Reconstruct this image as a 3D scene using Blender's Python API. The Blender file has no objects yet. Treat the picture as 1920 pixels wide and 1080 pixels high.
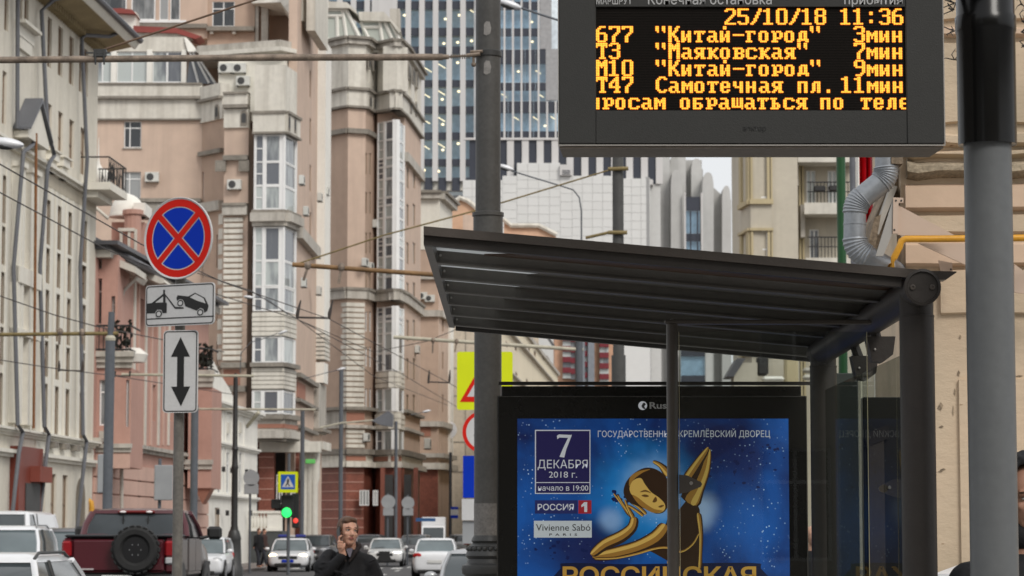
import bpy, math, random
from mathutils import Vector, Matrix
random.seed(7)
S = bpy.context.scene
R = math.radians
# ------------------------------------------------------------------ camera, sky, sun
F, HOR, EYE = 5000.0, 1000.0, 1.67
TILT = math.atan((HOR-540)/F)
CAMP = Vector((0, 0, EYE))
cd = bpy.data.cameras.new('camera'); cam = bpy.data.objects.new('camera', cd)
S.collection.objects.link(cam); S.camera = cam
cam.location = CAMP; cam.rotation_euler = (math.pi/2+TILT, 0, 0)
cd.sensor_width = 36; cd.lens = 36*F/1920; cd.clip_start = .5; cd.clip_end = 4000
cd.dof.use_dof = True; cd.dof.focus_distance = 11.5; cd.dof.aperture_fstop = 10.5
W = bpy.data.worlds.new('World'); S.world = W; W.use_nodes = True
nt = W.node_tree; nt.nodes.clear()
sky = nt.nodes.new('ShaderNodeTexSky'); sky.sky_type = 'NISHITA'; sky.sun_disc = False
SUN_EL, SUN_AZ = R(42), R(148)          # azimuth clockwise from +Y: behind the camera, to the right
sky.sun_elevation = SUN_EL; sky.sun_rotation = SUN_AZ; sky.dust_density = 3.0
mixs = nt.nodes.new('ShaderNodeMixRGB'); mixs.inputs[0].default_value = .86
tcw = nt.nodes.new('ShaderNodeTexCoord'); nzw = nt.nodes.new('ShaderNodeTexNoise'); nzw.inputs['Scale'].default_value = 2.2; nzw.inputs['Detail'].default_value = 4
crw = nt.nodes.new('ShaderNodeValToRGB')
crw.color_ramp.elements[0].color = (8.2, 8.35, 8.6, 1); crw.color_ramp.elements[1].color = (10.6, 10.6, 10.5, 1)
bg = nt.nodes.new('ShaderNodeBackground'); bg.inputs[1].default_value = .092
ow = nt.nodes.new('ShaderNodeOutputWorld')
L = nt.links.new
L(tcw.outputs['Generated'], nzw.inputs['Vector']); L(nzw.outputs[0], crw.inputs[0])
L(sky.outputs[0], mixs.inputs[1]); L(crw.outputs[0], mixs.inputs[2]); L(mixs.outputs[0], bg.inputs[0]); L(bg.outputs[0], ow.inputs[0])
sd = bpy.data.lights.new('sun', 'SUN'); sd.energy = 1.7; sd.angle = R(20); sd.color = (1, .96, .9)
so = bpy.data.objects.new('sun', sd); S.collection.objects.link(so)
sdir = Vector((math.sin(SUN_AZ)*math.cos(SUN_EL), math.cos(SUN_AZ)*math.cos(SUN_EL), math.sin(SUN_EL)))
so.rotation_euler = sdir.to_track_quat('Z', 'Y').to_euler(); so.location = (0, -5, 60)
S.view_settings.view_transform = 'Standard'; S.view_settings.look = 'None'
S.view_settings.exposure = .12; S.view_settings.gamma = 1; S.view_settings.use_curve_mapping = False
S.cycles.max_bounces = 6; S.cycles.transparent_max_bounces = 12; S.cycles.caustics_reflective = False; S.cycles.caustics_refractive = False

# ------------------------------------------------------------------ measuring helpers
def ray(px, py):
    x, y = px-960.0, 540.0-py
    c, s = math.cos(TILT), math.sin(TILT)
    return Vector((x, F*c-y*s, F*s+y*c))
def at(px, py, Y):
    r = ray(px, py); return CAMP + r*(Y/r.y)

class Face:
    """vertical plane of a facade; u runs along it (left to right as seen from the street), z up, d into the building"""
    def __init__(s, x0, y0, x1, y1):
        s.o = Vector((x0, y0, 0)); v = Vector((x1-x0, y1-y0, 0)); s.L = v.length; s.u = v.normalized()
        s.n = Vector((-s.u.y, s.u.x, 0))
        s.yaw = math.atan2(s.u.y, s.u.x)
    def P(s, u, z, d=0): return s.o + s.u*u + s.n*d + Vector((0, 0, z))
    def uz(s, px, py):
        r = ray(px, py); t = (s.o-CAMP).dot(s.n)/r.dot(s.n); p = CAMP+r*t
        return (p-s.o).dot(s.u), p.z
    def U(s, px, py=700): return s.uz(px, py)[0]
    def Z(s, px, py): return s.uz(px, py)[1]
    def M(s, u=0, z=0, d=0): return Matrix.Translation(s.P(u, z, d)) @ Matrix.Rotation(s.yaw, 4, 'Z')

# ------------------------------------------------------------------ mesh helpers
class MB:
    def __init__(s, M=None): s.v = []; s.f = []; s.T = M or Matrix()
    def add(s, vs, fs):
        b = len(s.v); s.v += [s.T @ Vector(p) for p in vs]; s.f += [tuple(b+i for i in f) for f in fs]; return s
    def box(s, x0, x1, y0, y1, z0, z1):
        return s.add([(x0,y0,z0),(x1,y0,z0),(x1,y1,z0),(x0,y1,z0),(x0,y0,z1),(x1,y0,z1),(x1,y1,z1),(x0,y1,z1)],
                     [(0,3,2,1),(4,5,6,7),(0,1,5,4),(1,2,6,5),(2,3,7,6),(3,0,4,7)])
    def bev(s, x0, x1, y0, y1, z0, z1, b=.01):
        """box with its edges chamfered"""
        X, Y, Z = (x0, x1), (y0, y1), (z0, z1); vs = []; idx = {}
        for i in (0, 1):
            for j in (0, 1):
                for k in (0, 1):
                    sx, sy, sz = (1-2*i)*b, (1-2*j)*b, (1-2*k)*b
                    for a, q in enumerate(((X[i], Y[j]+sy, Z[k]+sz), (X[i]+sx, Y[j], Z[k]+sz), (X[i]+sx, Y[j]+sy, Z[k]))):
                        idx[i, j, k, a] = len(vs); vs.append(q)
        g = lambda i, j, k, a: idx[i, j, k, a]
        fs = []
        for i in (0, 1):
            q = [g(i,0,0,0), g(i,1,0,0), g(i,1,1,0), g(i,0,1,0)]; fs.append(q if i else q[::-1])
            q = [g(0,i,0,1), g(1,i,0,1), g(1,i,1,1), g(0,i,1,1)]; fs.append(q[::-1] if i else q)
            q = [g(0,0,i,2), g(1,0,i,2), g(1,1,i,2), g(0,1,i,2)]; fs.append(q if i else q[::-1])
        for i in (0, 1):
            for j in (0, 1):
                fs.append([g(i,j,0,0), g(i,j,1,0), g(i,j,1,1), g(i,j,0,1)])
                fs.append([g(i,0,j,0), g(i,1,j,0), g(i,1,j,2), g(i,0,j,2)])
                fs.append([g(0,i,j,1), g(1,i,j,1), g(1,i,j,2), g(0,i,j,2)])
                for k in (0, 1): fs.append([g(i,j,k,0), g(i,j,k,1), g(i,j,k,2)])
        return s.add(vs, fs)
    def poly(s, pts):
        return s.add(pts, [tuple(range(len(pts)))])
    def prism(s, pts, dv):
        n = len(pts); dv = Vector(dv); a = [Vector(p) for p in pts]
        return s.add(a+[p+dv for p in a], [tuple(range(n))[::-1], tuple(range(n, 2*n))]+[(i, (i+1) % n, n+(i+1) % n, n+i) for i in range(n)])
    def tube(s, pts, r, n=8, caps=True):
        pts = [Vector(p) for p in pts]; rs = r if isinstance(r, (list, tuple)) else [r]*len(pts)
        vs = []; fs = []; prev = None
        for i, p in enumerate(pts):
            d = (pts[min(i+1, len(pts)-1)]-pts[max(i-1, 0)]).normalized()
            if prev is None:
                a = Vector((0, 0, 1)) if abs(d.z) < .9 else Vector((1, 0, 0)); x = d.cross(a).normalized()
            else: x = (prev-d*prev.dot(d)).normalized()
            prev = x; y = d.cross(x)
            for k in range(n):
                t = 2*math.pi*k/n; vs.append(p+(x*math.cos(t)+y*math.sin(t))*rs[i])
        for i in range(len(pts)-1):
            for k in range(n):
                fs.append((i*n+k, i*n+(k+1) % n, (i+1)*n+(k+1) % n, (i+1)*n+k))
        if caps: fs.append(tuple(range(n))[::-1]); fs.append(tuple(range((len(pts)-1)*n, len(pts)*n)))
        return s.add(vs, fs)
    def lathe(s, prof, c=(0, 0, 0), n=20, axis='Z'):
        """prof: (radius, height) list"""
        vs = []; fs = []; m = len(prof); c = Vector(c)
        for r, h in prof:
            for k in range(n):
                t = 2*math.pi*k/n; a, b = r*math.cos(t), r*math.sin(t)
                vs.append(c+Vector({'Z': (a, b, h), 'Y': (a, h, -b), 'X': (h, a, b)}[axis]))
        for i in range(m-1):
            for k in range(n):
                fs.append((i*n+k, i*n+(k+1) % n, (i+1)*n+(k+1) % n, (i+1)*n+k))
        fs.append(tuple(range(n))[::-1]); fs.append(tuple(range((m-1)*n, m*n)))
        return s.add(vs, fs)
    def ell(s, c, r, nu=12, nv=8, rot=None):
        c = Vector(c); vs = []; fs = []; rot = rot or Matrix.Identity(3)
        for i in range(1, nv):
            ph = math.pi*i/nv
            for k in range(nu):
                t = 2*math.pi*k/nu
                vs.append(c+rot @ Vector((r[0]*math.sin(ph)*math.cos(t), r[1]*math.sin(ph)*math.sin(t), r[2]*math.cos(ph))))
        top = len(vs); vs.append(c+rot @ Vector((0, 0, r[2]))); vs.append(c-rot @ Vector((0, 0, r[2])))
        for i in range(nv-2):
            for k in range(nu): fs.append((i*nu+k, (i+1)*nu+k, (i+1)*nu+(k+1) % nu, i*nu+(k+1) % nu))
        for k in range(nu):
            fs.append((k, (k+1) % nu, top)); fs.append(((nv-2)*nu+(k+1) % nu, (nv-2)*nu+k, top+1))
        return s.add(vs, fs)
    def fb(s, f, u0, u1, z0, z1, d0, d1):
        T = s.T; s.T = f.M(); s.box(min(u0,u1), max(u0,u1), min(d0,d1), max(d0,d1), min(z0,z1), max(z0,z1)); s.T = T; return s
    def wall(s, f, u0, u1, z0, z1, holes=(), rev=.28, thick=.5):
        """facade sheet with real openings, reveals, and a back"""
        hs = [(max(a, u0+.01), min(b, u1-.01), max(c, z0+.01), min(d, z1-.01)) for a, b, c, d in holes]
        hs = [h for h in hs if h[1] > h[0] and h[3] > h[2]]
        us = sorted({round(x, 4) for h in hs for x in h[:2]} | {u0, u1}); zs = sorted({round(x, 4) for h in hs for x in h[2:]} | {z0, z1})
        T = s.T; s.T = f.M()
        for i in range(len(us)-1):
            um = (us[i]+us[i+1])/2; j = 0
            if us[i+1]-us[i] < 1e-4: continue
            while j < len(zs)-1:
                def solid(q):
                    zm = (zs[q]+zs[q+1])/2
                    return not any(h[0] < um < h[1] and h[2] < zm < h[3] for h in hs)
                if not solid(j): j += 1; continue
                k = j
                while k+1 < len(zs)-1 and solid(k+1): k += 1
                s.add([(us[i],0,zs[j]),(us[i+1],0,zs[j]),(us[i+1],0,zs[k+1]),(us[i],0,zs[k+1])], [(0,1,2,3)])
                j = k+1
        for a, b, c, d in hs:
            s.add([(a,0,c),(b,0,c),(b,0,d),(a,0,d),(a,rev,c),(b,rev,c),(b,rev,d),(a,rev,d)], [(0,4,5,1),(1,5,6,2),(2,6,7,3),(3,7,4,0),(4,7,6,5)])
        s.add([(u0,0,z0),(u1,0,z0),(u1,0,z1),(u0,0,z1),(u0,thick,z0),(u1,thick,z0),(u1,thick,z1),(u0,thick,z1)], [(0,4,5,1),(1,5,6,2),(2,6,7,3),(3,7,4,0),(5,4,7,6)])
        s.T = T; return s
    def mesh(s, name, m=None, smooth=False, off=None):
        me = bpy.data.meshes.new(name)
        vs = s.v if off is None else [v-off for v in s.v]
        me.from_pydata([tuple(v) for v in vs], [], s.f); me.update()
        if m: me.materials.append(m)
        if smooth: me.shade_smooth() if smooth is True else me.set_sharp_from_angle(angle=R(smooth))
        if smooth and smooth is not True:
            pass
        return me

def link(o): S.collection.objects.link(o); return o
def setp(o, label=None, cat=None, group=None, kind=None):
    if label: o['label'] = label
    if cat: o['category'] = cat
    if group: o['group'] = group
    if kind: o['kind'] = kind
    return o
WP = {}
def thing(name, label, cat, loc, group=None, rz=0):
    o = bpy.data.objects.new(name, None); o.empty_display_size = .2; link(o)
    o.location = loc; o.rotation_euler = (0, 0, rz); setp(o, label, cat, group); WP[o.name] = Vector(loc); return o
def part(name, mb, m, parent, smooth=False, local=False, label=None, kind=None):
    """a part; world-space vertices are stored relative to the thing's base unless local"""
    off = None if (local or parent is None) else WP[parent.name]
    o = bpy.data.objects.new(name, mb.mesh(name, m, smooth, off)); link(o)
    if parent is not None: o.parent = parent; WP[o.name] = WP[parent.name]
    else: WP[o.name] = Vector((0, 0, 0))
    return setp(o, label, kind=kind)
def solo(name, mb, m, label, cat, base, group=None, smooth=False, kind=None):
    """a thing that is one mesh; its origin sits at base"""
    base = Vector(base)
    o = bpy.data.objects.new(name, mb.mesh(name, m, smooth, base)); link(o); o.location = base
    WP[o.name] = base; return setp(o, label, cat, group, kind)
def inst(name, me, parent, M, label=None):
    """a part that shares mesh data, placed by a world matrix (parent unrotated)"""
    o = bpy.data.objects.new(name, me); link(o); o.parent = parent
    o.matrix_local = Matrix.Translation(-WP[parent.name]) @ M; WP[o.name] = M.to_translation()
    return setp(o, label)
def sub(name, me, parent, M=None):
    o = bpy.data.objects.new(name, me); link(o); o.parent = parent
    if M: o.matrix_local = M
    return o
def copy_tree(o, parent=None):
    c = o.copy(); S.collection.objects.link(c); c.parent = parent
    for ch in [x for x in S.objects if x.parent == o]: copy_tree(ch, c)
    return c
def structure(name, mb, m, smooth=False):
    o = bpy.data.objects.new(name, mb.mesh(name, m, smooth)); link(o); o['kind'] = 'structure'; WP[o.name] = Vector((0,0,0)); return o

# ------------------------------------------------------------------ materials
def base_nodes(name):
    m = bpy.data.materials.new(name); m.use_nodes = True; n = m.node_tree.nodes; b = n['Principled BSDF']
    return m, m.node_tree, n, b
def mat(name, col, rough=.75, var=.12, scale=2.0, fine=0, bump=0, bscale=40, metal=0, streak=0, spec=.4, grime=None, coat=0, rnd=0):
    m, t, n, b = base_nodes(name); l = t.links.new
    tc = n.new('ShaderNodeTexCoord'); nz = n.new('ShaderNodeTexNoise'); nz.inputs['Scale'].default_value = scale; nz.inputs['Detail'].default_value = 5
    l(tc.outputs['Object'], nz.inputs['Vector'])
    cr = n.new('ShaderNodeValToRGB'); cr.color_ramp.elements[0].position = .3; cr.color_ramp.elements[1].position = .7
    cr.color_ramp.elements[0].color = tuple(c*(1-var) for c in col)+(1,); cr.color_ramp.elements[1].color = tuple(min(1, c*(1+var*.7)) for c in col)+(1,)
    l(nz.outputs[0], cr.inputs[0]); out = cr.outputs[0]
    if fine:
        n2 = n.new('ShaderNodeTexNoise'); n2.inputs['Scale'].default_value = scale*12; n2.inputs['Detail'].default_value = 3
        l(tc.outputs['Object'], n2.inputs['Vector'])
        mr = n.new('ShaderNodeMapRange'); mr.inputs[1].default_value = .3; mr.inputs[2].default_value = .7; mr.inputs[3].default_value = 1-fine; mr.inputs[4].default_value = 1+fine*.6
        l(n2.outputs[0], mr.inputs[0]); mx = n.new('ShaderNodeMixRGB'); mx.blend_type = 'MULTIPLY'; mx.inputs[0].default_value = 1
        l(out, mx.inputs[1]); l(mr.outputs[0], mx.inputs[2]); out = mx.outputs[0]
    if streak:
        mp = n.new('ShaderNodeMapping'); mp.inputs['Scale'].default_value = (1.6, 1.6, .12); l(tc.outputs['Object'], mp.inputs[0])
        n3 = n.new('ShaderNodeTexNoise'); n3.inputs['Scale'].default_value = 1.3; n3.inputs['Detail'].default_value = 6; l(mp.outputs[0], n3.inputs['Vector'])
        mr = n.new('ShaderNodeMapRange'); mr.inputs[1].default_value = .46; mr.inputs[2].default_value = .68; mr.inputs[3].default_value = 0; mr.inputs[4].default_value = streak
        l(n3.outputs[0], mr.inputs[0]); mx = n.new('ShaderNodeMixRGB'); l(mr.outputs[0], mx.inputs[0]); l(out, mx.inputs[1])
        g = grime or tuple(c*.5 for c in col); mx.inputs[2].default_value = tuple(g)+(1,); out = mx.outputs[0]
    if rnd:
        oi = n.new('ShaderNodeObjectInfo'); mr = n.new('ShaderNodeMapRange'); mr.inputs[3].default_value = 1-rnd; mr.inputs[4].default_value = 1+rnd
        l(oi.outputs['Random'], mr.inputs[0]); mx = n.new('ShaderNodeMixRGB'); mx.blend_type = 'MULTIPLY'; mx.inputs[0].default_value = 1
        l(out, mx.inputs[1]); l(mr.outputs[0], mx.inputs[2]); out = mx.outputs[0]
    l(out, b.inputs['Base Color']); b.inputs['Roughness'].default_value = rough; b.inputs['Metallic'].default_value = metal
    b.inputs['Specular IOR Level'].default_value = spec; b.inputs['Coat Weight'].default_value = coat; b.inputs['Coat Roughness'].default_value = .08
    if bump:
        n4 = n.new('ShaderNodeTexNoise'); n4.inputs['Scale'].default_value = bscale; n4.inputs['Detail'].default_value = 4; l(tc.outputs['Object'], n4.inputs['Vector'])
        bp = n.new('ShaderNodeBump'); bp.inputs['Strength'].default_value = bump; bp.inputs['Distance'].default_value = .01
        l(n4.outputs[0], bp.inputs['Height']); l(bp.outputs[0], b.inputs['Normal'])
    return m
def emit(name, col, s, base=(0,0,0)):
    m, t, n, b = base_nodes(name); b.inputs['Base Color'].default_value = tuple(base)+(1,)
    b.inputs['Emission Color'].default_value = tuple(col)+(1,); b.inputs['Emission Strength'].default_value = s; return m
def pane_mat(name, dark, light, p=.5, rough=.06):
    """window glass: dark room or pale curtain behind, different from pane to pane, sky mirrored in it"""
    m, t, n, b = base_nodes(name); l = t.links.new
    oi = n.new('ShaderNodeObjectInfo'); cr = n.new('ShaderNodeValToRGB'); cr.color_ramp.interpolation = 'EASE'
    cr.color_ramp.elements[0].position = p-.15; cr.color_ramp.elements[1].position = p+.15
    cr.color_ramp.elements[0].color = tuple(dark)+(1,); cr.color_ramp.elements[1].color = tuple(light)+(1,)
    tc = n.new('ShaderNodeTexCoord'); mp = n.new('ShaderNodeMapping'); mp.inputs['Scale'].default_value = (3.2, 1, .7)
    nz = n.new('ShaderNodeTexNoise'); nz.inputs['Scale'].default_value = 1.0; nz.inputs['Detail'].default_value = 3; nz.noise_dimensions = '4D'
    l(tc.outputs['Object'], mp.inputs[0]); l(mp.outputs[0], nz.inputs['Vector']); mm = n.new('ShaderNodeMath'); mm.operation = 'MULTIPLY'; mm.inputs[1].default_value = 37
    l(oi.outputs['Random'], mm.inputs[0]); l(mm.outputs[0], nz.inputs['W'])
    ad = n.new('ShaderNodeMath'); ad.operation = 'MULTIPLY_ADD'; ad.inputs[1].default_value = .55
    l(nz.outputs[0], ad.inputs[0]); sc = n.new('ShaderNodeMath'); sc.operation = 'MULTIPLY'; sc.inputs[1].default_value = .6; l(oi.outputs['Random'], sc.inputs[0]); l(sc.outputs[0], ad.inputs[2])
    l(ad.outputs[0], cr.inputs[0]); l(cr.outputs[0], b.inputs['Base Color'])
    b.inputs['Roughness'].default_value = rough; b.inputs['Specular IOR Level'].default_value = .6
    return m
def clear_glass(name, tint=(.93, .97, .95), gloss=1.5, refl=.8):
    m = bpy.data.materials.new(name); m.use_nodes = True; t = m.node_tree; n = t.nodes; n.clear(); l = t.links.new
    fr = n.new('ShaderNodeFresnel'); fr.inputs[0].default_value = gloss
    tr = n.new('ShaderNodeBsdfTransparent'); tr.inputs[0].default_value = tuple(tint)+(1,)
    gl = n.new('ShaderNodeBsdfGlossy'); gl.inputs['Roughness'].default_value = .01; gl.inputs[0].default_value = (refl, refl, refl, 1)
    mx = n.new('ShaderNodeMixShader'); o = n.new('ShaderNodeOutputMaterial')
    ge = n.new('ShaderNodeNewGeometry'); sb = n.new('ShaderNodeMath'); sb.operation = 'SUBTRACT'; sb.inputs[0].default_value = 1; ml = n.new('ShaderNodeMath'); ml.operation = 'MULTIPLY'
    l(ge.outputs['Backfacing'], sb.inputs[1]); l(sb.outputs[0], ml.inputs[0]); l(fr.outputs[0], ml.inputs[1])      # one reflection per pane, at its outer face
    l(ml.outputs[0], mx.inputs[0]); l(tr.outputs[0], mx.inputs[1]); l(gl.outputs[0], mx.inputs[2]); l(mx.outputs[0], o.inputs[0]); return m

M = {}
M['nearpave'] = mat('near_paving', (.34, .33, .31), .85, .15, .5, .2, .3, 30)
M['asphalt'] = mat('asphalt', (.075, .075, .078), .8, .2, .5, .25, .4, 60)
M['paving'] = mat('paving', (.2, .175, .16), .85, .15, .4, .2, .3, 30)
M['kerb'] = mat('kerb_granite', (.3, .28, .27), .8, .2, 3, .2)
M['road_paint'] = mat('road_paint', (.6, .6, .58), .7, .25, 3, .3)
M['cream'] = mat('cream_plaster', (.70, .66, .57), .85, .07, .35, .05, .15, 25, streak=.22, grime=(.4,.36,.28))
M['cream2'] = mat('pale_plaster', (.76, .73, .65), .85, .06, .4, .05, .15, 25, streak=.15, grime=(.45,.42,.34))
M['beige'] = mat('beige_plaster', (.50, .45, .36), .85, .08, .4, .05, streak=.25)
M['ochre'] = mat('ochre_soffit', (.36, .29, .17), .85, .15, 1, .1)
M['brownstrip'] = mat('brown_glazing', (.22, .13, .07), .5, .25, 2, .1)
M['pink'] = mat('pink_plaster', (.50, .295, .24), .85, .08, .4, .05, streak=.2, grime=(.36,.17,.13))
M['palepink'] = mat('pale_pink_plaster', (.6, .4, .33), .85, .08, .5, .05, streak=.15)
M['peach'] = mat('peach_plaster', (.59, .45, .36), .85, .10, .12, .06, streak=.4, grime=(.42,.32,.26))
M['peachd'] = mat('peach_brick', (.49, .36, .28), .85, .10, .12, .07, streak=.25, grime=(.38,.28,.22))
M['terra'] = mat('terracotta_plaster', (.36, .17, .12), .85, .1, .5, .05)
M['granite'] = mat('red_granite', (.25, .085, .058), .45, .2, .8, .25)
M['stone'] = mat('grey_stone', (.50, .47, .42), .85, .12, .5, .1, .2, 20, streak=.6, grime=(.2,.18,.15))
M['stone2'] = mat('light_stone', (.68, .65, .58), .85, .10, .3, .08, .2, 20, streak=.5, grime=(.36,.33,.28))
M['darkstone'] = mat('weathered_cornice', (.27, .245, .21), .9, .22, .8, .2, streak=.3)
M['white'] = mat('white_plaster', (.82, .80, .74), .8, .06, .5, .04, streak=.18, grime=(.55,.52,.45))
M['wframe'] = mat('white_window_frame', (.8, .8, .79), .4, .04, 1)
M['bframe'] = mat('brown_window_frame', (.24, .17, .12), .5, .1, 1)
M['tin'] = mat('zinc_sheet', (.72, .73, .75), .45, .1, 2, .05, metal=.2)
M['redtin'] = mat('red_roof_tin', (.24, .05, .04), .5, .15, 1)
M['darktin'] = mat('dark_roof_tin', (.09, .09, .10), .5, .15, 1)
M['pipe'] = mat('grey_drainpipe', (.13, .135, .15), .5, .12, 1, .1)
M['iron'] = mat('black_iron', (.025, .024, .024), .5, .2, 5)
M['pane'] = pane_mat('window_pane', (.035, .04, .045), (.30, .31, .31), .64)
M['paneb'] = pane_mat('brown_window_pane', (.20, .15, .10), (.40, .33, .25), .5, .3)
M['paneg'] = pane_mat('bay_window_pane', (.13, .14, .16), (.46, .50, .49), .55)
M['acbox'] = mat('air_conditioner_white', (.62, .62, .58), .5, .08, 3, .05)
M['acdark'] = mat('air_conditioner_fan', (.06, .06, .06), .6)
M['pole'] = mat('grey_pole_paint', (.078, .077, .074), .5, .16, 3, .14, .15, 30, spec=.3)
M['polefar'] = mat('far_pole_paint', (.10, .11, .125), .5, .2, 1, .1)
M['rust'] = mat('rusty_pipe', (.27, .215, .17), .6, .45, 9, .25, .3, 50, metal=.35)
M['wire'] = mat('wire', (.05, .04, .035), .6)
M['rod'] = mat('ochre_span_rod', (.2, .15, .06), .6, .35, 8)
M['cable'] = mat('pale_span_tube', (.45, .42, .33), .6, .2, 4)
# ================================================================== flat print and lettering
def text_mesh(body, cap, depth=0, bold=0, align='CENTER', sx=1.0):
    cu = bpy.data.curves.new('lettering', 'FONT'); cu.body = body; cu.size = cap/.73; cu.align_x = align; cu.offset = bold; cu.extrude = depth; cu.resolution_u = 3
    o = bpy.data.objects.new('lettering', cu); S.collection.objects.link(o)
    me = bpy.data.meshes.new_from_object(o.evaluated_get(bpy.context.evaluated_depsgraph_get()))
    bpy.data.objects.remove(o); bpy.data.curves.remove(cu)
    for v in me.vertices: v.co.x *= sx
    return me
def lettering(body, P, cap, m, parent, width=None, bold=0, align='LEFT', yaw=0, name='lettering'):
    """text standing upright at P facing the street; width forces its length in metres"""
    me = text_mesh(body, cap, 0, bold*cap, 'LEFT')
    xs = [v.co.x for v in me.vertices]; w0 = max(xs)-min(xs); k = (width/w0) if width else 1
    sh = {'LEFT': min(xs), 'CENTER': (min(xs)+max(xs))/2, 'RIGHT': max(xs)}[align]
    for v in me.vertices: v.co.x = (v.co.x-sh)*k
    me.materials.clear(); me.materials.append(m)
    me.transform(Matrix.Rotation(math.pi/2, 4, 'X'))
    o = bpy.data.objects.new(name, me); link(o); o.parent = parent
    o.matrix_local = Matrix.Translation(Vector(P)-WP[parent.name]) @ Matrix.Rotation(yaw, 4, 'Z'); return o
class Sheet:
    """an upright print surface at depth Y; shapes are given where they are seen on it"""
    def __init__(s, Y, parent): s.Y = Y; s.p = parent; s.k = 0
    def pts(s, pp, lift): return [at(x, y, s.Y-lift) for x, y in pp]
    def shape(s, name, polys, m, lift, label=None):
        mb = MB()
        for pp in polys: mb.poly(s.pts(pp, lift))
        return part(name, mb, m, s.p, label=label)
def smooth_loop(pts, n=4):
    out = []; m = len(pts)
    for i in range(m):
        p0, p1, p2, p3 = [Vector((*pts[(i+j-1) % m], 0)) for j in range(4)]
        for k in range(n):
            t = k/n
            q = .5*((2*p1)+(-p0+p2)*t+(2*p0-5*p1+4*p2-p3)*t*t+(-p0+3*p1-3*p2+p3)*t**3); out.append((q.x, q.y))
    return out
def flat(name, col, rough=.5, spec=.4):
    m, t, n, b = base_nodes(name);
    if name.startswith('poster_'): b.inputs['Emission Color'].default_value = tuple(col)+(1,); b.inputs['Emission Strength'].default_value = .3
    b.inputs['Base Color'].default_value = tuple(col)+(1,); b.inputs['Roughness'].default_value = rough
    b.inputs['Specular IOR Level'].default_value = spec; return m

# ================================================================== ground
structure('ground', MB().add([(-900,-200,-.016),(900,-200,-.016),(900,1500,-.016),(-900,1500,-.016)], [(0,1,2,3)]), M['paving'])
road = MB().add([(-60,-80,0),(60,-80,0),(60,500,0),(-60,500,0)], [(0,1,2,3)])
structure('road', road, M['asphalt'])
def slab(name, pts, m=M['paving'], h=.13):
    structure(name, MB().prism([(x, y, -.01) for x, y in pts], (0, 0, h+.01)), m)
def kerb(name, pts, h=.14, w=.16):
    mb = MB()
    for (x0, y0), (x1, y1) in zip(pts[:-1], pts[1:]):
        d = Vector((x1-x0, y1-y0, 0)); n = int(max(1, d.length//3)); d /= n; q = Vector((-d.y, d.x, 0)).normalized()*w
        for i in range(n):
            a = Vector((x0, y0, 0))+d*i+d*.004; b = a+d*.992; mb.prism([a, b, b+q, a+q], (0, 0, h))
    structure(name, mb, M['kerb'])
slab('near_pavement', [(-3.3, -40), (14, -40), (14, 30), (-1.2, 30), (-2.6, 28.6), (-3.3, 26)], M['nearpave'])
kerb('near_kerb', [(-3.3, -40), (-3.3, 26), (-2.6, 28.6), (-1.2, 30), (14, 30)][::-1])
slab('far_right_pavement', [(.2, 62), (30, 62), (30, 330), (2.5, 330), (.2, 120)])
slab('left_pavement', [(-60, -40), (-17.0, -40), (-12.2, 100), (-10.9, 128), (-10.3, 150), (-8.6, 200), (-8, 330), (-60, 330)])
kerb('left_kerb', [(-17.0, -40), (-12.2, 100), (-10.9, 128), (-10.3, 150), (-8.6, 200), (-8, 330)])
mk = MB()
for y in range(34, 300, 12):
    for X in (-5.6, -2.6): mk.add([(X-.07+(y*.004),y,.004),(X+.07+(y*.004),y,.004),(X+.07+(y*.004),y+4,.004),(X-.07+(y*.004),y+4,.004)], [(0,1,2,3)])
structure('lane_markings', mk, M['road_paint'])
mk = MB()
for k in range(12):
    x = -10.5+k*.95; mk.add([(x,126,.005),(x+.5,126,.005),(x+.5,130,.005),(x,130,.005)], [(0,1,2,3)])
structure('zebra_crossing', mk, M['road_paint'])
# ================================================================== windows shared between the facades
WM = {}
def wmesh(w, h, style):
    k = (round(w/.05)*.05, round(h/.05)*.05, style)
    if k in WM: return WM[k]
    w, h = k[0], k[1]; b = .055 if style != 'plain' or w < .8 else .08; fr = MB(); d0, d1 = .0, .07
    fr.box(0, b, d0, d1, 0, h).box(w-b, w, d0, d1, 0, h).box(b, w-b, d0, d1, 0, b).box(b, w-b, d0, d1, h-b, h)
    bars = {'plain': [], 'cross': [('v', .5), ('h', .7)], 'trans': [('h', .72)], 'split': [('v', .5)], 'side': [('v', .34), ('h', .74)], 'three': [('v', .33), ('v', .67)], 'grid': [('v', .33), ('v', .67), ('h', .35), ('h', .7)],
            'tall': [('v', .3), ('h', .16), ('h', .36), ('h', .52), ('h', .68), ('h', .86)], 'sash': [('h', .5)]}[style]
    for a, t in bars:
        if a == 'v': fr.box(w*t-.03, w*t+.03, .003, .06, b, h-b)
        else: fr.box(b, w-b, .005, .058, h*t-.03, h*t+.03)
    pn = MB().box(b*.5, w-b*.5, .04, .05, b*.5, h-b*.5)
    WM[k] = (fr.mesh('window', None), pn.mesh('pane', None)); return WM[k]
WV = {}
def window(f, u0, u1, z0, z1, parent, style='plain', fm='wframe', pm='pane', rev=.2, sill=None):
    fr, pn = wmesh(u1-u0, z1-z0, style); key = (fr.name, fm, pm)
    if key not in WV:
        a, b = fr.copy(), pn.copy(); a.materials.append(M[fm]); b.materials.append(M[pm]); WV[key] = (a, b)
    a, b = WV[key]
    o = inst('window', a, parent, f.M(u0+.005, z0+.005, rev-.07)); sub('pane', b, o)
    if sill:
        k = ('sill', round(u1-u0, 1))
        if k not in WM: WM[k] = MB().box(-.06, u1-u0+.06, -.10, .02, -.07, 0).mesh('sill', M[sill])
        s_ = sub('sill', WM[k], o, Matrix.Translation((0, -(rev-.07), -.01)))
    return o
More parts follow.
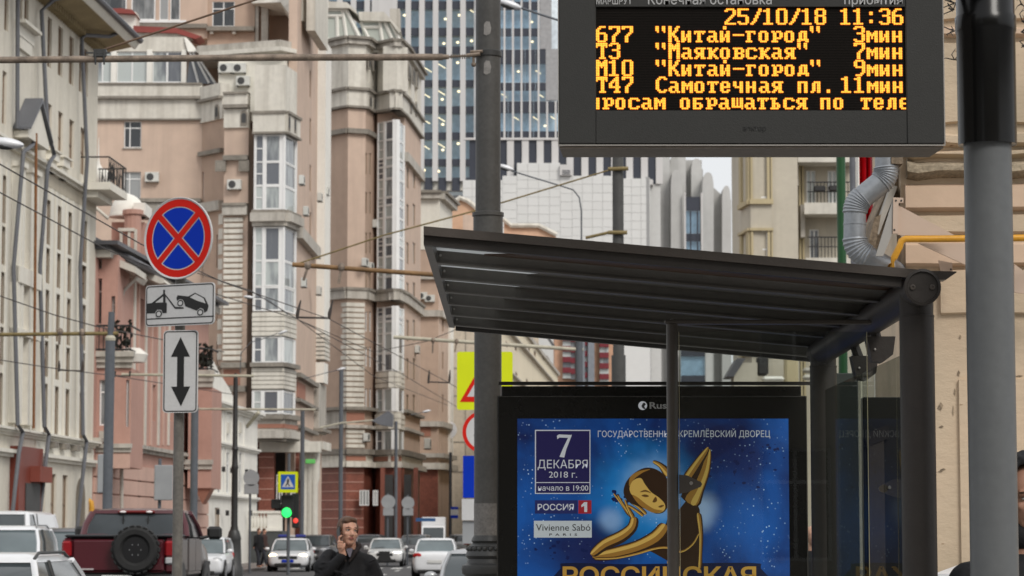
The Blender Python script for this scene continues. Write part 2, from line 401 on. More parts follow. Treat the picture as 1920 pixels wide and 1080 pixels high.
def band(name, f, u0, u1, z0, z1, proud, m, parent, steps=1):
    mb = MB()
    for k in range(steps):
        a = z0+(z1-z0)*k/steps; b = z0+(z1-z0)*(k+1)/steps; mb.fb(f, u0-(proud*(k+1)/steps)*.4, u1+(proud*(k+1)/steps)*.4, a, b-.002*(k < steps-1), -proud*(k+1)/steps, .01)
    return part(name, mb, m, parent)
def pix(f, pts): return [f.P(*f.uz(x, y)) for x, y in pts]
AC = {}
def aircon(f, px, py, parent_group='air conditioners on the facades', lab='white air conditioner on the wall', s=1.0, d=-.02):
    u, z = f.uz(px, py); w, h, t = .8*s, .56*s, .32*s
    if 'src' not in AC: AC['n'] = 0
    r = thing('air_conditioner', lab, 'air conditioner', f.P(u, z-h/2, d), parent_group, f.yaw)
    if 'c' not in AC:
        AC['c'] = MB().bev(-.4, .4, -.32, 0, 0, .56, .02).mesh('casing', M['acbox']); AC['f'] = MB().lathe([(.21, 0), (.21, -.012), (.05, -.02)], (-.1, -.322, .28), 20, 'Y').mesh('fan_grille', M['acdark'])
        AC['b'] = MB().box(-.35, -.31, -.34, .03, -.04, -.001).box(.31, .35, -.34, .03, -.04, -.001).mesh('bracket', M['iron'])
    for n, k in (('casing', 'c'), ('fan_grille', 'f'), ('bracket', 'b')):
        o = sub(n, AC[k], r); o.scale = (s, s, s)
    return r
# ================================================================== A: long cream house
AX = lambda Y: -20.5+.048*Y
fa = Face(AX(66), 66, AX(100), 100)
ha = thing('cream_house', 'long cream plastered house of five storeys with deep ochre eaves at the left edge', 'building', (AX(83), 83, 0))
za = lambda py, px=93: fa.Z(px, py)
UA = lambda px, py=500: fa.U(px, py)
cols = [(89, 97), (109, 118), (130, 139)]; top_only = [(149, 156), (158.5, 166)]
LA = fa.L
holes = []; wins = []
def hole(pa, pb, z0, z1, st, fm='bframe', pm='paneb', py=500, sill=None):
    a, b = UA(pa, py), UA(pb, py); holes.append((a, b, z0, z1)); wins.append((a, b, z0, z1, st, fm, pm, sill))
# two top storeys
top = (za(127), za(33)); nxt = (za(288), za(195))
for c in cols+top_only: hole(*c, *top, 'sash', py=80)
for c in [(2, 8), (7.5, 15.5), (31, 41), (45, 53)][1:]: hole(*c, za(120, 90), za(33, 90), 'sash', py=60)
for c in cols: hole(*c, *nxt, 'sash', py=240)
hole(151, 161, za(288), za(195), 'sash', py=270); hole(4, 12, za(288), za(195), 'sash', py=200)
# middle storeys between the two cornices
rows = [(460, 376), (533, 466), (636, 546), (708, 642), (812, 722)]
for r0, r1 in rows:
    tall = r1 in (376, 546, 722)
    for c in [(85, 92), (105.5, 112.5), (125.5, 132.5), (151.5, 161)]: hole(*c, za(r0), za(r1), 'plain' if tall else 'sash', py=600)
    for c in [(1, 8), (63, 69)]: hole(*c, za(r0), za(r1), 'plain' if tall else 'sash', py=600)
hole(33, 40, za(812), za(372), 'sash', 'bframe', 'paneb')
# ground floor
for c in [(76, 84), (95, 105), (117, 127)]: hole(*c, za(1000), za(888), 'sash', py=930)
ww = MB().wall(fa, 0, LA, 0, 20.9, holes, rev=.15, thick=.6)
part('wall', ww, M['cream'], ha)
for a, b, z0, z1, st, fm, pm, sl in wins: window(fa, a, b, z0, z1, ha, st, fm, pm, .15)
# lighter frames and spandrels between the cornices, facade stripes
for a in [(80.5, 84.5), (92.5, 97), (102, 105), (113, 118), (122, 125), (133, 136.5), (147, 151), (161.5, 166), (-4, 0.5), (8.5, 13), (59, 62.5)]:
    part('pilaster_strip', MB().fb(fa, UA(a[0]), UA(a[1]), za(828), za(352), -.03, .0), M['cream2'], ha)
for r in [(461, 467), (534, 545), (637, 641), (709, 721)]:
    for c in [(84.5, 92.5), (105, 113), (125, 133), (151, 161.5)]:
        part('spandrel', MB().fb(fa, UA(c[0])+.01, UA(c[1])-.01, za(r[1]), za(r[0]), -.02, .14), M['cream2'], ha)
part('recessed_field', MB().fb(fa, UA(80), LA-.05, za(351), za(325), -.015, .0), M['beige'], ha)
band('cornice', fa, 0, LA, za(325), za(314), .28, M['cream2'], ha, 2)
band('cornice', fa, 0, LA, za(828), za(815), .32, M['cream2'], ha, 3)
band('string_course', fa, 0, LA, za(866), za(853), .26, M['cream2'], ha, 2)
for k in range(22):
    u = UA(70)+k*(LA-UA(70))/22
    part('rusticated_block', MB().fb(fa, u+.01, u+(LA-UA(70))/22-.03, za(852), za(830), -.05, 0), M['cream2'], ha)
# dentils under the first cornice, small sills
for px in (89, 93, 110, 114, 131, 135, 155):
    part('cornice_bracket', MB().fb(fa, UA(px, 830)-.12, UA(px, 830)+.12, za(840), za(829), -.3, 0), M['darkstone'], ha)
for (a, b) in ((87, 99), (107, 119)):   # balconets with consoles
    u0, u1 = UA(a, 300), UA(b, 300)
    part('balconet', MB().fb(fa, u0, u1, za(302), za(286), -.25, 0).fb(fa, u0-.1, u1+.1, za(286), za(283), -.33, 0).fb(fa, u0+.1, u1-.1, za(325), za(303), -.16, 0), M['cream2'], ha)
# pair of consoles below the upper left pair of windows
u0, u1 = UA(29, 100), UA(58, 100)
part('sill_panel', MB().fb(fa, u0, u1, za(113, 90), za(92, 90), -.12, 0).fb(fa, u0-.1, u1+.1, za(92, 90), za(86, 90), -.35, 0).fb(fa, u0+.25, u1-.25, za(134, 90), za(114, 90), -.1, 0), M['cream2'], ha)
# pedimented portal bay
g0, g1 = UA(24, 300), UA(64, 300); zc0 = za(300); zc1 = za(228)
pd = part('pediment', MB().prism([fa.P(g0, zc0, -.5), fa.P(g1, zc0, -.5), fa.P(g1, zc0+.22, -.5), fa.P((g0+g1)/2, zc1, -.5), fa.P(g0, zc0+.22, -.5)], fa.n*.49), M['cream2'], ha)
part('pediment_roof', MB().prism([fa.P(g0-.15, zc0+.24, -.62), fa.P((g0+g1)/2, zc1+.04, -.62), fa.P(g1+.15, zc0+.24, -.62), fa.P(g1+.15, zc0+.31, -.62), fa.P((g0+g1)/2, zc1+.2, -.62), fa.P(g0-.15, zc0+.31, -.62)], fa.n*.6), M['pipe'], pd)
for a, b in ((20, 24), (26, 31), (42, 46), (49, 53), (54, 57)):
    part('pilaster', MB().fb(fa, UA(a), UA(b), za(806), za(352), -.26, 0).fb(fa, UA(a)-.06, UA(b)+.06, za(352), za(343), -.34, 0), M['cream2'], ha)
for z0, z1 in ((za(545, 60), za(515, 60)), (za(640, 60), za(628, 60))):
    part('bay_band', MB().fb(fa, UA(20), UA(62), z0, z1, -.31, 0), M['cream2'], ha)
# red shop surround with its awning
rr = part('shopfront', MB().fb(fa, UA(18, 900), UA(64, 900), 0, za(840, 50), -.3, .0), mat('red_shopfront', (.19, .04, .025), .5, .15, .6), ha)
part('awning', MB().fb(fa, UA(40, 900), UA(64, 900), za(905, 60), za(876, 60), -.62, -.3), mat('red_awning', (.24, .06, .04), .7), rr)
part('doorway', MB().fb(fa, UA(30, 930), UA(57, 930), .1, za(908, 60), -.34, -.301), M['acdark'], rr)
# arch
u0, u1 = UA(142, 930), UA(159, 930); zs_ = za(935, 150); zt_ = za(896, 150)
ar = [fa.P(u0, 0, -.02), fa.P(u1, 0, -.02), fa.P(u1, zs_, -.02)]+[fa.P((u0+u1)/2+(u1-u0)/2*math.cos(a), zs_+(zt_-zs_)*math.sin(a), -.02) for a in [math.pi*k/10 for k in range(1, 10)]]+[fa.P(u0, zs_, -.02)]
part('arched_gateway', MB().prism(ar, fa.n*.015), mat('gateway_shade', (.2, .17, .13), .8, .2), ha)
# eaves
ov = 1.15; ze = za(78, 170)+.1
sf = part('eaves', MB().prism([fa.P(-.5, ze+.25, -ov), fa.P(-.5, ze+.25, .3), fa.P(-.5, ze-.15, .3), fa.P(-.5, ze-.15, 0), fa.P(-.5, ze+.1, -ov)], fa.u*(LA+1.3)), M['ochre'], ha)
for k in range(90):
    u = k*LA/90+.1
    part('eaves_bracket', MB().fb(fa, u, u+.13, ze-.32, ze+.02, -.34, .0), M['ochre'], sf)
part('fascia_board', MB().prism([fa.P(-.5, ze+.26, -ov-.25), fa.P(-.5, ze+.26, -ov), fa.P(-.5, ze+.05, -ov), fa.P(-.5, ze+.02, -ov-.08)], fa.u*(LA+1.4)), M['cream2'], ha)
part('gutter', MB().tube([fa.P(-.5, ze+.36, -ov-.28), fa.P(LA+.9, ze+.36, -ov-.28)], .12, 8), M['darktin'], ha)
part('roof', MB().prism([fa.P(-.5, ze+.28, -ov-.2), fa.P(-.5, ze+.28, 9), fa.P(-.5, ze+2.6, 5)], fa.u*(LA+1.3)), M['darktin'], ha)
part('roof_railing', MB().tube([fa.P(LA*.5, ze+1.2, -.6), fa.P(LA-.6, ze+1.2, -.6)], .03, 6), M['iron'], ha)
for k in range(14): part('railing_post', MB().tube([fa.P(LA*.5+k*(LA*.5-.6)/13, ze+.3, -.6), fa.P(LA*.5+k*(LA*.5-.6)/13, ze+1.25, -.6)], .025, 5), M['iron'], ha)
part('end_wall', MB().box(0,.4,0,9,0,20.5) if False else MB(fa.M(LA-.42, 0, .61)).box(0, .4, 0, 8, 0, ze), M['cream'], ha)
# downpipes with their jogs round the cornices
def fp(px, py, d=-.25): u, z = fa.uz(px, py); return fa.P(u, z, d)
for pts in ([(67, 20), (67, 258), (75, 275), (79, 292), (70, 305), (66, 318), (64, 500), (60, 800), (69, 815), (62, 870), (60, 1000)], [(22, -40), (21, 240), (37, 250), (41, 262), (38, 272), (20, 285), (17, 320), (14, 500), (9, 797), (19, 810), (11, 850), (8, 1000)], [(143, 72), (142, 300), (140, 500), (134, 815), (141, 828), (136, 870), (133, 1000)]):
    P_ = [fp(x, y, -.42 if 240 < y < 330 or 795 < y < 875 else -.2) for x, y in pts]
    if pts[0] == (143, 72): P_ = [fa.P(fa.U(168, 60), ze+.3, -ov-.2), fa.P(fa.U(160, 60), ze-.1, -.9), fp(145, 66, -.3)]+P_
    if pts[0] == (67, 20): P_ = [fa.P(fa.U(84, 20), ze+.1, -.9), fa.P(fa.U(74, 20), za(0, 75), -.5)]+P_
    solo('drainpipe', MB().tube(P_, .072, 8), M['pipe'], {143: 'grey drainpipe nearest the far corner of the cream house', 67: 'grey drainpipe right of the pedimented bay on the cream house', 22: 'grey drainpipe left of the pedimented bay on the cream house'}[pts[0][0]], 'drainpipe', (P_[-1].x, P_[-1].y, 0), 'drainpipes on the cream house', smooth=40)
solo('brown_rod', MB().tube([fp(40, 250, -.5), fp(38, 500, -.5), fp(35, 803, -.5)], .05, 6), mat('rust_brown_pipe', (.22, .09, .03), .6, .2), 'thin rust brown pipe down the middle of the pedimented bay', 'pipe', fp(35, 803, -.5))
# corner balcony
bu0, bu1 = UA(151, 330), LA+.05; bz = za(358, 155)
bal = part('balcony', MB().fb(fa, bu0, bu1+.3, bz, bz+.28, -1.1, 0).fb(fa, bu0+.2, bu1, bz-.25, bz, -.6, 0), M['cream2'], ha)
zr0 = bz+.3
for k in range(10):
    t = k/9; part('baluster', MB().tube([fa.P(bu0+t*(bu1+.2-bu0), zr0, -1.05), fa.P(bu0+t*(bu1+.2-bu0), zr0+.9, -1.05)], .018, 5).tube([fa.P(bu1+.25, zr0, -1.05+t), fa.P(bu1+.25, zr0+.9, -1.05+t)], .018, 5), M['iron'], bal)
part('handrail', MB().tube([fa.P(bu0, zr0+.9, 0), fa.P(bu0, zr0+.9, -1.05), fa.P(bu1+.25, zr0+.9, -1.05), fa.P(bu1+.25, zr0+.9, 0)], .03, 5), M['iron'], bal)
part('iron_scrolls', MB().tube([fa.P(bu0+.1+.1*math.sin(i*1.9), zr0+.1+(i % 5)*.17, -1.03) + fa.u*(i*.045) for i in range(24)], .016, 5).tube([fa.P(bu1+.25, zr0+.1+(i % 5)*.17, -1.0+i*.045) for i in range(22)], .016, 5), M['iron'], bal, kind='stuff')
# yellow gas pipe at the arch
Yg = 99.4
solo('gas_pipe', MB().tube([at(141, 940, 99.5), at(166, 938, 99.5), at(171, 942, 99.5), at(172, 952, 99.5), at(172, 990, 99.5)], .1, 10), mat('yellow_street_gas_pipe', (.6, .3, .03), .5, .15, 3), 'yellow gas pipe arching in front of the arched gateway', 'pipe', at(172, 1000, 99.5), smooth=40)

# ================================================================== B: pink house with domes
fbk = Face(AX(100.05), 100.05, AX(126.5), 126.5)
hb = thing('pink_house', 'salmon pink house with white domes, bay projections and iron balconies beside the cream house', 'building', (AX(112), 112, 0))
UB = lambda px, py=600: fbk.U(px, py); zb = lambda px, py: fbk.Z(px, py)
zE = zb(240, 487)
holes = []; wins = []
def hb_(pa, pb, y0, y1, st='cross', py=None):
    a, b = UB(pa), UB(pb); mid = (pa+pb)/2; z0, z1 = zb(mid, y0), zb(mid, y1); holes.append((a, b, z0, z1)); wins.append((a, b, z0, z1, st))
for pa, pb in ((262, 270), (287, 295), (320, 327)):
    hb_(pa, pb, 632, 560, 'trans')
for pa, pb in ((262, 269), (287, 294), (318, 326)):
    hb_(pa, pb, 790, 722, 'trans'); hb_(pa, pb, 990, 900, 'trans')
part('wall', MB().wall(fbk, 0, fbk.L, 0, zE, holes, .25, .6), M['pink'], hb)
for a, b, z0, z1, st in wins: window(fbk, a, b, z0, z1, hb, st, 'wframe', 'pane', .25)
band('eaves', fbk, 0, fbk.L, zE-.25, zE+.05, .9, M['darktin'], hb, 2)
part('soffit', MB().fb(fbk, 0, fbk.L, zE-.55, zE-.252, -.55, 0), M['stone'], hb)
for k, px in enumerate((250, 258, 272, 283, 297, 306, 316, 330)):
    part('pilaster', MB().fb(fbk, UB(px), UB(px)+.35, zb(px, 835), zE-.6, -.05, 0), M['palepink'] if k % 2 else M['stone2'], hb)
band('string_course', fbk, 0, fbk.L, zb(240, 846), zb(240, 832), .3, M['stone'], hb, 2)
for k in range(7):
    part('rusticated_course', MB().fb(fbk, .1, fbk.L, .1+k*.62, .66+k*.62, -.09, 0), M['palepink'], hb)
# bays that stand out over the pavement
def bay(Y, pxl, pxr, py_top, py_bot, name_wins, depth, hb=hb, mm='pink', side_len=3.4):
    x0, x1 = at(pxl, 700, Y).x, at(pxr, 700, Y).x; f = Face(x0, Y, x1, Y); z1, z0 = f.Z((pxl+pxr)/2, py_top), f.Z((pxl+pxr)/2, py_bot)
    hs = []; ws = []
    for a, b, ya, yb, st in name_wins:
        u0, u1 = f.U(a, (ya+yb)/2), f.U(b, (ya+yb)/2); w = (u0, u1, f.Z(a, yb), f.Z(a, ya)); hs.append(w); ws.append((w, st))
    o = part('bay', MB().wall(f, 0, f.L, z0, z1, hs, .2, side_len), M[mm], hb)
    for w, st in ws: window(f, *w, o, st, 'wframe', 'pane', .2, None) if False else window(f, *w, hb, st, 'wframe', 'pane', .2)
    s = Face(x1, Y, x1+side_len*.05, Y+side_len)
    return f, s, o, z0, z1
f1, s1_, o1, z0, z1 = bay(100.6, 176, 246, 690, 876, [(186, 206, 712, 798, 'trans'), (236, 242, 712, 800, 'plain')], 3)
band('bay_cornice', f1, -.1, f1.L, z1, z1+.62, .34, M['stone'], hb, 3)
band('bay_string', f1, -.1, f1.L, f1.Z(210, 848), f1.Z(210, 832), .2, M['stone'], hb, 2)
part('bay_panel', MB().fb(f1, f1.U(186, 820), f1.U(206, 820), f1.Z(190, 826), f1.Z(190, 808), -.05, 0), M['stone'], hb)
part('bay_base', MB().fb(f1, 0, f1.L, f1.Z(200, 878), f1.Z(200, 850), -.04, 0), M['palepink'], hb)
part('upper_storey', MB().wall(f1, 0, f1.L-.55, z1+.62, f1.Z(200, 478), [(f1.U(179, 550), f1.U(191, 550), f1.Z(185, 608), f1.Z(185, 522)), (f1.U(178, 550), f1.U(190, 550), f1.Z(185, 504), f1.Z(185, 486)), (f1.U(209, 550), f1.U(216, 550), f1.Z(212, 608), f1.Z(212, 555))], .3, 3), M['pink'], hb)
window(f1, f1.U(179, 550), f1.U(191, 550), f1.Z(185, 608), f1.Z(185, 522), hb, 'trans', 'wframe', 'pane', .3)
window(f1, f1.U(209, 550), f1.U(216, 550), f1.Z(212, 608), f1.Z(212, 555), hb, 'trans', 'wframe', 'pane', .3)
window(f1, f1.U(178, 550), f1.U(190, 550), f1.Z(185, 504), f1.Z(185, 486), hb, 'plain', 'wframe', 'paneb', .3)
# eaves slabs of the stepped bays
for pts, Y in (([(170, 452), (228, 488), (254, 500), (254, 512), (228, 502), (192, 487), (170, 474)], 101), ([(205, 487), (252, 506), (258, 512), (250, 523), (214, 505), (205, 500)], 104), ([(258, 500), (305, 522), (310, 530), (300, 532), (262, 516)], 108)):
    part('eaves_slab', MB().prism([at(x, y, Y) for x, y in pts], (0, 3.0, 0)), M['stone2'], hb)
part('roof_edge', MB().tube([at(168, 446, 100.5), at(255, 492, 103), at(300, 516, 110)], .14, 6), M['darktin'], hb)
f2, s2_, o2, z0b, z1b = bay(119.5, 354, 398, 726, 915, [(358, 370, 742, 832, 'trans')], 3, side_len=4)
band('bay_cornice', f2, -.1, f2.L, z1b, z1b+.75, .3, M['stone'], hb, 3)
band('bay_string', f2, -.1, f2.L, f2.Z(380, 880), f2.Z(380, 862), .2, M['stone'], hb, 2)
part('bay_corbel', MB().prism([f2.P(f2.L*.3, f2.Z(380, 915), .1), f2.P(f2.L, f2.Z(380, 915), .1), f2.P(f2.L*.6, f2.Z(380, 945), .3)], (0, 1.5, 0)), M['terra'], hb)
# planters and iron balcony rails
rb2 = random.Random(5)
def bushy_rail(f, u0, u1, z, lab_parent, side=2.2):
    o = part('balcony_rail', MB().tube([f.P(u0, z+.95, -.3), f.P(u1, z+.95, -.3), f.P(u1, z+.95, side)], .04, 5).tube([f.P(u0, z+.05, -.3), f.P(u1, z+.05, -.3), f.P(u1, z+.05, side)], .04, 5), M['iron'], lab_parent)
    n = int((u1-u0)/.17)
    for k in range(n+1): part('baluster', MB().tube([f.P(u0+k*(u1-u0)/n, z, -.3), f.P(u0+k*(u1-u0)/n, z+.95, -.3)], .022, 5), M['iron'], o)
    mb = MB()
    for k in range(110):
        c = f.P(rb2.uniform(u0+.4, u1), z+rb2.uniform(.25, 1.25)*rb2.random()**.3, rb2.uniform(-.4, .2)); a = Vector((rb2.uniform(-1,1), rb2.uniform(-1,1), rb2.uniform(-1,1))).normalized()*.13; b = a.cross(Vector((rb2.random(), 1, .3))).normalized()*.08
        mb.poly([c-a, c+b, c+a, c-b])
    part('box_planting', mb, mat('dark_dry_planting', (.02, .022, .016), .8), o, kind='stuff')
bushy_rail(f1, .05, f1.L, z1+.63, hb); bushy_rail(f2, .1, f2.L, z1b+.76, hb)
# domes and turrets on the roof
Yt = 106
def cx(px, Y=Yt): return at(px, 400, Y).x
def zz(py, Y=Yt, px=220): return at(px, py, Y).z
rD = (cx(258)-cx(205))/2*1.0
dome = [(rD*1.25*math.cos(a), zz(398)+ (zz(358)-zz(398))*math.sin(a)) for a in [math.pi/2*k/8 for k in range(8)]]+[(.05, zz(357))]
part('dome', MB().lathe([(rD*1.35, zz(402)), (rD*1.35, zz(398))]+dome, (cx(232), Yt+1, 0), 24), M['white'], hb, smooth=40)
part('small_dome', MB().lathe([(.34, zz(372)), (.36, zz(358)), (.5, zz(350)), (.54, zz(340)), (.42, zz(330)), (.16, zz(324)), (.08, zz(318)), (.04, zz(308)), (.01, zz(268))], (cx(194), Yt-1.5, 0), 18), M['white'], hb, smooth=40)
part('dome_annex', MB().box(cx(250), cx(272), Yt, Yt+2, zz(402), zz(380)), M['white'], hb)
part('turret', MB().lathe([(.34, zE), (.34, zz(404)), (.42, zz(403)), (.42, zz(395)), (.34, zz(394))], (cx(250), Yt-.1, 0), 12), M['pink'], hb)
part('attic_wall', MB().box(cx(204), cx(266), Yt+.8, Yt+5, zE-.3, zz(412)), M['pink'], hb)
for px in (228, 243, 255):
    part('turret_pilaster', MB().box(cx(px), cx(px+5), Yt-.45, Yt-.3, zz(480), zz(432)), M['stone2'], hb)
part('turret_lintel', MB().box(cx(225), cx(256), Yt-.5, Yt-.25, zz(436), zz(430)), M['stone2'], hb)
for k in range(7): part('attic_post', MB().box(cx(176+k*4), cx(176+k*4)+.07, 102, 102.1, zz(452+k*2, 102), zz(388+k*4, 102)), M['palepink'], hb)
part('attic_rail', MB().tube([at(174, 385, 102), at(203, 410, 102)], .08, 6), M['stone2'], hb)
part('attic_ornament', MB().lathe([(.25, zz(478)), (.3, zz(470)), (.1, zz(462)), (.18, zz(456)), (.02, zz(448))], (cx(258, 108), 108, 0), 10), M['white'], hb)
part('stone_urn', MB().lathe([(.5, f1.Z(250, 675)), (.62, f1.Z(250, 660)), (.3, f1.Z(250, 648))], (at(248, 660, 102).x, 102, 0), 12), M['white'], hb, smooth=40)
part('core', MB(fbk.M()).box(.2, fbk.L-.2, .7, 9, 0, zE-.3), M['pink'], hb)
solo('drainpipe', MB().tube([at(259, 508, 102.2), at(254, 522, 102.2), at(232, 545, 102.2), at(229, 556, 102.2), at(228, 620, 102.2), at(228, 1000, 102.2)], .07, 8), M['stone'], 'pale bent drainpipe running down the pink house', 'drainpipe', at(228, 1000, 102.2), smooth=40)
solo('drainpipe', MB().tube([at(326, 600, 118.5), at(325, 1000, 118.5)], .1, 8), M['stone'], 'straight drainpipe on the pink house right of its middle bays', 'drainpipe', at(325, 1000, 118.5), smooth=40)

# ================================================================== C: white house with stepped gable
fc = Face(AX(126.6), 126.6, AX(143), 143)
hc = thing('white_house', 'low white ornate house with a sloping gable left of the tall pink block', 'building', (AX(135), 135, 0))
UC = lambda px, py=850: fc.U(px, py)
holes = []; wins = []
for pa, pb in ((409, 414), (425, 430), (449, 453)):
    for y0, y1 in ((925, 848),): holes.append((UC(pa), UC(pb), fc.Z(pa, y0), fc.Z(pa, y1)))
holes.append((UC(404), UC(413), 0, fc.Z(408, 952)))
zC = fc.Z(440, 772)
part('wall', MB().wall(fc, 0, fc.L, 0, zC, holes, .1, .6), M['white'], hc)
for h in holes[:3]: window(fc, *h, hc, 'trans', 'wframe', 'pane', .1)
window(fc, *holes[3], hc, 'plain', 'bframe', 'paneb', .1)
part('gable', MB().prism([fc.P(*fc.uz(x, y)) for x, y in ((385, 775), (385, 700), (392, 680), (400, 676), (412, 700), (430, 728), (445, 760), (463, 772), (463, 778))], fc.n*.6), M['white'], hc)
band('cornice', fc, UC(396), fc.L, zC-.1, zC+.25, .4, M['white'], hc, 3)
band('string_course', fc, 0, fc.L, fc.Z(420, 838), fc.Z(420, 830), .2, M['white'], hc, 2)
band('string_course', fc, 0, fc.L, fc.Z(420, 935), fc.Z(420, 928), .2, M['white'], hc, 2)
for px in (401, 416, 422, 433, 441, 445, 456):
    part('pilaster', MB().fb(fc, UC(px), UC(px)+.28, fc.Z(px, 925), zC-.12, -.04, 0), M['white'], hc)
for px in (406, 424, 447):
    part('ornament', MB().fb(fc, UC(px), UC(px)+.5, fc.Z(px, 812), fc.Z(px, 792), -.12, 0), M['stone2'], hc)
for px, py in ((408, 880), (424, 882), (452, 885), (398, 960), (416, 962), (460, 962)):
    part('wall_lamp', MB().box(*[v for v in (fc.P(UC(px), 0, -.3).x-.08, fc.P(UC(px), 0, -.3).x+.08)], fc.P(UC(px), 0, -.3).y-.1, fc.P(UC(px), 0, -.3).y+.1, fc.Z(px, py+5), fc.Z(px, py-5)), M['iron'], hc)
part('core', MB(fc.M()).box(.1, fc.L-.1, .65, 9, 0, zC-.2), M['white'], hc)
part('flagpole', MB().tube([at(463, 800, 139), at(485, 773, 138)], .1, 6), M['cable'], hc)
# ================================================================== D: big peach and stone block at the end of the left side
YD_ = 150.0
hd = thing('peach_tower_block', 'tall peach and stone apartment block with white glazed bays and striped turret', 'building', (at(420, 900, 150).x, 155, 0))
def XF(px, Y): return at(px, 700, Y).x
def facet(pa, Ya, pb, Yb): return Face(XF(pa, Ya), Ya, XF(pb, Yb), Yb)
def strip(name, f, y0, y1, m, parent, proud=0, px=None, u0=0, u1=None, thick=.35):
    """a slab of facade between two heights read at px"""
    px = px if px is not None else F_mid(f); a, b = f.Z(px, y1), f.Z(px, y0)
    return part(name, MB().fb(f, u0-(.0), f.L if u1 is None else u1, a, b, -proud, thick), m, parent)
def F_mid(f):
    c = f.P(f.L/2, 10); d = c-CAMP; return 960+d.x/d.y*F*1.0
def winpx(f, pa, pb, y0, y1, parent, style='cross', fm='wframe', pm='pane', rev=.18, holes=None, sill=None):
    mid = (y0+y1)/2; u0, u1 = f.U(pa, mid), f.U(pb, mid); z0, z1 = f.Z((pa+pb)/2, y1), f.Z((pa+pb)/2, y0)
    if holes is not None: holes.append((u0, u1, z0, z1))
    return window(f, u0, u1, z0, z1, parent, style, fm, pm, rev, sill)
# frontal wing
fd0 = facet(168, 152, 374, 152); H = []
ws = [(232, 265, 227, 277, 'side'), (231, 264, 322, 375, 'side')]
for w in ws: winpx(fd0, *w[:4], hd, w[4], holes=H, sill='stone')
zt0 = fd0.Z(280, 224)
part('wall', MB().wall(fd0, 0, fd0.L, 0, zt0, H, .18), M['peach'], hd)
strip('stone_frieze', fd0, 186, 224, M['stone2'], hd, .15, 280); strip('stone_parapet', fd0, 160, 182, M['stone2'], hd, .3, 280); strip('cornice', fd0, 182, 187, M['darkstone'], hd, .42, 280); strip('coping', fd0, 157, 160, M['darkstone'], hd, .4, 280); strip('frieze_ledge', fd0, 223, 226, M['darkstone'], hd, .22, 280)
strip('lower_cornice', fd0, 373, 380, M['darkstone'], hd, .35, 300, fd0.U(262, 375)); 
strip('stone_base', fd0, 381, 402, M['stone'], hd, .2, 300, fd0.U(262, 375))
# second facet turning
fd1 = facet(374, 152, 416, 150.2); H = []
for y0 in (322, 470, 560, 640): winpx(fd1, 378.5, 382, y0, y0+52, hd, 'plain', holes=H)
for y0 in (440, 540, 640): winpx(fd1, 405.5, 409, y0, y0+62, hd, 'plain', holes=H)
part('wall', MB().wall(fd1, 0, fd1.L, 0, fd1.Z(395, 228), H, .18), M['peachd'], hd)
strip('stone_frieze', fd1, 190, 228, M['stone2'], hd, .15, 395); strip('stone_parapet', fd1, 162, 186, M['stone2'], hd, .3, 395); strip('cornice', fd1, 186, 191, M['darkstone'], hd, .42, 395)
strip('ledge', fd1, 283, 291, M['darkstone'], hd, .3, 395); strip('lower_cornice', fd1, 380, 398, M['stone'], hd, .35, 395); strip('ledge', fd1, 688, 694, M['darkstone'], hd, .3, 395)
for k in range(10): strip('rusticated_course', fd1, 404+k*28, 424+k*28, M['stone2'], hd, .05, 395, fd1.U(410, 500))
# striped turret
fd2 = facet(416, 149.2, 462, 149.0); H = []
part('wall', MB().wall(fd2, 0, fd2.L, 0, fd2.Z(440, 240), [], .2, 1.2), M['peach'], hd)
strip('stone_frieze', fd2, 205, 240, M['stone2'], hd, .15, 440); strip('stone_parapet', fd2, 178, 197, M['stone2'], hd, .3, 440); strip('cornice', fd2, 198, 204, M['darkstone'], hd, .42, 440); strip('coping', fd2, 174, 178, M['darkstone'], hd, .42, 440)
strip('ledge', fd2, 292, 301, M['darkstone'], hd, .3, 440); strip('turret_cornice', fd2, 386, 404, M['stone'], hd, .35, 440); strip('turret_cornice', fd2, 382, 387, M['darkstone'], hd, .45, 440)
zz0, zz1 = fd2.Z(440, 678), fd2.Z(440, 407); n = 25
for k in range(n):
    a = zz0+(zz1-zz0)*k/n; part('rusticated_course', MB(fd2.M()).bev(.05, fd2.L-.25, -.14, .01, a+.045, a+(zz1-zz0)/n-.045, .03), M['stone2'], hd)
strip('ledge', fd2, 680, 690, M['darkstone'], hd, .35, 440)
strip('terracotta_panel', fd2, 693, 722, M['terra'], hd, .04, 440, .1, fd2.L*.75); strip('ledge', fd2, 724, 735, M['darkstone'], hd, .3, 440)
for px in (415, 459):
    part('oval_niche', MB(fd2.M(fd2.U(px, 310), fd2.Z(px, 322), -.1)).box(-.3, .3, -.15, .05, 0, .62).box(-.18, .18, -.17, -.13, .1, .5), M['darkstone'], hd)
# recess beside the turret
fd3 = facet(462, 150.4, 475, 150.4)
part('wall', MB().wall(fd3, 0, fd3.L, 0, fd3.Z(468, 300), [], .2, 1.2), M['peachd'], hd)
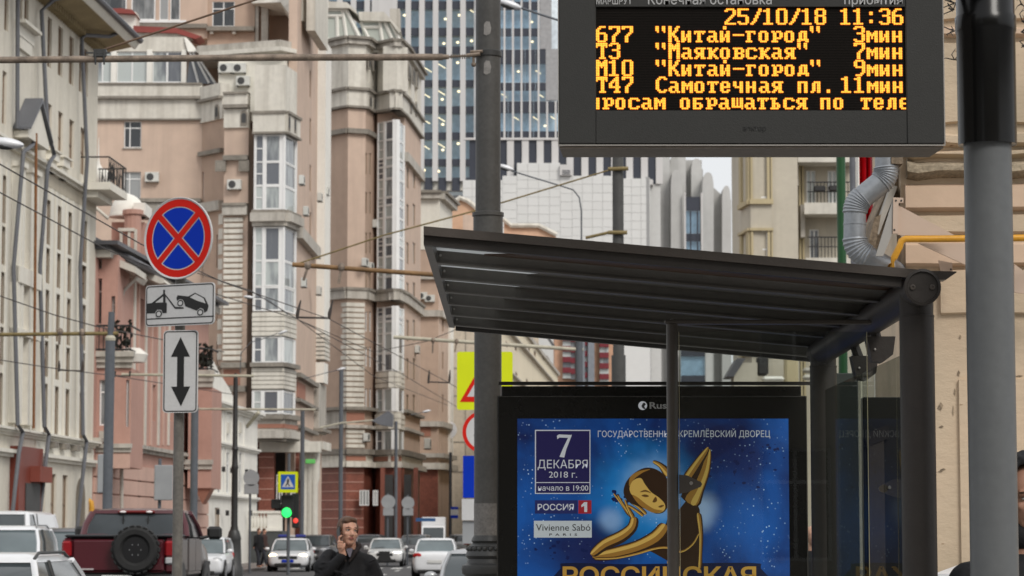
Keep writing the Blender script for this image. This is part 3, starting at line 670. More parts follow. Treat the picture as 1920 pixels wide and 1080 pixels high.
# projecting glazed bay: front, canted side
bayx = [(473, 148.2), (530, 148.0), (553, 150.6)]
fb0 = Face(XF(473, 148.2), 148.2, XF(530, 148.0), 148.0); fb1 = Face(XF(530, 148.0), 148.0, XF(553, 150.6), 150.6)
def bayband(name, y0, y1, m, proud, px0=500):
    z1, z0 = fb0.Z(px0, y0), fb0.Z(px0, y1)
    for f in (fb0, fb1):
        part(name, MB().fb(f, -proud*.25, f.L+proud*.3, z0, z1, -proud, .6), m, hd)
def bayglass(y0, y1, cuts, pm='paneg'):
    z1, z0 = fb0.Z(500, y0), fb0.Z(500, y1)
    for f, splits in ((fb0, ((.04, .30), (.36, .97))), (fb1, ((.06, .94),))):
        part('bay_post', MB().fb(f, 0, f.L*splits[0][0], z0, z1, -.04, .3).fb(f, f.L*splits[-1][1], f.L, z0, z1, -.04, .3), M['wframe'], hd)
        if len(splits) > 1: part('bay_post', MB().fb(f, f.L*splits[0][1], f.L*splits[1][0], z0, z1, -.03, .3), M['wframe'], hd)
        zs = [z0]+[fb0.Z(500, c) for c in sorted(cuts, reverse=True)]+[z1]
        for a, b in splits:
            for i in range(len(zs)-1):
                window(f, f.L*a, f.L*b, zs[i], zs[i+1], hd, 'plain' if f is fb1 or a > .3 else 'sash', 'wframe', pm, .09)
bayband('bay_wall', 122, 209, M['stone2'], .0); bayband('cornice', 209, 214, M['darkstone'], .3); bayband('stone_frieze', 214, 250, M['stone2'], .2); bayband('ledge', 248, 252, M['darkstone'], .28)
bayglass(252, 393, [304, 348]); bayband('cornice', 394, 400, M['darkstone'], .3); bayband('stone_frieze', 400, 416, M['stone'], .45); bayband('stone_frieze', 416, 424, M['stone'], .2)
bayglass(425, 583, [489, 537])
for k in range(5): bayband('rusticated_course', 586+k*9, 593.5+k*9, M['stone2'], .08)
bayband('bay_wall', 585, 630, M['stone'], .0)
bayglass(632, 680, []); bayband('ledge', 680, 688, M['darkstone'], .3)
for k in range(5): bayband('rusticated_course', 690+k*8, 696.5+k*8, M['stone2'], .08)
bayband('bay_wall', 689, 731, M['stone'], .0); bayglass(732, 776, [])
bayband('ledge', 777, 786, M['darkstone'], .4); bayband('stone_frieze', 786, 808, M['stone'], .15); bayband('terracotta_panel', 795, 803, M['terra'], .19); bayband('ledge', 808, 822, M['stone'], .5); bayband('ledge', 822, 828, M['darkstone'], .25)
# long side wall along the street
fs = Face(XF(553, 151.2), 151.2, XF(588, 163), 163); H = []
for c in ((580.5, 583.5),):
    for y0, y1 in ((132, 184), (222, 272), (309, 360), (398, 448)): winpx(fs, c[0], c[1], y0, y1, hd, 'plain', 'bframe', 'paneb', .12, H)
for c in ((587, 588.2),): pass
winpx(fs, 541, 544, 590, 650, hd, 'plain', 'bframe', 'paneb', .12) if False else None
part('wall', MB().wall(fs, 0, fs.L, 0, fs.Z(570, -60), H, .12), M['peach'], hd)
for y0, y1 in ((430, 438), (438, 452)): strip('ledge', fs, y0, y1, M['stone'], hd, .4, 560)
for y0, y1 in ((712, 720), (758, 764), (806, 812)): strip('ledge', fs, y0, y1, M['darkstone'], hd, .35, 575)
strip('terracotta_panel', fs, 724, 752, M['terra'], hd, .05, 572, 1, 6)
strip('ground_stone', fs, 830, 848, M['stone2'], hd, .3, 580)
fs2 = Face(XF(588, 163.05), 163.05, XF(604, 167), 167)
part('wall', MB().wall(fs2, 0, fs2.L, 0, fs2.Z(596, -60), [], .2), M['peach'], hd)
part('white_pilaster', MB().fb(fs2, fs2.U(592), fs2.U(603), fs2.Z(598, 628), fs2.Z(598, 80), -.5, 0), M['white'], hd)
for k in range(6): part('rusticated_course', MB().fb(fs2, fs2.U(592), fs2.U(602), fs2.Z(598, 676-k*8), fs2.Z(598, 670-k*8), -.55, 0), M['stone2'], hd)
part('white_pilaster', MB().fb(fs2, fs2.U(592), fs2.U(600), fs2.Z(598, 720), fs2.Z(598, 682), -.5, 0), M['white'], hd)
part('grey_panel_strip', MB().fb(fs2, fs2.U(589), fs2.U(603), fs2.Z(598, 815), fs2.Z(598, 722), -.3, 0), M['stone'], hd)
strip('ledge', fs2, 806, 812, M['darkstone'], hd, .6, 598); strip('ledge', fs2, 830, 845, M['stone2'], hd, .6, 598)
# red granite ground floor with columns
for pa, pb, Y, mm in ((470, 487, 151.6, 'granite'), (487, 515, 149.9, 'granite'), (515, 548, 153.2, 'acdark'), (548, 566, 152, 'granite')):
    f = facet(pa, Y, pb, Y); part('ground_floor_pier', MB().wall(f, 0, f.L, 0, f.Z((pa+pb)/2, 829), [], .2, 1), M[mm], hd)
    if mm == 'granite':
        for k in range(8): strip('pale_joint', f, 836+k*20, 837.8+k*20, M['pink'], hd, .02, (pa+pb)/2)
for px in (571, 580, 590):
    c = at(px, 900, 151); part('column', MB().lathe([(.32, 0), (.32, .8), (.2, .9), (.2, 4.4), (.3, 4.8), (.3, at(0, 842, 151).z)], (c.x, 151, 0), 14), M['stone2'], hd, smooth=40)
part('portico_lintel', MB().box(XF(487, 149.5), XF(603, 150.3), 149.6, 150.6, at(0, 848, 150).z, at(0, 828, 150).z), M['stone2'], hd)
f = facet(505, 150.3, 556, 150.3); winpx(f, 518, 530, 890, 945, hd, 'cross', rev=.05); winpx(f, 545, 554, 890, 945, hd, 'cross', rev=.05)
# attic: glazed conservatory, penthouse and upper tower
fat = facet(172, 153.4, 352, 153.4)
bar = part('attic_glazing_frame', MB().fb(fat, fat.U(172), fat.U(349), fat.Z(260, 157), fat.Z(260, 154), -.05, .1), M['wframe'], hd)
for i, (a, b) in enumerate(((175, 209), (219, 276), (286, 341))):
    for s in (0, 1):
        m_ = a+(b-a)*.5; winpx(fat, (a, m_)[s], (m_, b)[s], 98, 155, hd, 'trans', 'wframe', 'paneg', .05)
for a, b in ((209, 219), (276, 286), (341, 350)): part('white_post', MB().fb(fat, fat.U(a, 120), fat.U(b, 120), fat.Z(260, 157), fat.Z(260, 94), -.2, .15), M['white'], hd)
part('attic_wall', MB().fb(fat, 0, fat.L-.3, fat.Z(260, 97), fat.Z(260, 70), -.1, .6), M['stone2'], hd)
part('sloped_glazing', MB().prism([at(350, 156, 153.3), at(405, 158, 153.3), at(384, 122, 153.6), at(356, 96, 153.6)], (0, .15, 0)), M['paneg'], hd)
for a, b in (((356, 96), (372, 156)), ((362, 98), (392, 156)), ((370, 105), (404, 157))): part('glazing_bar', MB().tube([at(*a, 153.2), at(*b, 153.15)], .07, 5), M['wframe'], hd)
part('sloped_roof', MB().prism([at(352, 97, 153), at(372, 97, 153), at(352, 73, 153.2), at(345, 70, 153.2)], (0, .8, 0)), M['white'], hd)
# white dormer with red tin
fw = facet(185, 155, 246, 155); part('white_dormer', MB().wall(fw, 0, fw.L, fw.Z(200, 75), fw.Z(200, 22), [], .1, 1.5), M['white'], hd)
part('dormer_roof', MB().prism([at(180, 22, 154.5), at(255, 26, 154.5), at(248, 18, 154.5), at(225, 15, 154.5), at(182, 17, 154.5)], (0, 2, 0)), M['redtin'], hd)
part('roof_slope', MB().prism([at(250, 48, 154), at(330, 52, 154), at(378, 68, 154), at(366, 73, 154), at(330, 62, 154), at(250, 60, 154)], (0, 2, 0)), M['redtin'], hd)
part('roof_slope_wall', MB().prism([at(250, 60, 154.2), at(330, 62, 154.2), at(360, 72, 154.2), at(250, 72, 154.2)], (0, 1, 0)), M['stone'], hd)
fu = facet(160, 158, 382, 158); H = []
for a, b in ((184, 189), (189, 238), (246, 292), (299, 316), (319, 338)): winpx(fu, a, b, -30, 38, hd, 'plain', 'wframe', 'pane', .1, H)
part('upper_wall', MB().wall(fu, 0, fu.L, fu.Z(270, 72), fu.Z(270, -70), H, .1), M['peach'], hd)
part('window_sill_band', MB().fb(fu, fu.U(244), fu.U(342), fu.Z(290, 43), fu.Z(290, 38.5), -.12, 0), M['wframe'], hd); strip('ledge', fu, 46, 54, M['darkstone'], hd, .3, 290, fu.U(250, 50))
fu1 = facet(382, 158.1, 472, 158.1); H = []
winpx(fu1, 398, 440, 3, 50, hd, 'cross', 'wframe', 'pane', .1, H)
part('upper_wall', MB().wall(fu1, 0, fu1.L, fu1.Z(420, 130), fu1.Z(420, -70), H, .1), M['peachd'], hd); strip('ledge', fu1, 52, 60, M['darkstone'], hd, .5, 420)
for px in (398, 440): part('ledge_console', MB(fu1.M(fu1.U(px, 60), fu1.Z(px, 64), -.4)).box(-.1, .1, 0, .4, -.05, .35), M['stone'], hd)
part('recess_wall', MB().wall(facet(470, 160, 552, 160), 0, 2.6, fu1.Z(500, 140), fu1.Z(500, -70), [], .1), M['peachd'], hd)
for a, b in ((473, 479), (484, 497)): part('recess_column', MB().fb(facet(a, 157.9, b, 157.9), 0, (b-a)/F*158, fu1.Z(480, 86), fu1.Z(480, -20), 0, .6), M['stone'], hd)
part('overhang', MB().prism([at(472, 6, 157.5), at(526, 4, 154.5), at(552, 38, 152.6), at(590, 40, 155), at(590, -60, 155), at(472, -60, 157.5)], (0, 4, 0)), M['stone2'], hd)
part('overhang_side', MB().wall(Face(XF(586, 153.2), 153.2, XF(612, 160), 160), 0, 6.5, at(590, 62, 154).z, at(590, -60, 154).z, [], .2), M['stone2'], hd)
part('stone_ball', MB().lathe([(.3, 0), (.42, .3), (.2, .62), (.02, .7)], (XF(487, 153), 153, fd1.Z(487, 82)), 12), M['stone2'], hd, smooth=40)
part("curved_cornice", MB().prism([(XF(362, 152.5), 152.5, at(0, 96, 152).z), (XF(520, 150.5), 150.5, at(0, 96, 152).z), (XF(548, 151.4), 151.4, at(0, 96, 152).z), (XF(548, 158), 158, at(0, 96, 152).z), (XF(362, 158), 158, at(0, 96, 152).z)], (0, 0, .4)), M['stone'], hd)
part('curved_cornice', MB().prism([(XF(366, 151.9), 151.9, at(0, 106, 152).z), (XF(522, 150), 150, at(0, 106, 152).z), (XF(552, 151), 151, at(0, 106, 152).z), (XF(552, 158), 158, at(0, 106, 152).z), (XF(366, 158), 158, at(0, 106, 152).z)], (0, 0, .24)), M['stone2'], hd)
fp_ = facet(404, 151.2, 532, 150.9); part('penthouse_wall', MB().wall(fp_, 0, fp_.L, fp_.Z(470, 210), fp_.Z(470, 105), [], .2, 4), M['cream2'], hd)
fpc = facet(532, 150.9, 554, 154); part('penthouse_wall', MB().wall(fpc, 0, fpc.L, fpc.Z(545, 232), fpc.Z(545, 105), [(.3, .65, fpc.Z(545, 210), fpc.Z(545, 140)), (1.0, 1.3, fpc.Z(545, 210), fpc.Z(545, 150))], .2, 2), M['cream2'], hd)
for x0, y0, x1, y1 in ((594, 25, 574, 0),): pass
part('core', MB().box(XF(175, 155), XF(545, 155), 156, 166, 0, at(0, 90, 156).z), M['peachd'], hd)
part('upper_core', MB().box(XF(190, 160), XF(585, 163), 161.5, 170, at(0, 140, 156).z, at(0, -62, 160).z), M['peachd'], hd)
for f, px, py in ((fd2, 440, 348), (fd0, 286, 333), (fd0, 425, 128), (fd0, 448, 128), (fd0, 457, 152)):
    pass
aircon(fd2, 441, 347, lab='white air conditioner on the peach wall above the striped turret'); aircon(fd0, 286, 333, lab='white air conditioner beside the window of the frontal peach wing')
for i, (px, py) in enumerate(((424, 129), (450, 129), (457, 153))): aircon(fp_, px, py, lab=('white air conditioner, left of the trio on the cream penthouse wall', 'white air conditioner, upper right of the trio on the cream penthouse wall', 'white air conditioner, lowest of the trio on the cream penthouse wall')[i])
for i, (f, px, py) in enumerate(((fd3, 468, 410), (fd3, 467, 503), (fd3, 466, 598))): aircon(f, px, py, lab=('air conditioner in the recess at the top of the striped turret', 'air conditioner in the recess beside the middle of the striped turret', 'air conditioner in the recess near the foot of the striped turret')[i], s=.9)
for i, (px, py) in enumerate(((548, 338), (556, 396), (552, 530), (581, 545), (583, 370), (596, 358))): aircon(fs, px, py, lab=('air conditioner under a dark hood on the side of the peach block', 'air conditioner with a pipe under it on the side of the peach block', 'grey air conditioner low on the side of the glazed bay', 'air conditioner beside the white pilaster of the peach block', 'air conditioner under a narrow window of the peach block', 'uppermost air conditioner on the white pilaster')[i], s=.9, d=-.4)
# white balustrade terrace in front of it
bt = thing('balustrade', 'white stone balustrade on a grey plinth in front of the red granite entrance', 'balustrade', (XF(500, 140), 140, 0))
f = facet(470, 140, 531, 140); z0, z1 = f.Z(500, 992), f.Z(500, 958)
part('plinth', MB().fb(f, 0, f.L, 0, z0-.1, 0, 3), mat('dark_grey_plinth', (.07, .075, .075), .7, .2), bt); part('base_rail', MB().fb(f, 0, f.L, z0-.1, z0+.05, -.06, .4), M['white'], bt); part('top_rail', MB().fb(f, 0, f.L, z1-.12, z1, -.08, .4), M['white'], bt)
part('panel', MB().fb(f, f.L*.55, f.L, z0+.05, z1-.12, 0, .3), M['white'], bt)
bm = MB().lathe([(.06, 0), (.09, .1), (.11, .3), (.05, .55), (.07, .62)], (0, 0, 0), 10).mesh('baluster', M['white'], True); hgt = z1-.12-z0-.05
for k in range(6):
    o = inst('baluster', bm, bt, Matrix.Translation(f.P(.1+k*.17, z0+.05, .1)) @ Matrix.Diagonal((1, 1, hgt/.62, 1)))

# ================================================================== E: second tower
he = thing('peach_corner_tower', 'tall peach apartment tower with glazed corner bay and rooftop conservatories behind the wide pole', 'building', (XF(690, 190), 190, 0))
ef = [(604, 187), (650, 185), (683, 185.5), (703, 188.5), (706, 187.5), (742, 186), (757, 189), (788, 200)]
fe = [Face(XF(ef[i][0], ef[i][1]), ef[i][1], XF(ef[i+1][0], ef[i+1][1]), ef[i+1][1]) for i in range(len(ef)-1)]
emats = ['peachd', 'peach', 'peachd', 'peachd', None, None, 'peach']
def eband(name, y0, y1, m, proud, px=640, idx=(0, 1, 2, 3, 4, 5, 6)):
    z1, z0 = fe[0].Z(px, y0), fe[0].Z(px, y1)
    for i in idx: part(name, MB().fb(fe[i], -proud*.3, fe[i].L+proud*.3, z0, z1, -proud, .5), m, he)
ztop = fe[0].Z(640, 205)
Hs = {2: [], 6: []}
for y0 in (285, 358, 434, 508):
    for a, b in ((678.5, 682), (689, 693)): winpx(fe[2], a+6 if False else (685 if a < 685 else 692.5), (688.5 if a < 685 else 696), y0+2, y0+42, he, 'plain', 'bframe', 'paneb', .12, Hs[2])
for y0 in (584, 650, 728): 
    for a, b in ((685, 688.5), (692.5, 696)): winpx(fe[2], a, b, y0, y0+38, he, 'plain', 'wframe', 'pane', .12, Hs[2])
for y0 in (313, 383, 455, 530, 600, 672, 740):
    for a, b in ((762, 766.5), (774, 778.5)): winpx(fe[6], a, b, y0, y0+40, he, 'plain', 'bframe', 'paneb', .12, Hs[6])
for i, mm in enumerate(emats):
    if mm: part('wall', MB().wall(fe[i], 0, fe[i].L, fe[0].Z(640, 875), ztop, Hs.get(i, []), .12, 1.0), M[mm], he)
# glazed bay: floors of 73 px
def eglass(y0, y1, cuts):
    z1, z0 = fe[0].Z(640, y0), fe[0].Z(640, y1); zs = [z0]+[fe[0].Z(640, c) for c in sorted(cuts, reverse=True)]+[z1]
    for i in (4, 5):
        f = fe[i]; sp_ = ((.02, .30), (.40, .96)) if i == 4 else ((.08, .92),)
        part('bay_post', MB().fb(f, 0, f.L*sp_[0][0], z0, z1, -.03, .3).fb(f, f.L*sp_[-1][1], f.L, z0, z1, -.03, .3), M['wframe'], he)
        if i == 4: part('bay_post', MB().fb(f, f.L*.30, f.L*.40, z0, z1, -.02, .3), M['wframe'], he)
        for a, b in sp_:
            for k in range(len(zs)-1): window(f, f.L*a, f.L*b, zs[k], zs[k+1], he, 'plain' if a > .3 or i == 5 else 'sash', 'wframe', 'paneg', .08)
eglass(222, 553, [258, 292, 308, 331, 366, 381, 404, 440, 456, 478, 515])
eband('stone_frieze', 170, 200, M['stone2'], .15); eband('cornice', 166, 171, M['darkstone'], .35); eband('ledge', 200, 204, M['darkstone'], .25)
eband('upper_wall', 84, 167, M['cream2'], 0, thick if False else 640) if False else None
z1, z0 = fe[0].Z(640, 84), fe[0].Z(640, 167)
for i in range(7): part('upper_wall', MB().wall(fe[i], 0, fe[i].L, z0, z1, [(fe[i].L*.2, fe[i].L*.35, z0+.6, z1-1), (fe[i].L*.6, fe[i].L*.75, z0+.6, z1-1.2)] if i in (2, 6) else [], .2, 1), M['stone2'], he)
eband('cornice', 75, 85, M['stone'], .3); eband('cornice', 71, 76, M['darkstone'], .5)
eband('ledge', 243, 252, M['darkstone'], .3, 640, (0, 1, 2)); eband('ledge', 262, 280, M['stone'], .3, 700, (6,))
eband('cornice', 540, 545, M['darkstone'], .4); eband('cornice', 545, 561, M['stone'], .3)
eglass(572, 694, [590, 600, 623, 660]); 
for k in range(3): eband('rusticated_course', 697+k*10, 705+k*10, M['stone2'], .08, 640, (4, 5))
eband('bay_wall', 695, 727, M['stone'], 0, 640, (4, 5)); eglass(727, 770, []); 
for k in range(3): eband('rusticated_course', 775+k*10, 783+k*10, M['stone2'], .1, 640, (4, 5))
eband('bay_wall', 771, 804, M['stone'], 0, 640, (4, 5)); eglass(805, 846, []); eband('bay_wall', 846, 860, M['stone2'], .1, 640, (4, 5))
# striped quoin pier
z0, z1 = fe[0].Z(650, 765), fe[0].Z(650, 566); n = 20
for k in range(n):
    a = z0+(z1-z0)*k/n; b = a+(z1-z0)/n
    part('quoin_course', MB().fb(fe[1], -.05, fe[1].L*.98, a+.05, b-.05, -.12, 0).fb(fe[0], fe[0].L*(.8 if k % 2 else .86), fe[0].L+.05, a+.05, b-.05, -.10, 0), M['stone2'], he)
eband('ledge', 763, 769, M['darkstone'], .35, 640, (0, 1, 2, 3, 6)); eband('stone_panel', 770, 796, M['stone'], .05, 640, (0,)); eband('terracotta_panel', 774, 792, M['terra'], .05, 640, (1,)); eband('ledge', 797, 803, M['stone'], .3, 640, (0, 1, 2, 3, 6))
for k in range(4): eband('quoin_course', 806+k*9, 812.5+k*9, M['stone2'], .1, 640, (1,))
eband('ledge', 842, 852, M['darkstone'], .45); eband('stone_frieze', 853, 874, M['stone2'], .2); eband('terracotta_panel', 855, 864, M['terra'], .24, 640, (1, 4)); eband('base_cornice', 866, 876, M['stone2'], .5)
for i in (0, 1, 2, 3, 4, 5, 6): part('granite_base', MB().wall(fe[i], 0, fe[i].L, 0, fe[0].Z(640, 876), [], .2, .8), M['granite'], he)
for k in range(7):
    eband('pale_joint', 886+k*17, 887.8+k*17, M['pink'], .025, 640, (0, 1))
for a, b in ((674, 691), (699, 708)):
    f = facet(a, 184.6, b, 184.6); winpx(f, a, b, 920, 948, he, 'three', 'wframe', 'pane', .05)
for a, b in ((722, 738), (758, 772)):
    f = facet(a, 185.4, b, 185.4); part('shop_window', MB().fb(f, 0, f.L, 0, f.Z(a, 890), 0, .1), M['acdark'], he)
for px in (714, 745, 776): part('granite_pilaster', MB().box(XF(px, 185), XF(px+8, 185), 185.0, 186, 0, fe[0].Z(640, 877)), M['granite'], he)
part('core', MB().box(XF(612, 192), XF(745, 192), 191, 206, 0, fe[0].Z(640, 80)), M['peachd'], he)
# conservatories on the roof
def conserv(pts, Y, bars):
    o = part('conservatory', MB().prism([at(x, y, Y) for x, y in pts], (0, 3, 0)), mat('conservatory_glass_%d' % Y, (.48, .51, .46), .12, .2, .3), he)
    for a, b in bars: part('glazing_bar', MB().tube([at(*a, Y-.05), at(*b, Y-.05)], .13, 5), M['white'], o)
conserv([(606, 74), (684, 78), (652, 16), (606, 16)], 186.5, [((608, 16), (606, 74)), ((642, 16), (650, 73)), ((650, 20), (676, 76)), ((606, 18), (652, 18)), ((606, 30), (645, 30)), ((606, 74), (684, 78)), ((632, 30), (633, 73))])
conserv([(684, 96), (760, 97), (733, 40), (676, 40)], 187.5, [((676, 42), (702, 93)), ((712, 40), (719, 94)), ((722, 42), (744, 96)), ((733, 42), (760, 98)), ((676, 39), (733, 39)), ((680, 51), (710, 51)), ((690, 95), (760, 97))])
part('conservatory_roof', MB().prism([at(604, 15, 186), at(655, 15, 186), at(672, 28, 186), at(668, 20, 186), at(650, 4, 186), at(604, 2, 186)], (0, 4, 0)), M['stone2'], he)
part('conservatory_roof', MB().prism([at(674, 38, 187), at(732, 40, 187), at(748, 62, 187), at(752, 58, 187), at(720, 22, 187), at(672, 22, 187)], (0, 4, 0)), M['stone2'], he)
part('roof_stack', MB().box(XF(728, 190), XF(747, 190), 190, 192, at(0, 60, 190).z, at(0, 16, 190).z), M['stone'], he)
for i, (px, py, f) in enumerate(((700, 420, fe[2]), (680, 492, fe[2]), (690, 500, fe[2]), (683, 820, fe[2]))): aircon(f, px, py, lab=('lone air conditioner left of the glazed bay of the corner tower', 'left of two air conditioners beside the glazed bay of the corner tower', 'right of two air conditioners beside the glazed bay of the corner tower', 'air conditioner low beside the glazed bay of the corner tower')[i])
aircon(fe[6], 778, 655, lab='air conditioner on the right flank of the corner tower'); aircon(fe[6], 796, 832, lab='large white air conditioner low on the right flank of the corner tower', s=1.4) 

# ================================================================== F: set-back wing, pale end walls
hf = thing('peach_wing', 'set-back peach wing with cream corner and white stripe right of the corner tower', 'building', (XF(815, 215), 215, 0))
f0 = facet(783, 214, 822, 214); f1_ = facet(822, 214, 846, 222)
zt_ = f0.Z(800, 372); H = []
for y in (500, 590, 660, 740): winpx(f1_, 828, 832, y, y+32, hf, 'plain', 'bframe', 'paneb', .12, H)
part('wall', MB().wall(f0, 0, f0.L, 0, zt_, [], .2), M['peachd'], hf); part('wall', MB().wall(f1_, 0, f1_.L, 0, zt_, H, .12), M['peach'], hf)
for f in (f0, f1_):
    for a, b, m_, p in ((372, 468, 'cream2', .06), (363, 373, 'stone', .5), (358, 363, 'darkstone', .7), (512, 524, 'stone', .3), (582, 594, 'stone', .35), (790, 800, 'stone', .4), (850, 858, 'stone', .5), (868, 880, 'stone2', .6)):
        part('ledge' if b-a < 20 else 'cream_field', MB().fb(f, 0, f.L+p*.3, f0.Z(800, b), f0.Z(800, a), -p, 0), M[m_], hf)
part('white_stripe', MB().fb(f1_, f1_.L*.75, f1_.L, f0.Z(800, 860), f0.Z(800, 565), -.2, 0), M['white'], hf)
for a, b in ((803, 832),): part('terracotta_panel', MB().fb(f0, f0.U(790), f0.U(808), f0.Z(800, 818), f0.Z(800, 800), -.06, 0), M['terra'], hf)
part('granite_base', MB().fb(f0, 0, f0.L, 0, f0.Z(800, 880), -.1, 0), M['granite'], hf)
part('core', MB().box(XF(790, 218), XF(830, 218), 216, 228, 0, zt_), M['peachd'], hf)
for i, (px, py) in enumerate(((792, 555), (806, 560))): aircon(f0, px, py, lab=('dark air conditioner on the set-back peach wing, left one', 'air conditioner on the set-back peach wing, right one')[i])

hw = thing('tiled_end_wall', 'windowless beige tiled end wall of a building behind the corner tower', 'building', (XF(880, 235), 235, 0))
fw_ = facet(800, 235, 1010, 240)
part('wall', MB().wall(fw_, 0, fw_.L, 0, fw_.Z(870, 610), [], .2, 12), mat('beige_tile', (.52, .45, .36), .8, .12, .35, .12, .1, 8, streak=.3), hw)
for py in (640, 690, 742, 828, 884, 952): part('joint_band', MB().fb(fw_, 0, fw_.L, fw_.Z(870, py+1.6), fw_.Z(870, py), -.05, 0), M['darkstone'], hw)
for px in (872, 838): part('joint_band', MB().fb(fw_, fw_.U(px), fw_.U(px)+.07, 0, fw_.Z(870, 612), -.04, 0), M['darkstone'], hw)
solo('satellite_dish', MB().lathe([(.75, 0), (.6, .15), (.3, .26), (.02, .3)], at(840, 806, 220), 18, 'Y'), M['tin'], 'white satellite dish on the edge of the beige tiled wall', 'satellite dish', at(840, 806, 220), smooth=40)

hcr = thing('cream_slope_house', 'long cream building with a descending row of small windows seen under the shelter roof', 'building', (XF(1000, 200), 210, 0))
p0_, p1_ = at(930, 700, 175), at(1046, 700, 262); fr = Face(p0_.x, p0_.y, p1_.x, p1_.y); H = []
for px, py in ((950, 645), (967, 652), (992, 655), (1003, 662), (1018, 668), (1029, 674), (968, 702), (988, 715), (1010, 728)):
    winpx(fr, px-2, px+2, py-4, py+6, hcr, 'plain', 'bframe', 'pane', .1, H)
zc = fr.Z(930, 560); part('wall', MB().wall(fr, 0, fr.L, 0, zc, H, .1), mat('warm_cream_plaster', (.74, .66, .50), .85, .05, .3), hcr)
for py in (612, 690): part('string_course', MB().fb(fr, 0, fr.L, fr.Z(945, py+3), fr.Z(945, py), -.3, 0), M['stone'], hcr)
part('roof', MB().fb(fr, -.2, fr.L, zc, zc+.3, -.2, .3), M['stone'], hcr)
part('dark_vent', MB().fb(fr, fr.U(1022), fr.U(1040), fr.Z(1030, 641), fr.Z(1030, 634), -.06, 0), M['acdark'], hcr)
hr = thing('red_balcony_block', 'distant flats with stacked dark red balconies seen under the shelter roof', 'building', (XF(1100, 290), 290, 0))
f = facet(1040, 288, 1152, 288)
part('wall', MB().wall(f, 0, f.L, 0, f.Z(1100, 590), [], .2, 8), mat('apricot_panel', (.60, .36, .24), .8, .1), hr)
mred = mat('dark_red_balcony', (.17, .02, .03), .6, .1)
for px0, px1, ofs, mm in ((1055, 1070, 0, mred), (1070, 1078, 2, mred), (1096, 1101, 9, mred), (1124, 1141, 12, mred)):
    for k in range(6):
        y0 = 590+k*20+ofs
        part('balcony', MB().fb(f, f.U(px0), f.U(px1), f.Z(1060, y0+10), f.Z(1060, y0), -1, 0), mm, hr)
        part('balcony_glazing', MB().fb(f, f.U(px0), f.U(px1), f.Z(1060, y0+20), f.Z(1060, y0+10), -.7, 0), M['paneg'], hr)
for px0, px1 in ((1080, 1096), (1102, 1114)): part('grey_shaft', MB().fb(f, f.U(px0), f.U(px1), 0, f.Z(1060, 592), -1.2, 0), mat('blue_grey_shaft', (.22, .24, .27), .7), hr)
# peach rooftops peeping above the shelter roof
hp = thing('peach_rooftop', 'peach house gable seen just above the left end of the shelter roof', 'building', (XF(880, 250), 250, 0))
part('wall', MB().prism([at(x, y, 250) for x, y in ((846, 520), (846, 385), (862, 372), (878, 378), (905, 400), (915, 500))], (0, 8, 0)), mat('apricot_plaster', (.62, .40, .27), .8, .08), hp)
part('penthouse', MB().prism([at(x, y, 246) for x, y in ((868, 520), (868, 402), (898, 405), (900, 520))], (0, 3, 0)), M['peach'], hp)
part('roof_coping', MB().tube([at(846, 384, 249.8), at(862, 371, 249.8), at(878, 377, 249.8), at(906, 400, 249.8)], .25, 6), M['stone2'], hp)
part('wall', MB().prism([at(x, y, 255) for x, y in ((944, 520), (945, 412), (958, 424), (1010, 424), (1042, 438), (1048, 520))], (0, 8, 0)), mat('apricot_plaster_light', (.66, .43, .30), .8, .08), hp)
part('roof_coping', MB().tube([at(944, 411, 254.8), at(958, 423, 254.8), at(1010, 423, 254.8), at(1044, 440, 254.8)], .25, 6), M['stone2'], hp)

# arched niches in the friezes
def arch(f, px, py0, py1, w, parent, d=-.22):
    u, z1 = f.uz(px, py0); z0 = f.Z(px, py1)
    pts = [f.P(u-w, z0, d), f.P(u+w, z0, d), f.P(u+w, z1-w, d)]+[f.P(u+w*math.cos(a), z1-w+w*math.sin(a), d) for a in [math.pi*k/6 for k in range(1, 6)]]+[f.P(u-w, z1-w, d)]
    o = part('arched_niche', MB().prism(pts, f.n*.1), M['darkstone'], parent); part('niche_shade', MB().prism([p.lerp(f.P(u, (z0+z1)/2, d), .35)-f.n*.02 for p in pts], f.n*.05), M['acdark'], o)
for f, px, y0, y1, w, par in ((fb1, 536, 214, 246, .22, hd), (fb1, 547, 218, 250, .22, hd), (fd1, 412, 196, 224, .2, hd), (fd2, 459, 208, 236, .2, hd), (fe[2], 690, 178, 204, .35, he), (fe[2], 698, 182, 208, .35, he), (fe[6], 766, 184, 212, .4, he), (fe[6], 776, 190, 218, .4, he), (fe[6], 762, 118, 150, .35, he), (fe[6], 770, 126, 158, .35, he), (fe[6], 778, 134, 166, .35, he), (fe[2], 688, 104, 130, .3, he), (fe[2], 697, 108, 134, .3, he), (fpc, 548, 90, 118, .2, hd)):
    arch(f, px, y0, y1, w, par)
# ================================================================== G: glass and stone office tower
YG = 410
hg = thing('office_tower', 'grey office tower of pale fins and blue glass filling the sky above the street', 'skyscraper', (XF(860, YG), YG, 0))
M['fin'] = mat('pale_stone_fin', (.60, .585, .575), .7, .05, .1, .03); M['spandrel'] = mat('slate_spandrel', (.045, .05, .068), .4, .1, .2)
M['blueglass'] = clear_glass('blue_tower_glass', (.76, .83, .88), 1.4)
M['office'] = mat('glowing_interior', (.75, .82, .88), .8, .25, .12, .2); M['office'].node_tree.nodes['Principled BSDF'].inputs['Emission Color'].default_value = (.42, .48, .52, 1); M['office'].node_tree.nodes['Principled BSDF'].inputs['Emission Strength'].default_value = .22; M['tube'] = emit('office_light', (1, .74, .42), 3.2)  # interior walls given a faint added glow to brighten the rooms behind the glass
def fg(pa, pb, Y): return facet(pa, Y, pb, Y)
f = fg(590, 905, YG); K = F/YG
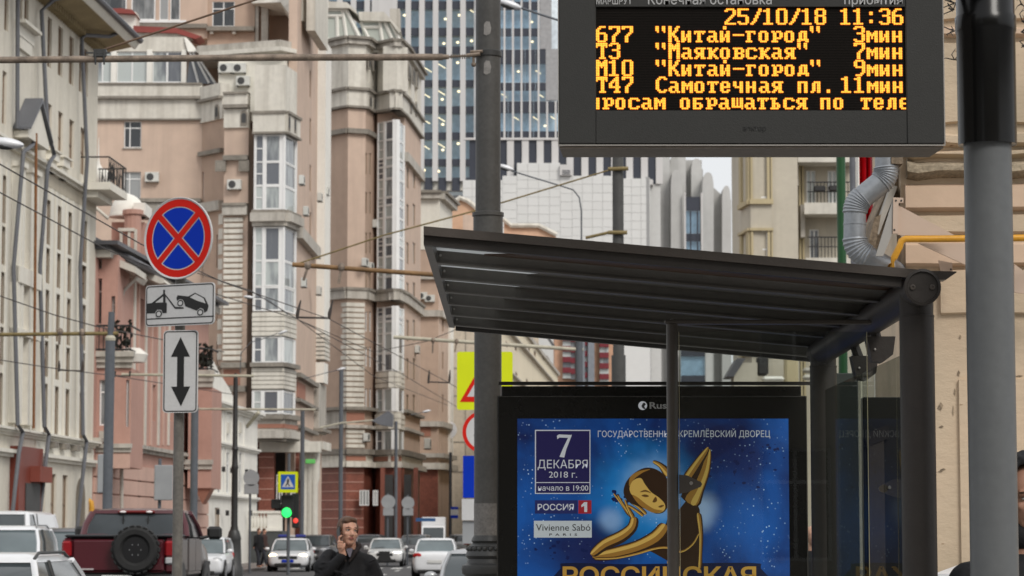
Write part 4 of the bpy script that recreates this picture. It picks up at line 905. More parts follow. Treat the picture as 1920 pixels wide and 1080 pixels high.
pitch = 25.7; fx = [760+pitch*k-pitch*7 for k in range(14)]
zbot, ztop_ = f.Z(800, 360), f.Z(800, -60)
finm = MB().box(0, 10.5/K, -.5, .45, 0, 1).mesh('fin', M['fin'])
def fin(f, px, y0, y1, w=10.5, m=None):
    z0, z1 = f.Z(px, y1), f.Z(px, y0); return inst('fin', finm, hg, f.M(f.U(px, (y0+y1)/2), z0) @ Matrix.Diagonal((w/10.5, 1, z1-z0, 1)))
for k, px in enumerate(fx):
    if px > 900: break
    fin(f, px, -60, 340)
for px in (590, 870): pass
cellg = {}
def slabrow(f, xs, y0, y1, name, m, d0=0, d1=.3):
    for px0, px1 in xs:
        a, b = f.U(px0, (y0+y1)/2), f.U(px1, (y0+y1)/2); z0, z1 = f.Z(px0, y1), f.Z(px0, y0); k = (name, round(b-a, 2), round(z1-z0, 2))
        if k not in cellg: cellg[k] = MB().box(0, b-a, d0, d1, 0, z1-z0).mesh(name, m)
        inst(name, cellg[k], hg, f.M(a, z0))
gaps = [(px+10.6, px+pitch-.1) for px in fx if px < 880]
sp_rows = [3+49*k for k in range(-1, 8)]
rows_ = []
y = -46
sp = [(-46, -31), (2, 17), (52, 67), (87, 101), (150, 163), (199, 213), (248, 262), (298, 311), (333, 358)]
for i, (a, b) in enumerate(sp):
    slabrow(f, gaps, a, b, 'spandrel', M['spandrel'], .0, .3)
    if i+1 < len(sp): slabrow(f, gaps, b+.3, sp[i+1][0]-.3, 'pane', M['blueglass'], .1, .14)
part('glowing_interior', MB().fb(f, 0, f.L, f.Z(800, 362), ztop_, 2.6, 3), M['office'], hg)
for a, b in sp: part('floor_slab', MB().fb(f, 0, f.L, f.Z(800, b-2), f.Z(800, a+1), .4, 2.5), M['stone2'], hg)
rg = random.Random(11); tb = MB().box(0, .95, 0, .12, 0, .08).mesh('ceiling_light', M['tube']); sb_ = MB().ell((0, 0, 0), (.22, .1, .16), 8, 6).mesh('ceiling_light', M['tube'])
for px, py, s in [(758, 27, 0), (835, 34, 0), (861, 27, 0), (886, 20, 1), (832, 80, 0), (858, 78, 0), (884, 75, 0), (800, 128, 1), (826, 121, 1), (858, 116, 0), (797, 176, 1), (825, 171, 1), (829, 185, 0), (797, 225, 1), (825, 221, 1), (830, 232, 0), (796, 273, 1), (825, 270, 1), (830, 280, 0), (795, 318, 0), (822, 320, 0), (860, 170, 0), (859, 268, 0), (888, 318, 0)]:
    u, z = f.uz(px, py)
    inst('ceiling_light', tb if s else sb_, hg, f.M(u-(.4 if s else 0), z+(.2 if s else 0), .7) @ Matrix.Rotation(R(32) if s else 0, 4, 'Y') @ Matrix.Diagonal((1.4 if s else 1.1, 1, 1.2, 1)))
part('tower_core', MB().fb(f, .5, f.L-.5, 0, ztop_, 4, 26), M['fin'], hg)
part('blank_band', MB().fb(f, f.U(694), f.U(742), f.Z(700, 40), ztop_, -.45, .05), M['fin'], hg)
# right part with continuous glass bands
f2g = fg(905, 1100, YG-3)
bands = [(-40, -24, 's'), (-24, 3, 'g'), (3, 19, 's'), (19, 53, 'g'), (53, 68, 's'), (68, 92, 'g'), (93, 120, 's'), (120, 154, 'g'), (155, 170, 's'), (170, 189, 'g'), (190, 212, 's'), (212, 246, 'g'), (246, 262, 's')]
xr_ = lambda y: 1013 if y < 92 else 1024 if y < 170 else 1048
for a, b, t in bands:
    n = 4; x0 = 905; x1 = xr_(a+1); st = (x1-x0)/6
    slabrow(f2g, [(x0+st*k+.4, x0+st*(k+1)-.4) for k in range(6)], a, b, 'spandrel' if t == 's' else 'pane', M['spandrel'] if t == 's' else M['blueglass'], .0, .3 if t == 's' else .05)
for k in range(7):
    px = 944+k*16
    if px < 1046: inst('mullion', MB().box(0, .3, -.25, 0, 0, 1).mesh('mullion', M['fin']) if k == 0 else bpy.data.meshes['mullion'], hg, f2g.M(f2g.U(px, 150), f2g.Z(px, 262)) @ Matrix.Diagonal((1, 1, f2g.Z(px, (-40 if px < 1010 else 93 if px < 1022 else 190))-f2g.Z(px, 262), 1)))
part('glowing_interior', MB().fb(f2g, 0, f2g.L, f2g.Z(960, 262), ztop_, 1.6, 2), M['office'], hg)
part('stone_return', MB().fb(f2g, f2g.U(1013), f2g.U(1035), f2g.Z(1020, 92), ztop_, -.1, .5).fb(f2g, f2g.U(1024), f2g.U(1048), f2g.Z(1020, 188), f2g.Z(1020, 92), -.1, .5), mat('grey_fins', (.35, .345, .35), .7), hg)
for px, py, s in [(997, 40, 0), (998, 77, 0), (972, 133, 0), (1009, 134, 1), (945, 178, 1), (1014, 178, 1), (968, 221, 1), (1004, 221, 1), (1037, 220, 1), (1022, 235, 0)]:
    u, z = f2g.uz(px, py); inst('ceiling_light', tb if s else sb_, hg, f2g.M(u-.4*s, z+.2*s, .5) @ Matrix.Rotation(R(32)*s, 4, 'Y'))
part('tower_core', MB().fb(f2g, .3, f2g.L, 0, ztop_, 2.2, 20), M['fin'], hg)
part('lower_block', MB().fb(f2g, f2g.U(880), f2g.U(1100), 0, f2g.Z(950, 262), -6, -.1), M['fin'], hg) if False else None

# ================================================================== H: panelled block with tall dark windows
YH = 330
hh = thing('panelled_block', 'pale grey panelled building with a row of tall dark windows under its top edge', 'building', (XF(1050, YH), YH, 0))
f = fg(868, 1240, YH); fH = f
M['hpanel'] = mat('pale_grey_panel', (.68, .68, .665), .6, .02, .1, .02, rnd=.02); M['hwall'] = mat('panel_backing', (.60, .60, .585), .8, .04); M['hwin'] = mat('slate_window', (.04, .045, .062), .35, .15, .2)
part('wall', MB().fb(f, f.U(880), f.U(1240), 0, f.Z(1000, 262), .05, 14), M['hwall'], hh)
pier = MB().box(0, 13/F*YH, -.25, .04, 0, 1).mesh('pier', M['fin']); dwn = MB().box(0, 14.6/F*YH, -.02, .03, 0, 1).mesh('tall_window', M['hwin'])
px = 880.0; k = 0
while px < 1216:
    b_ = 345
    z0, z1 = f.Z(px, b_), f.Z(px, 263)
    inst('tall_window', dwn, hh, f.M(f.U(px, 300), z0) @ Matrix.Diagonal((1, 1, z1-z0, 1))); inst('pier', pier, hh, f.M(f.U(px+14.8, 300), z0) @ Matrix.Diagonal((1, 1, z1-z0, 1))); px += 27.9
part('top_band', MB().fb(f, f.U(868), f.U(1240), f.Z(1000, 263), f.Z(1000, 259), -.4, 0), M['fin'], hh)
# stepped panelled mass in front
mass = [(868, 903, 341), (903, 942, 341), (942, 969, 333), (969, 1050, 309), (1050, 1072, 334), (1072, 1148, 333), (1148, 1218, 338)]
tile = None; cnt = 0
for x0, x1, yt in mass:
    z1 = f.Z((x0+x1)/2, yt)
    part('stepped_mass', MB().fb(f, f.U(x0), f.U(x1), 0, z1, -1.6, -.3), M['hwall'], hh)
    nx = max(1, round((x1-x0)/19)); w = (x1-x0)/nx
    py = yt
    while py < 492:
        for i in range(nx):
            if cnt > 285: break
            hgt = 15.5; a = f.U(x0+i*w+.25, py); b = f.U(x0+(i+1)*w-.25, py); zb_, zt2 = f.Z(x0, py+hgt), f.Z(x0, py)
            ky = ('hp', round(w, 1));
            if ky not in cellg: cellg[ky] = MB().bev(0, b-a, -.04, .02, 0, zt2-zb_, .012).mesh('panel', M['hpanel'])
            inst('panel', cellg[ky], hh, f.M(a, zb_, -1.62)); cnt += 1
        py += 16
part('lower_cladding', MB().fb(f, f.U(1148)-6.2, f.U(1218), 0, f.Z(1200, 500), -1.75, -1.6), M['hpanel'], hh)
part('louvre_box', MB().fb(f, f.U(1050), f.U(1072), f.Z(1060, 333), f.Z(1060, 313), -2.2, -1.0), M['fin'], hh)
for k in range(3): part('louvre_slot', MB().fb(f, f.U(1054), f.U(1069), f.Z(1060, 325+k*3.2), f.Z(1060, 323.6+k*3.2), -2.25, -2.2), M['hwin'], hh)
fs_ = Face(f.P(f.U(1218), 0, -1.7).x, f.P(f.U(1218), 0, -1.7).y, XF(1241, YH+32), YH+32)
part('side_wall', MB().wall(fs_, 0, fs_.L, 0, fs_.Z(1219, 336), [], .2), mat('grey_side', (.33, .33, .33), .7, .05), hh)
part('side_cornice', MB().fb(fs_, 0, fs_.L, fs_.Z(1219, 350), fs_.Z(1219, 340), -.4, 0), M['fin'], hh)
part('upper_side_wall', MB().wall(Face(XF(1216, YH+.1), YH+.1, XF(1240, YH+33), YH+33), 0, 30, f.Z(1216, 345), f.Z(1216, 258), [], .2), mat('grey_ribbed_side', (.29, .29, .29), .7, .15, 3), hh)

# ================================================================== I: grey towers with rounded pointed caps
hi = thing('finned_towers', 'grey stepped tower group with rounded pointed caps against the white sky', 'building', (XF(1310, 360), 360, 0))
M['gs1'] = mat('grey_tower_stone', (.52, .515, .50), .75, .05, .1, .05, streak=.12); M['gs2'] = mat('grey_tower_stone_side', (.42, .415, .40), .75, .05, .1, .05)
def pier_(x0, x1, ytop, ybase, Y, m='gs1', dep=4, point=True):
    c = (x0+x1)/2; w = (x1-x0)/2
    pts = [(x0, ybase), (x0, ytop+28)]+([(c-w*math.cos(t)**.7 if math.cos(t) > 0 else c, ytop+28-28*math.sin(t)) for t in [math.pi/2*k/6 for k in range(1, 6)]]+[(c, ytop)]+[(c+w*max(0, math.cos(t))**.7, ytop+28-28*math.sin(t)) for t in [math.pi/2*k/6 for k in range(5, 0, -1)]] if point else [(x0, ytop), (x1, ytop)])+[(x1, ytop+28), (x1, ybase)]
    if not point: pts = [(x0, ybase), (x0, ytop), (x1, ytop), (x1, ybase)]
    b = at(c, ybase, Y); P_ = [at(x, y, Y) for x, y in pts]
    return part('tower_pier', MB().prism(P_, (0, dep, 0)), M[m], hi)
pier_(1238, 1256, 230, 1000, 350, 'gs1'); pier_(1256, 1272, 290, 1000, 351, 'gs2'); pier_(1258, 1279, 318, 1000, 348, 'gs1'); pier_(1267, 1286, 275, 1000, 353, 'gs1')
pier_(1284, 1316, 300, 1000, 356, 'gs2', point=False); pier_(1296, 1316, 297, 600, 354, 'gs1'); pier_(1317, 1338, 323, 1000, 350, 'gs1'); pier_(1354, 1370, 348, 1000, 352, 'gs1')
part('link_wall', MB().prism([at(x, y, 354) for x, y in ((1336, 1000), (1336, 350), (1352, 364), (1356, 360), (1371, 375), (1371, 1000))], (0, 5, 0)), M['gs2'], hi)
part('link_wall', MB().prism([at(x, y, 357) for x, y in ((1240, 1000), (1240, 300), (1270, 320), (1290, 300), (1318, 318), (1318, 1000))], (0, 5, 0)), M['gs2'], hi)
fi = fg(1284, 1320, 347.5)
for a, b, m_ in ((369, 395, 'spandrel'), (396, 437, 'blueglass'), (438, 452, 'spandrel'), (452, 476, 'blueglass')):
    part('window_band' , MB().fb(fi, fi.U(1287), fi.U(1315), fi.Z(1300, b), fi.Z(1300, a), 0, .2), M[m_], hi)
part('glowing_interior', MB().fb(fi, fi.U(1287), fi.U(1315), fi.Z(1300, 480), fi.Z(1300, 369), .6, .8), M['office'], hi)
for px in (1295, 1308): part('mullion', MB().fb(fi, fi.U(px), fi.U(px)+.2, fi.Z(1300, 480), fi.Z(1300, 396), -.1, 0), M['hwin'], hi)
for px in (1284, 1316): part('bright_edge', MB().fb(fi, fi.U(px), fi.U(px)+.25, 0, fi.Z(1300, 362), -.3, .3), M['fin'], hi)
fi2 = fg(1268, 1330, 346)
for a, b, m_ in ((648, 668, 'spandrel'), (668, 704, 'blueglass'), (704, 722, 'spandrel')):
    part('window_band', MB().fb(fi2, fi2.U(1277), fi2.U(1322), fi2.Z(1300, b), fi2.Z(1300, a), 0, .2), M[m_], hi)
part('glowing_interior', MB().fb(fi2, fi2.U(1277), fi2.U(1322), fi2.Z(1300, 722), fi2.Z(1300, 648), .5, .7), M['office'], hi)
part('pale_pilaster', MB().fb(fi2, fi2.U(1323), fi2.U(1335), 0, fi2.Z(1330, 640), -.2, .5), M['fin'], hi)

# ================================================================== J: beige house with bay windows and balconies on the right
hj = thing('beige_bay_house', 'beige house with moulded bay windows and iron balconies on the right side of the street', 'building', (XF(1450, 112), 112, 0))
fj0 = facet(1392, 112, 1410, 110); fj1 = facet(1410, 110, 1450, 110)
M['yel'] = mat('yellow_ochre_moulding', (.50, .42, .26), .8, .1, .5, streak=.2); M['jw'] = mat('warm_beige_plaster', (.52, .475, .39), .85, .08, .4, .04, streak=.25)
H0, H1 = [], []
for y0, y1 in ((200, 371), (432, 560)):
    winpx(fj1, 1415, 1440, y0, y1, hj, 'trans', 'wframe', 'paneg', .12, H1); winpx(fj0, 1398, 1405, y0, y1-2, hj, 'plain', 'wframe', 'paneg', .12, H0)
zj = fj1.Z(1430, 100)
part('bay', MB().wall(fj0, 0, fj0.L, 0, zj, H0, .12, 2), M['jw'], hj); part('bay', MB().wall(fj1, 0, fj1.L, 0, zj, H1, .12, 3), M['jw'], hj)
for f in (fj0, fj1):
    for a, b in ((374, 383), (428, 433), (655, 664)): part('bay_moulding', MB().fb(f, -.05, f.L+.05, fj1.Z(1430, b), fj1.Z(1430, a), -.16, 0), M['yel'], hj)
for a, b in ((1410, 1414), (1441, 1446), (1448, 1451)): part('bay_pilaster', MB().fb(fj1, fj1.U(a), fj1.U(b), fj1.Z(1430, 374), zj, -.1, 0).fb(fj1, fj1.U(a), fj1.U(b), fj1.Z(1430, 655), fj1.Z(1430, 433), -.1, 0), M['yel'], hj)
for a, b in ((1392, 1396), (1405, 1410)): part('bay_pilaster', MB().fb(fj0, max(0, fj0.U(a)), fj0.U(b), fj1.Z(1430, 374), zj, -.1, 0).fb(fj0, max(0, fj0.U(a)), fj0.U(b), fj1.Z(1430, 655), fj1.Z(1430, 433), -.1, 0), M['yel'], hj)
fj2 = facet(1450, 112.4, 1486, 112.4); part('wall', MB().wall(fj2, 0, fj2.L, 0, zj, [], .2), M['jw'], hj)
fj3 = facet(1484, 113, 1640, 113); H = []
winpx(fj3, 1512, 1530, 320, 392, hj, 'split', 'wframe', 'paneg', .12, H); winpx(fj3, 1552, 1570, 320, 392, hj, 'split', 'wframe', 'paneg', .12, H); winpx(fj3, 1518, 1536, 430, 500, hj, 'split', 'wframe', 'paneg', .12, H)
part('wall', MB().wall(fj3, 0, fj3.L, 0, zj, H, .12), M['jw'], hj)
for px in (1492, 1500, 1506): part('pilaster', MB().fb(fj3, fj3.U(px), fj3.U(px+4), 0, zj, -.25, 0), M['yel'], hj)
for k, (yf0, yf1, x0) in enumerate(((262, 313, 1493), (388, 409, 1504), (490, 510, 1506))):
    z0, z1 = fj3.Z(1540, yf1), fj3.Z(1540, yf0); o = part('balcony', MB().fb(fj3, fj3.U(x0), fj3.U(1606), z0, z1, -1.5, -1.35).fb(fj3, fj3.U(x0)+.02, fj3.U(1606)-.02, z0+.02, z0+.2, -1.34, 0), M['stone2'], hj)
    for i in range(14):
        px = 1512+i*6.3
        if k: part('baluster', MB().fb(fj3, fj3.U(px, 360), fj3.U(px, 360)+.035, z1, z1+.85, -1.45, -1.42), M['iron'], o)
    if k: part('handrail', MB().fb(fj3, fj3.U(1510), fj3.U(1600), z1+.85, z1+.9, -1.47, -1.40).fb(fj3, fj3.U(1510), fj3.U(1600), z1+.45, z1+.49, -1.46, -1.41), M['iron'], o)
    part('scroll_bracket', MB().fb(fj3, fj3.U(x0)-.08, fj3.U(x0)+.1, z0-.9, z1, -.8, -.1), M['stone'], hj)
for px, py in ((1532, 363), (1560, 362)): part('flower_box', MB(fj3.M(fj3.U(px), fj3.Z(px, py), -1.6)).bev(-.25, .25, -.1, .1, -.12, .12, .04), M['iron'], hj)
part('drainpipe', MB().tube([fj2.P(fj2.L*.85, zj, -.15), fj2.P(fj2.L*.85, 0, -.15)], .13, 8), mat('blue_grey_pipe', (.2, .23, .27), .5), hj)
# lower dormer and ornaments glimpsed above the poster case
part('dormer_roof', MB().prism([at(x, y, 108) for x, y in ((1362, 706), (1382, 672), (1398, 672), (1376, 706))], (0, 2, 0)), M['darktin'], hj)
part('dormer_wall', MB().prism([at(x, y, 108.1) for x, y in ((1376, 760), (1376, 700), (1392, 680), (1420, 680), (1420, 760))], (0, 1.5, 0)), M['jw'], hj)
for x0, x1, y0, y1, mm in ((1418, 1440, 668, 705, 'iron'), (1428, 1470, 706, 716, 'white'), (1470, 1496, 668, 722, 'yel'), (1504, 1524, 690, 700, 'stone'), (1504, 1524, 703, 713, 'stone2')):
    f = facet(x0, 109, x1, 109); part('carved_ornament', MB(f.M()).bev(0, f.L, -.3, .2, f.Z(x0, y1), f.Z(x0, y0), .1), M[mm], hj)
part('core', MB().box(XF(1415, 113), XF(1640, 114), 114.5, 124, 0, zj), M['jw'], hj)
solo('green_post', MB().tube([(XF(1581, 34), 34, 0), (XF(1581, 34), 34, 9)], .058, 14), mat('dark_green_paint', (.012, .07, .02), .4, .1), 'dark green upright pipe between the balconies and the silver downpipe', 'post', (XF(1581, 34), 34, 0), smooth=40)
solo('grey_post', MB().tube([(XF(1603, 40), 40, 0), (XF(1603, 40), 40, 9)], .045, 12), M['pipe'], 'thin grey upright pipe just left of the red banner', 'post', (XF(1603, 40), 40, 0), smooth=40)
bn = thing('red_banner', 'narrow glossy red banner hanging beside the silver downpipe', 'banner', (XF(1628, 30), 30, 4.6))
part('cloth', MB().prism([(XF(x, 30), 30+.12*(i % 2), 4.6) for i, x in enumerate((1615, 1621, 1627, 1633, 1637))]+[(XF(1637, 30), 30.2, 4.6), (XF(1615, 30), 30.2, 4.6)], (0, 0, at(0, 230, 30).z-4.6)), mat('red_banner_cloth', (.55, .015, .025), .25, .25, 3, .1, .4, 8), bn)
part('edge', MB().box(XF(1612.5, 30), XF(1614.6, 30), 29.95, 30.15, 4.6, at(0, 230, 30).z), M['white'], bn)
part('side_panel', MB().box(XF(1637.5, 30), XF(1662, 30), 30.3, 30.4, 4.6, at(0, 230, 30).z), mat('dark_red_panel', (.2, .01, .02), .5), bn)
# ================================================================== poles, span arms, wires and lamps over the street
# wide tram-wire pole in front
YB = 21.0; xb = at(915, 500, YB).x
wp = thing('wide_pole', 'wide dark steel tram wire pole with an ornate cast base left of the poster case', 'pole', (xb, YB, 0))
zcol = at(915, 402, YB).z
part('shaft', MB().lathe([(.108, .9), (.108, at(0, 620, YB).z), (.117, zcol-.4), (.117, zcol), (.10, zcol+.001), (.098, 9)], (xb, YB, 0), 36), M['pole'], wp, smooth=40)
part('collar', MB().lathe([(.118, zcol-.02), (.126, zcol-.015), (.126, zcol+.012), (.101, zcol+.02)], (xb, YB, 0), 36), M['pole'], wp, smooth=40)
part('worn_grey_section', MB().lathe([(.109, at(0, 1008, YB).z), (.1095, at(0, 946, YB).z), (.109, at(0, 944, YB).z)], (xb, YB, 0), 36), mat('bare_grey_patch', (.2, .19, .18), .6, .35, 5, .25), wp, smooth=40)
zq_ = lambda y: at(915, y, YB).z
M['castiron'] = mat('cast_iron', (.045, .046, .046), .45, .2, 6, .15)
part('cast_base', MB().lathe([(.27, 0), (.27, .5), (.24, .6), (.20, 1.0), (.17, zq_(1082)), (.20, zq_(1075)), (.205, zq_(1066)), (.20, zq_(1060)), (.165, zq_(1056)), (.155, zq_(1048)), (.175, zq_(1042)), (.165, zq_(1034)), (.148, zq_(1030)), (.15, zq_(1024)), (.118, zq_(1018)), (.13, zq_(1014)), (.12, zq_(1008)), (.109, zq_(1004))], (xb, YB, 0), 36), M['castiron'], wp, smooth=35)
for k in range(22): part('cast_bead', MB().ell((xb+.155*math.cos(k*2*math.pi/22), YB+.155*math.sin(k*2*math.pi/22), zq_(1029)), (.018, .018, .018), 8, 6), M['castiron'], wp)
for py in (57, 130): part('scuff', MB().lathe([(.1085 if py > 150 else .1003, zq_(py+12)), (.1006, zq_(py-12))], (xb, YB, 0), 36).mesh('s') and MB(Matrix.Translation((xb-.005, YB-.1005, zq_(py)))).poly([(-.03, 0, -.05), (-.01, -.0008, -.06), (.022, 0, -.045), (.03, 0, 0), (.018, -.0005, .05), (-.01, -.0008, .055), (-.028, 0, .03)]), mat('pale_scuff_%d' % py, (.26, .25, .24), .7, .3, 20, .3), wp)
# upper span arm with clamp
ar_ = thing('span_arm', 'weathered rusty tube reaching left from the clamp high on the wide pole', 'pipe', (at(450, 108, YB).x, YB, at(450, 108, YB).z))
part('tube', MB().tube([at(-500, 116, YB), at(0, 112.5, YB), at(500, 108, YB), at(830, 107, YB)], .0275, 16), M['rust'], ar_, smooth=50)
part('tube_tip', MB().tube([at(826, 107, YB), at(842, 106.5, YB)], [.024, .018], 12).tube([at(842, 106.5, YB), at(884, 104, YB)], .009, 8), M['rust'], ar_)
for k in range(9): part('spring_turn', MB().lathe([(.016, -.004), (.022, 0), (.016, .004)], at(846+k*4.2, 106, YB), 12, 'X'), M['rust'], ar_)
part('clamp', MB().tube([at(882, 97, YB-.1), at(905, 96, YB-.12)], .012, 8).tube([at(888, 96, YB-.1), at(888, 122, YB-.1)], .011, 8).ell(at(888, 121, YB-.1), (.02, .02, .02), 8, 6).tube([at(875, 104, YB-.1), at(900, 101, YB-.12)], .016, 8), M['rust'], ar_)
part('pole_band', MB().lathe([(.104, -.025), (.109, -.02), (.109, .02), (.104, .025)], (xb, YB, zq_(102)), 32), M['castiron'], ar_, smooth=40)
c = at(188, 107, YB)
part('saddle', MB().box(c.x-.05, c.x+.05, YB-.035, YB+.035, c.z+.0, c.z+.06).tube([at(161, 99, YB-.03), at(206, 99, YB-.03)], .007, 6).tube([at(179, 98, YB-.035), at(179, 121, YB-.035)], .008, 6).tube([at(195, 98, YB-.035), at(195, 121, YB-.035)], .008, 6), M['castiron'], ar_)
solo('tie_rod', MB().tube([at(186, 96, YB), at(490, -4, YB), at(880, -130, YB)], .0085, 8), mat('rusty_rod', (.13, .08, .05), .6, .3, 6), 'thin rusty tie rod slanting up from the saddle on the top span tube', 'rod', at(186, 96, YB), smooth=40)
YM = 52
mpole = lambda px, Y, r, name, lab, m=M['polefar'], ytop=-100, grp=None: solo(name, MB().tube([(XF(px, Y), Y, 0), (XF(px, Y), Y, at(px, ytop, Y).z)], r, 14), m, lab, 'pole', (XF(px, Y), Y, 0), grp, smooth=40)
mpole(1160, YM, .112, 'steel_pole', 'dark steel pole behind the shelter roof between the panelled blocks', M['pole'], -200)
solo('pole_sleeve', MB().tube([(XF(1160, YM), YM, 0), (XF(1160, YM), YM, at(1160, 666, YM).z)], .14, 16), M['pole'], 'wider lower section of the dark steel pole above the poster case', 'pole', (XF(1160, YM), YM, 0), smooth=40)
def span(label, Y, p0, p1, r, m, rod=None, hooks=(), name='span_arm'):
    a, b = at(*p0, Y), at(*p1, Y); t = thing(name, label, 'span arm', a.lerp(b, .5)); part('tube', MB().tube([a, b], r, 10), m, t, smooth=40)
    if rod: part('stay_rod', MB().tube([at(*q, Y) for q in rod], r*.35, 6), M['rod'], t)
    for x, y, dx, dy in hooks: part('hanger', MB().tube([at(x, y, Y-.05), at(x+dx, y+dy, Y-.05)], .03, 6).ell(at(x, y-2, Y-.05), (.07, .06, .09), 8, 6), M['rust'], t)
    return t
span('rusty brown span tube with two hangers at the shelter roof', YM, (548, 496), (1160, 540), .048, mat('rust_brown_tube', (.23, .13, .055), .6, .4, 3, .2), [(560, 494), (720, 441), (895, 394), (1145, 318), (1172, 318)], [(577, 500, -8, 26), (640, 503, -5, 28)])
part('pole_clamp', MB().tube([at(1140, 436, YM-.15), at(1176, 436, YM-.15)], .04, 8).tube([at(1098, 446, YM-.12), at(1146, 435, YM-.12)], .03, 8).tube([at(1140, 317, YM-.15), at(1178, 316, YM-.15)], .04, 8), M['rod'], bpy.data.objects['span_arm.001'])
span('pale span tube passing behind the wide pole under the shelter roof', 84, (738, 632), (1094, 656), .06, M['cable'], None, [(812, 640, -1, 22), (856, 642, -3, 18)])
mpole(1086, 84, .12, 'steel_pole', 'grey steel pole seen between the balconies under the shelter roof', M['polefar'], 600)
span('pale ochre span tube crossing the cream house to the grey pole', 62, (-60, 628), (222, 625), .045, M['rod'], None, [(113, 624, -2, 22), (154, 625, 1, 20)])
span('white span tube crossing behind the double arrow plate', 96, (228, 702), (476, 705), .05, M['cable'], None, [])
span('pale span tube reaching the slim lamp posts', 118, (372, 767), (592, 768), .05, M['cable'], None, [])
lp = thing('steel_pole', 'tall grey pole in front of the pink house with a span tube at its top', 'pole', (XF(207, 62), 62, 0))
part('shaft', MB().tube([(XF(204, 62), 62, 0), (XF(206, 62), 62, at(206, 633, 62).z)], .115, 16), M['polefar'], lp, smooth=40); part('upper_shaft', MB().tube([(XF(206, 62), 62, at(206, 634, 62).z), (XF(208, 62), 62, at(207, 585, 62).z)], .075, 14), M['polefar'], lp, smooth=40)
part('collar', MB().lathe([(.12, -.06), (.13, 0), (.09, .06)], (XF(206, 62), 62, at(206, 634, 62).z), 16), M['cable'], lp)
mpole(366, 78, .11, 'steel_pole', 'grey pole just right of the sign post behind the dark pickup', M['polefar'], 760)
# ornate lamp post
YL = 104; t = thing('ornate_post', 'dark ornate cast iron lamp post with a flared base before the white house', 'lamp post', (XF(441, YL), YL, 0))
part('shaft', MB().lathe([(.17, at(0, 995, YL).z), (.13, at(0, 985, YL).z), (.12, at(0, 880, YL).z), (.15, at(0, 876, YL).z), (.12, at(0, 872, YL).z), (.10, at(0, 845, YL).z), (.135, at(0, 842, YL).z), (.10, at(0, 838, YL).z), (.09, at(0, 712, YL).z), (.06, at(0, 700, YL).z)], (XF(442, YL), YL, 0), 18), M['iron'], t, smooth=40)
part('base', MB().lathe([(.36, 0), (.36, .35), (.30, .45), (.26, 1.4), (.28, 1.45), (.22, 1.7), (.18, at(0, 994, YL).z)], (XF(442, YL), YL, 0), 18), M['castiron'], t, smooth=35)
for px, Y, r, yt, lab in ((568, 128, .1, 766, 'grey lamp pole right of the traffic light'), (640, 150, .12, 690, 'blue grey lamp pole in front of the striped corner of the far tower'), (743, 160, .10, 790, 'thin grey pole in front of the granite shopfront'), (845, 190, .11, 848, 'dark slim pole against the beige tiled wall')):
    mpole(px, Y, r, 'slim_pole', lab, M['polefar'], yt, 'slim poles along the far street')
# cobra head lamps with curved arms
def cobra(label, Y, head, pts, s=1.0, poleto=None):
    h = at(*head, Y); t = thing('street_lamp', label, 'street lamp', h, 'cobra head lamps over the street')
    part('arm', MB().tube([at(*p, Y) for p in pts], .035*s, 8), M['polefar'], t, smooth=50)
    d = (at(*pts[1], Y)-at(*pts[0], Y)).normalized(); rot = Matrix.Rotation(math.atan2(-d.z, d.x), 3, 'Y')
    part('lamp_head', MB().ell(h, (.42*s, .16*s, .12*s), 16, 8, rot), M['tin'], t, smooth=40); part('lamp_glass', MB().ell(h+Vector((-.05*s, 0, -.05*s)), (.28*s, .13*s, .1*s), 12, 6, rot), M['acdark'], t, smooth=40)
    return t
cobra('street lamp head and arm left of the arrivals board at the top', 62, (955, 8), [(975, 14), (1010, 26), (1060, 42), (1100, 52)], .75)
cobra('street lamp curving down in front of the panelled block', 70, (948, 314), [(958, 320), (1000, 333), (1050, 348), (1075, 356), (1086, 370), (1090, 395), (1090, 620)], .55)
cobra('street lamp head against the white bay windows', 88, (466, 557), [(477, 557), (500, 560), (540, 590)], .42); cobra('street lamp head low by the striped bay', 92, (530, 623), [(520, 625), (500, 633), (470, 642), (452, 662), (450, 700)], .42)
cobra('street lamp head at the striped quoins', 120, (640, 692), [(632, 694), (600, 702), (570, 710)], .5); cobra('street lamp head right of the lowest bay of the tower', 130, (800, 771), [(793, 773), (770, 778)], .5); cobra('big street lamp head at the left edge above the wire', 44, (10, 268), [(0, 266), (-30, 262)], .75)
tt_ = thing('floodlight', 'grey wedge shaped floodlight on a long arm before the far tower', 'floodlight', at(725, 775, 140)); part('housing', MB().prism([at(x, y, 140) for x, y in ((697, 789), (728, 770), (737, 777), (736, 800), (715, 797))], (0, .8, 0)), M['pipe'], tt_); part('arm', MB().tube([at(600, 802, 141), at(640, 793, 141), at(700, 788, 141)], .05, 6), M['cable'], tt_)
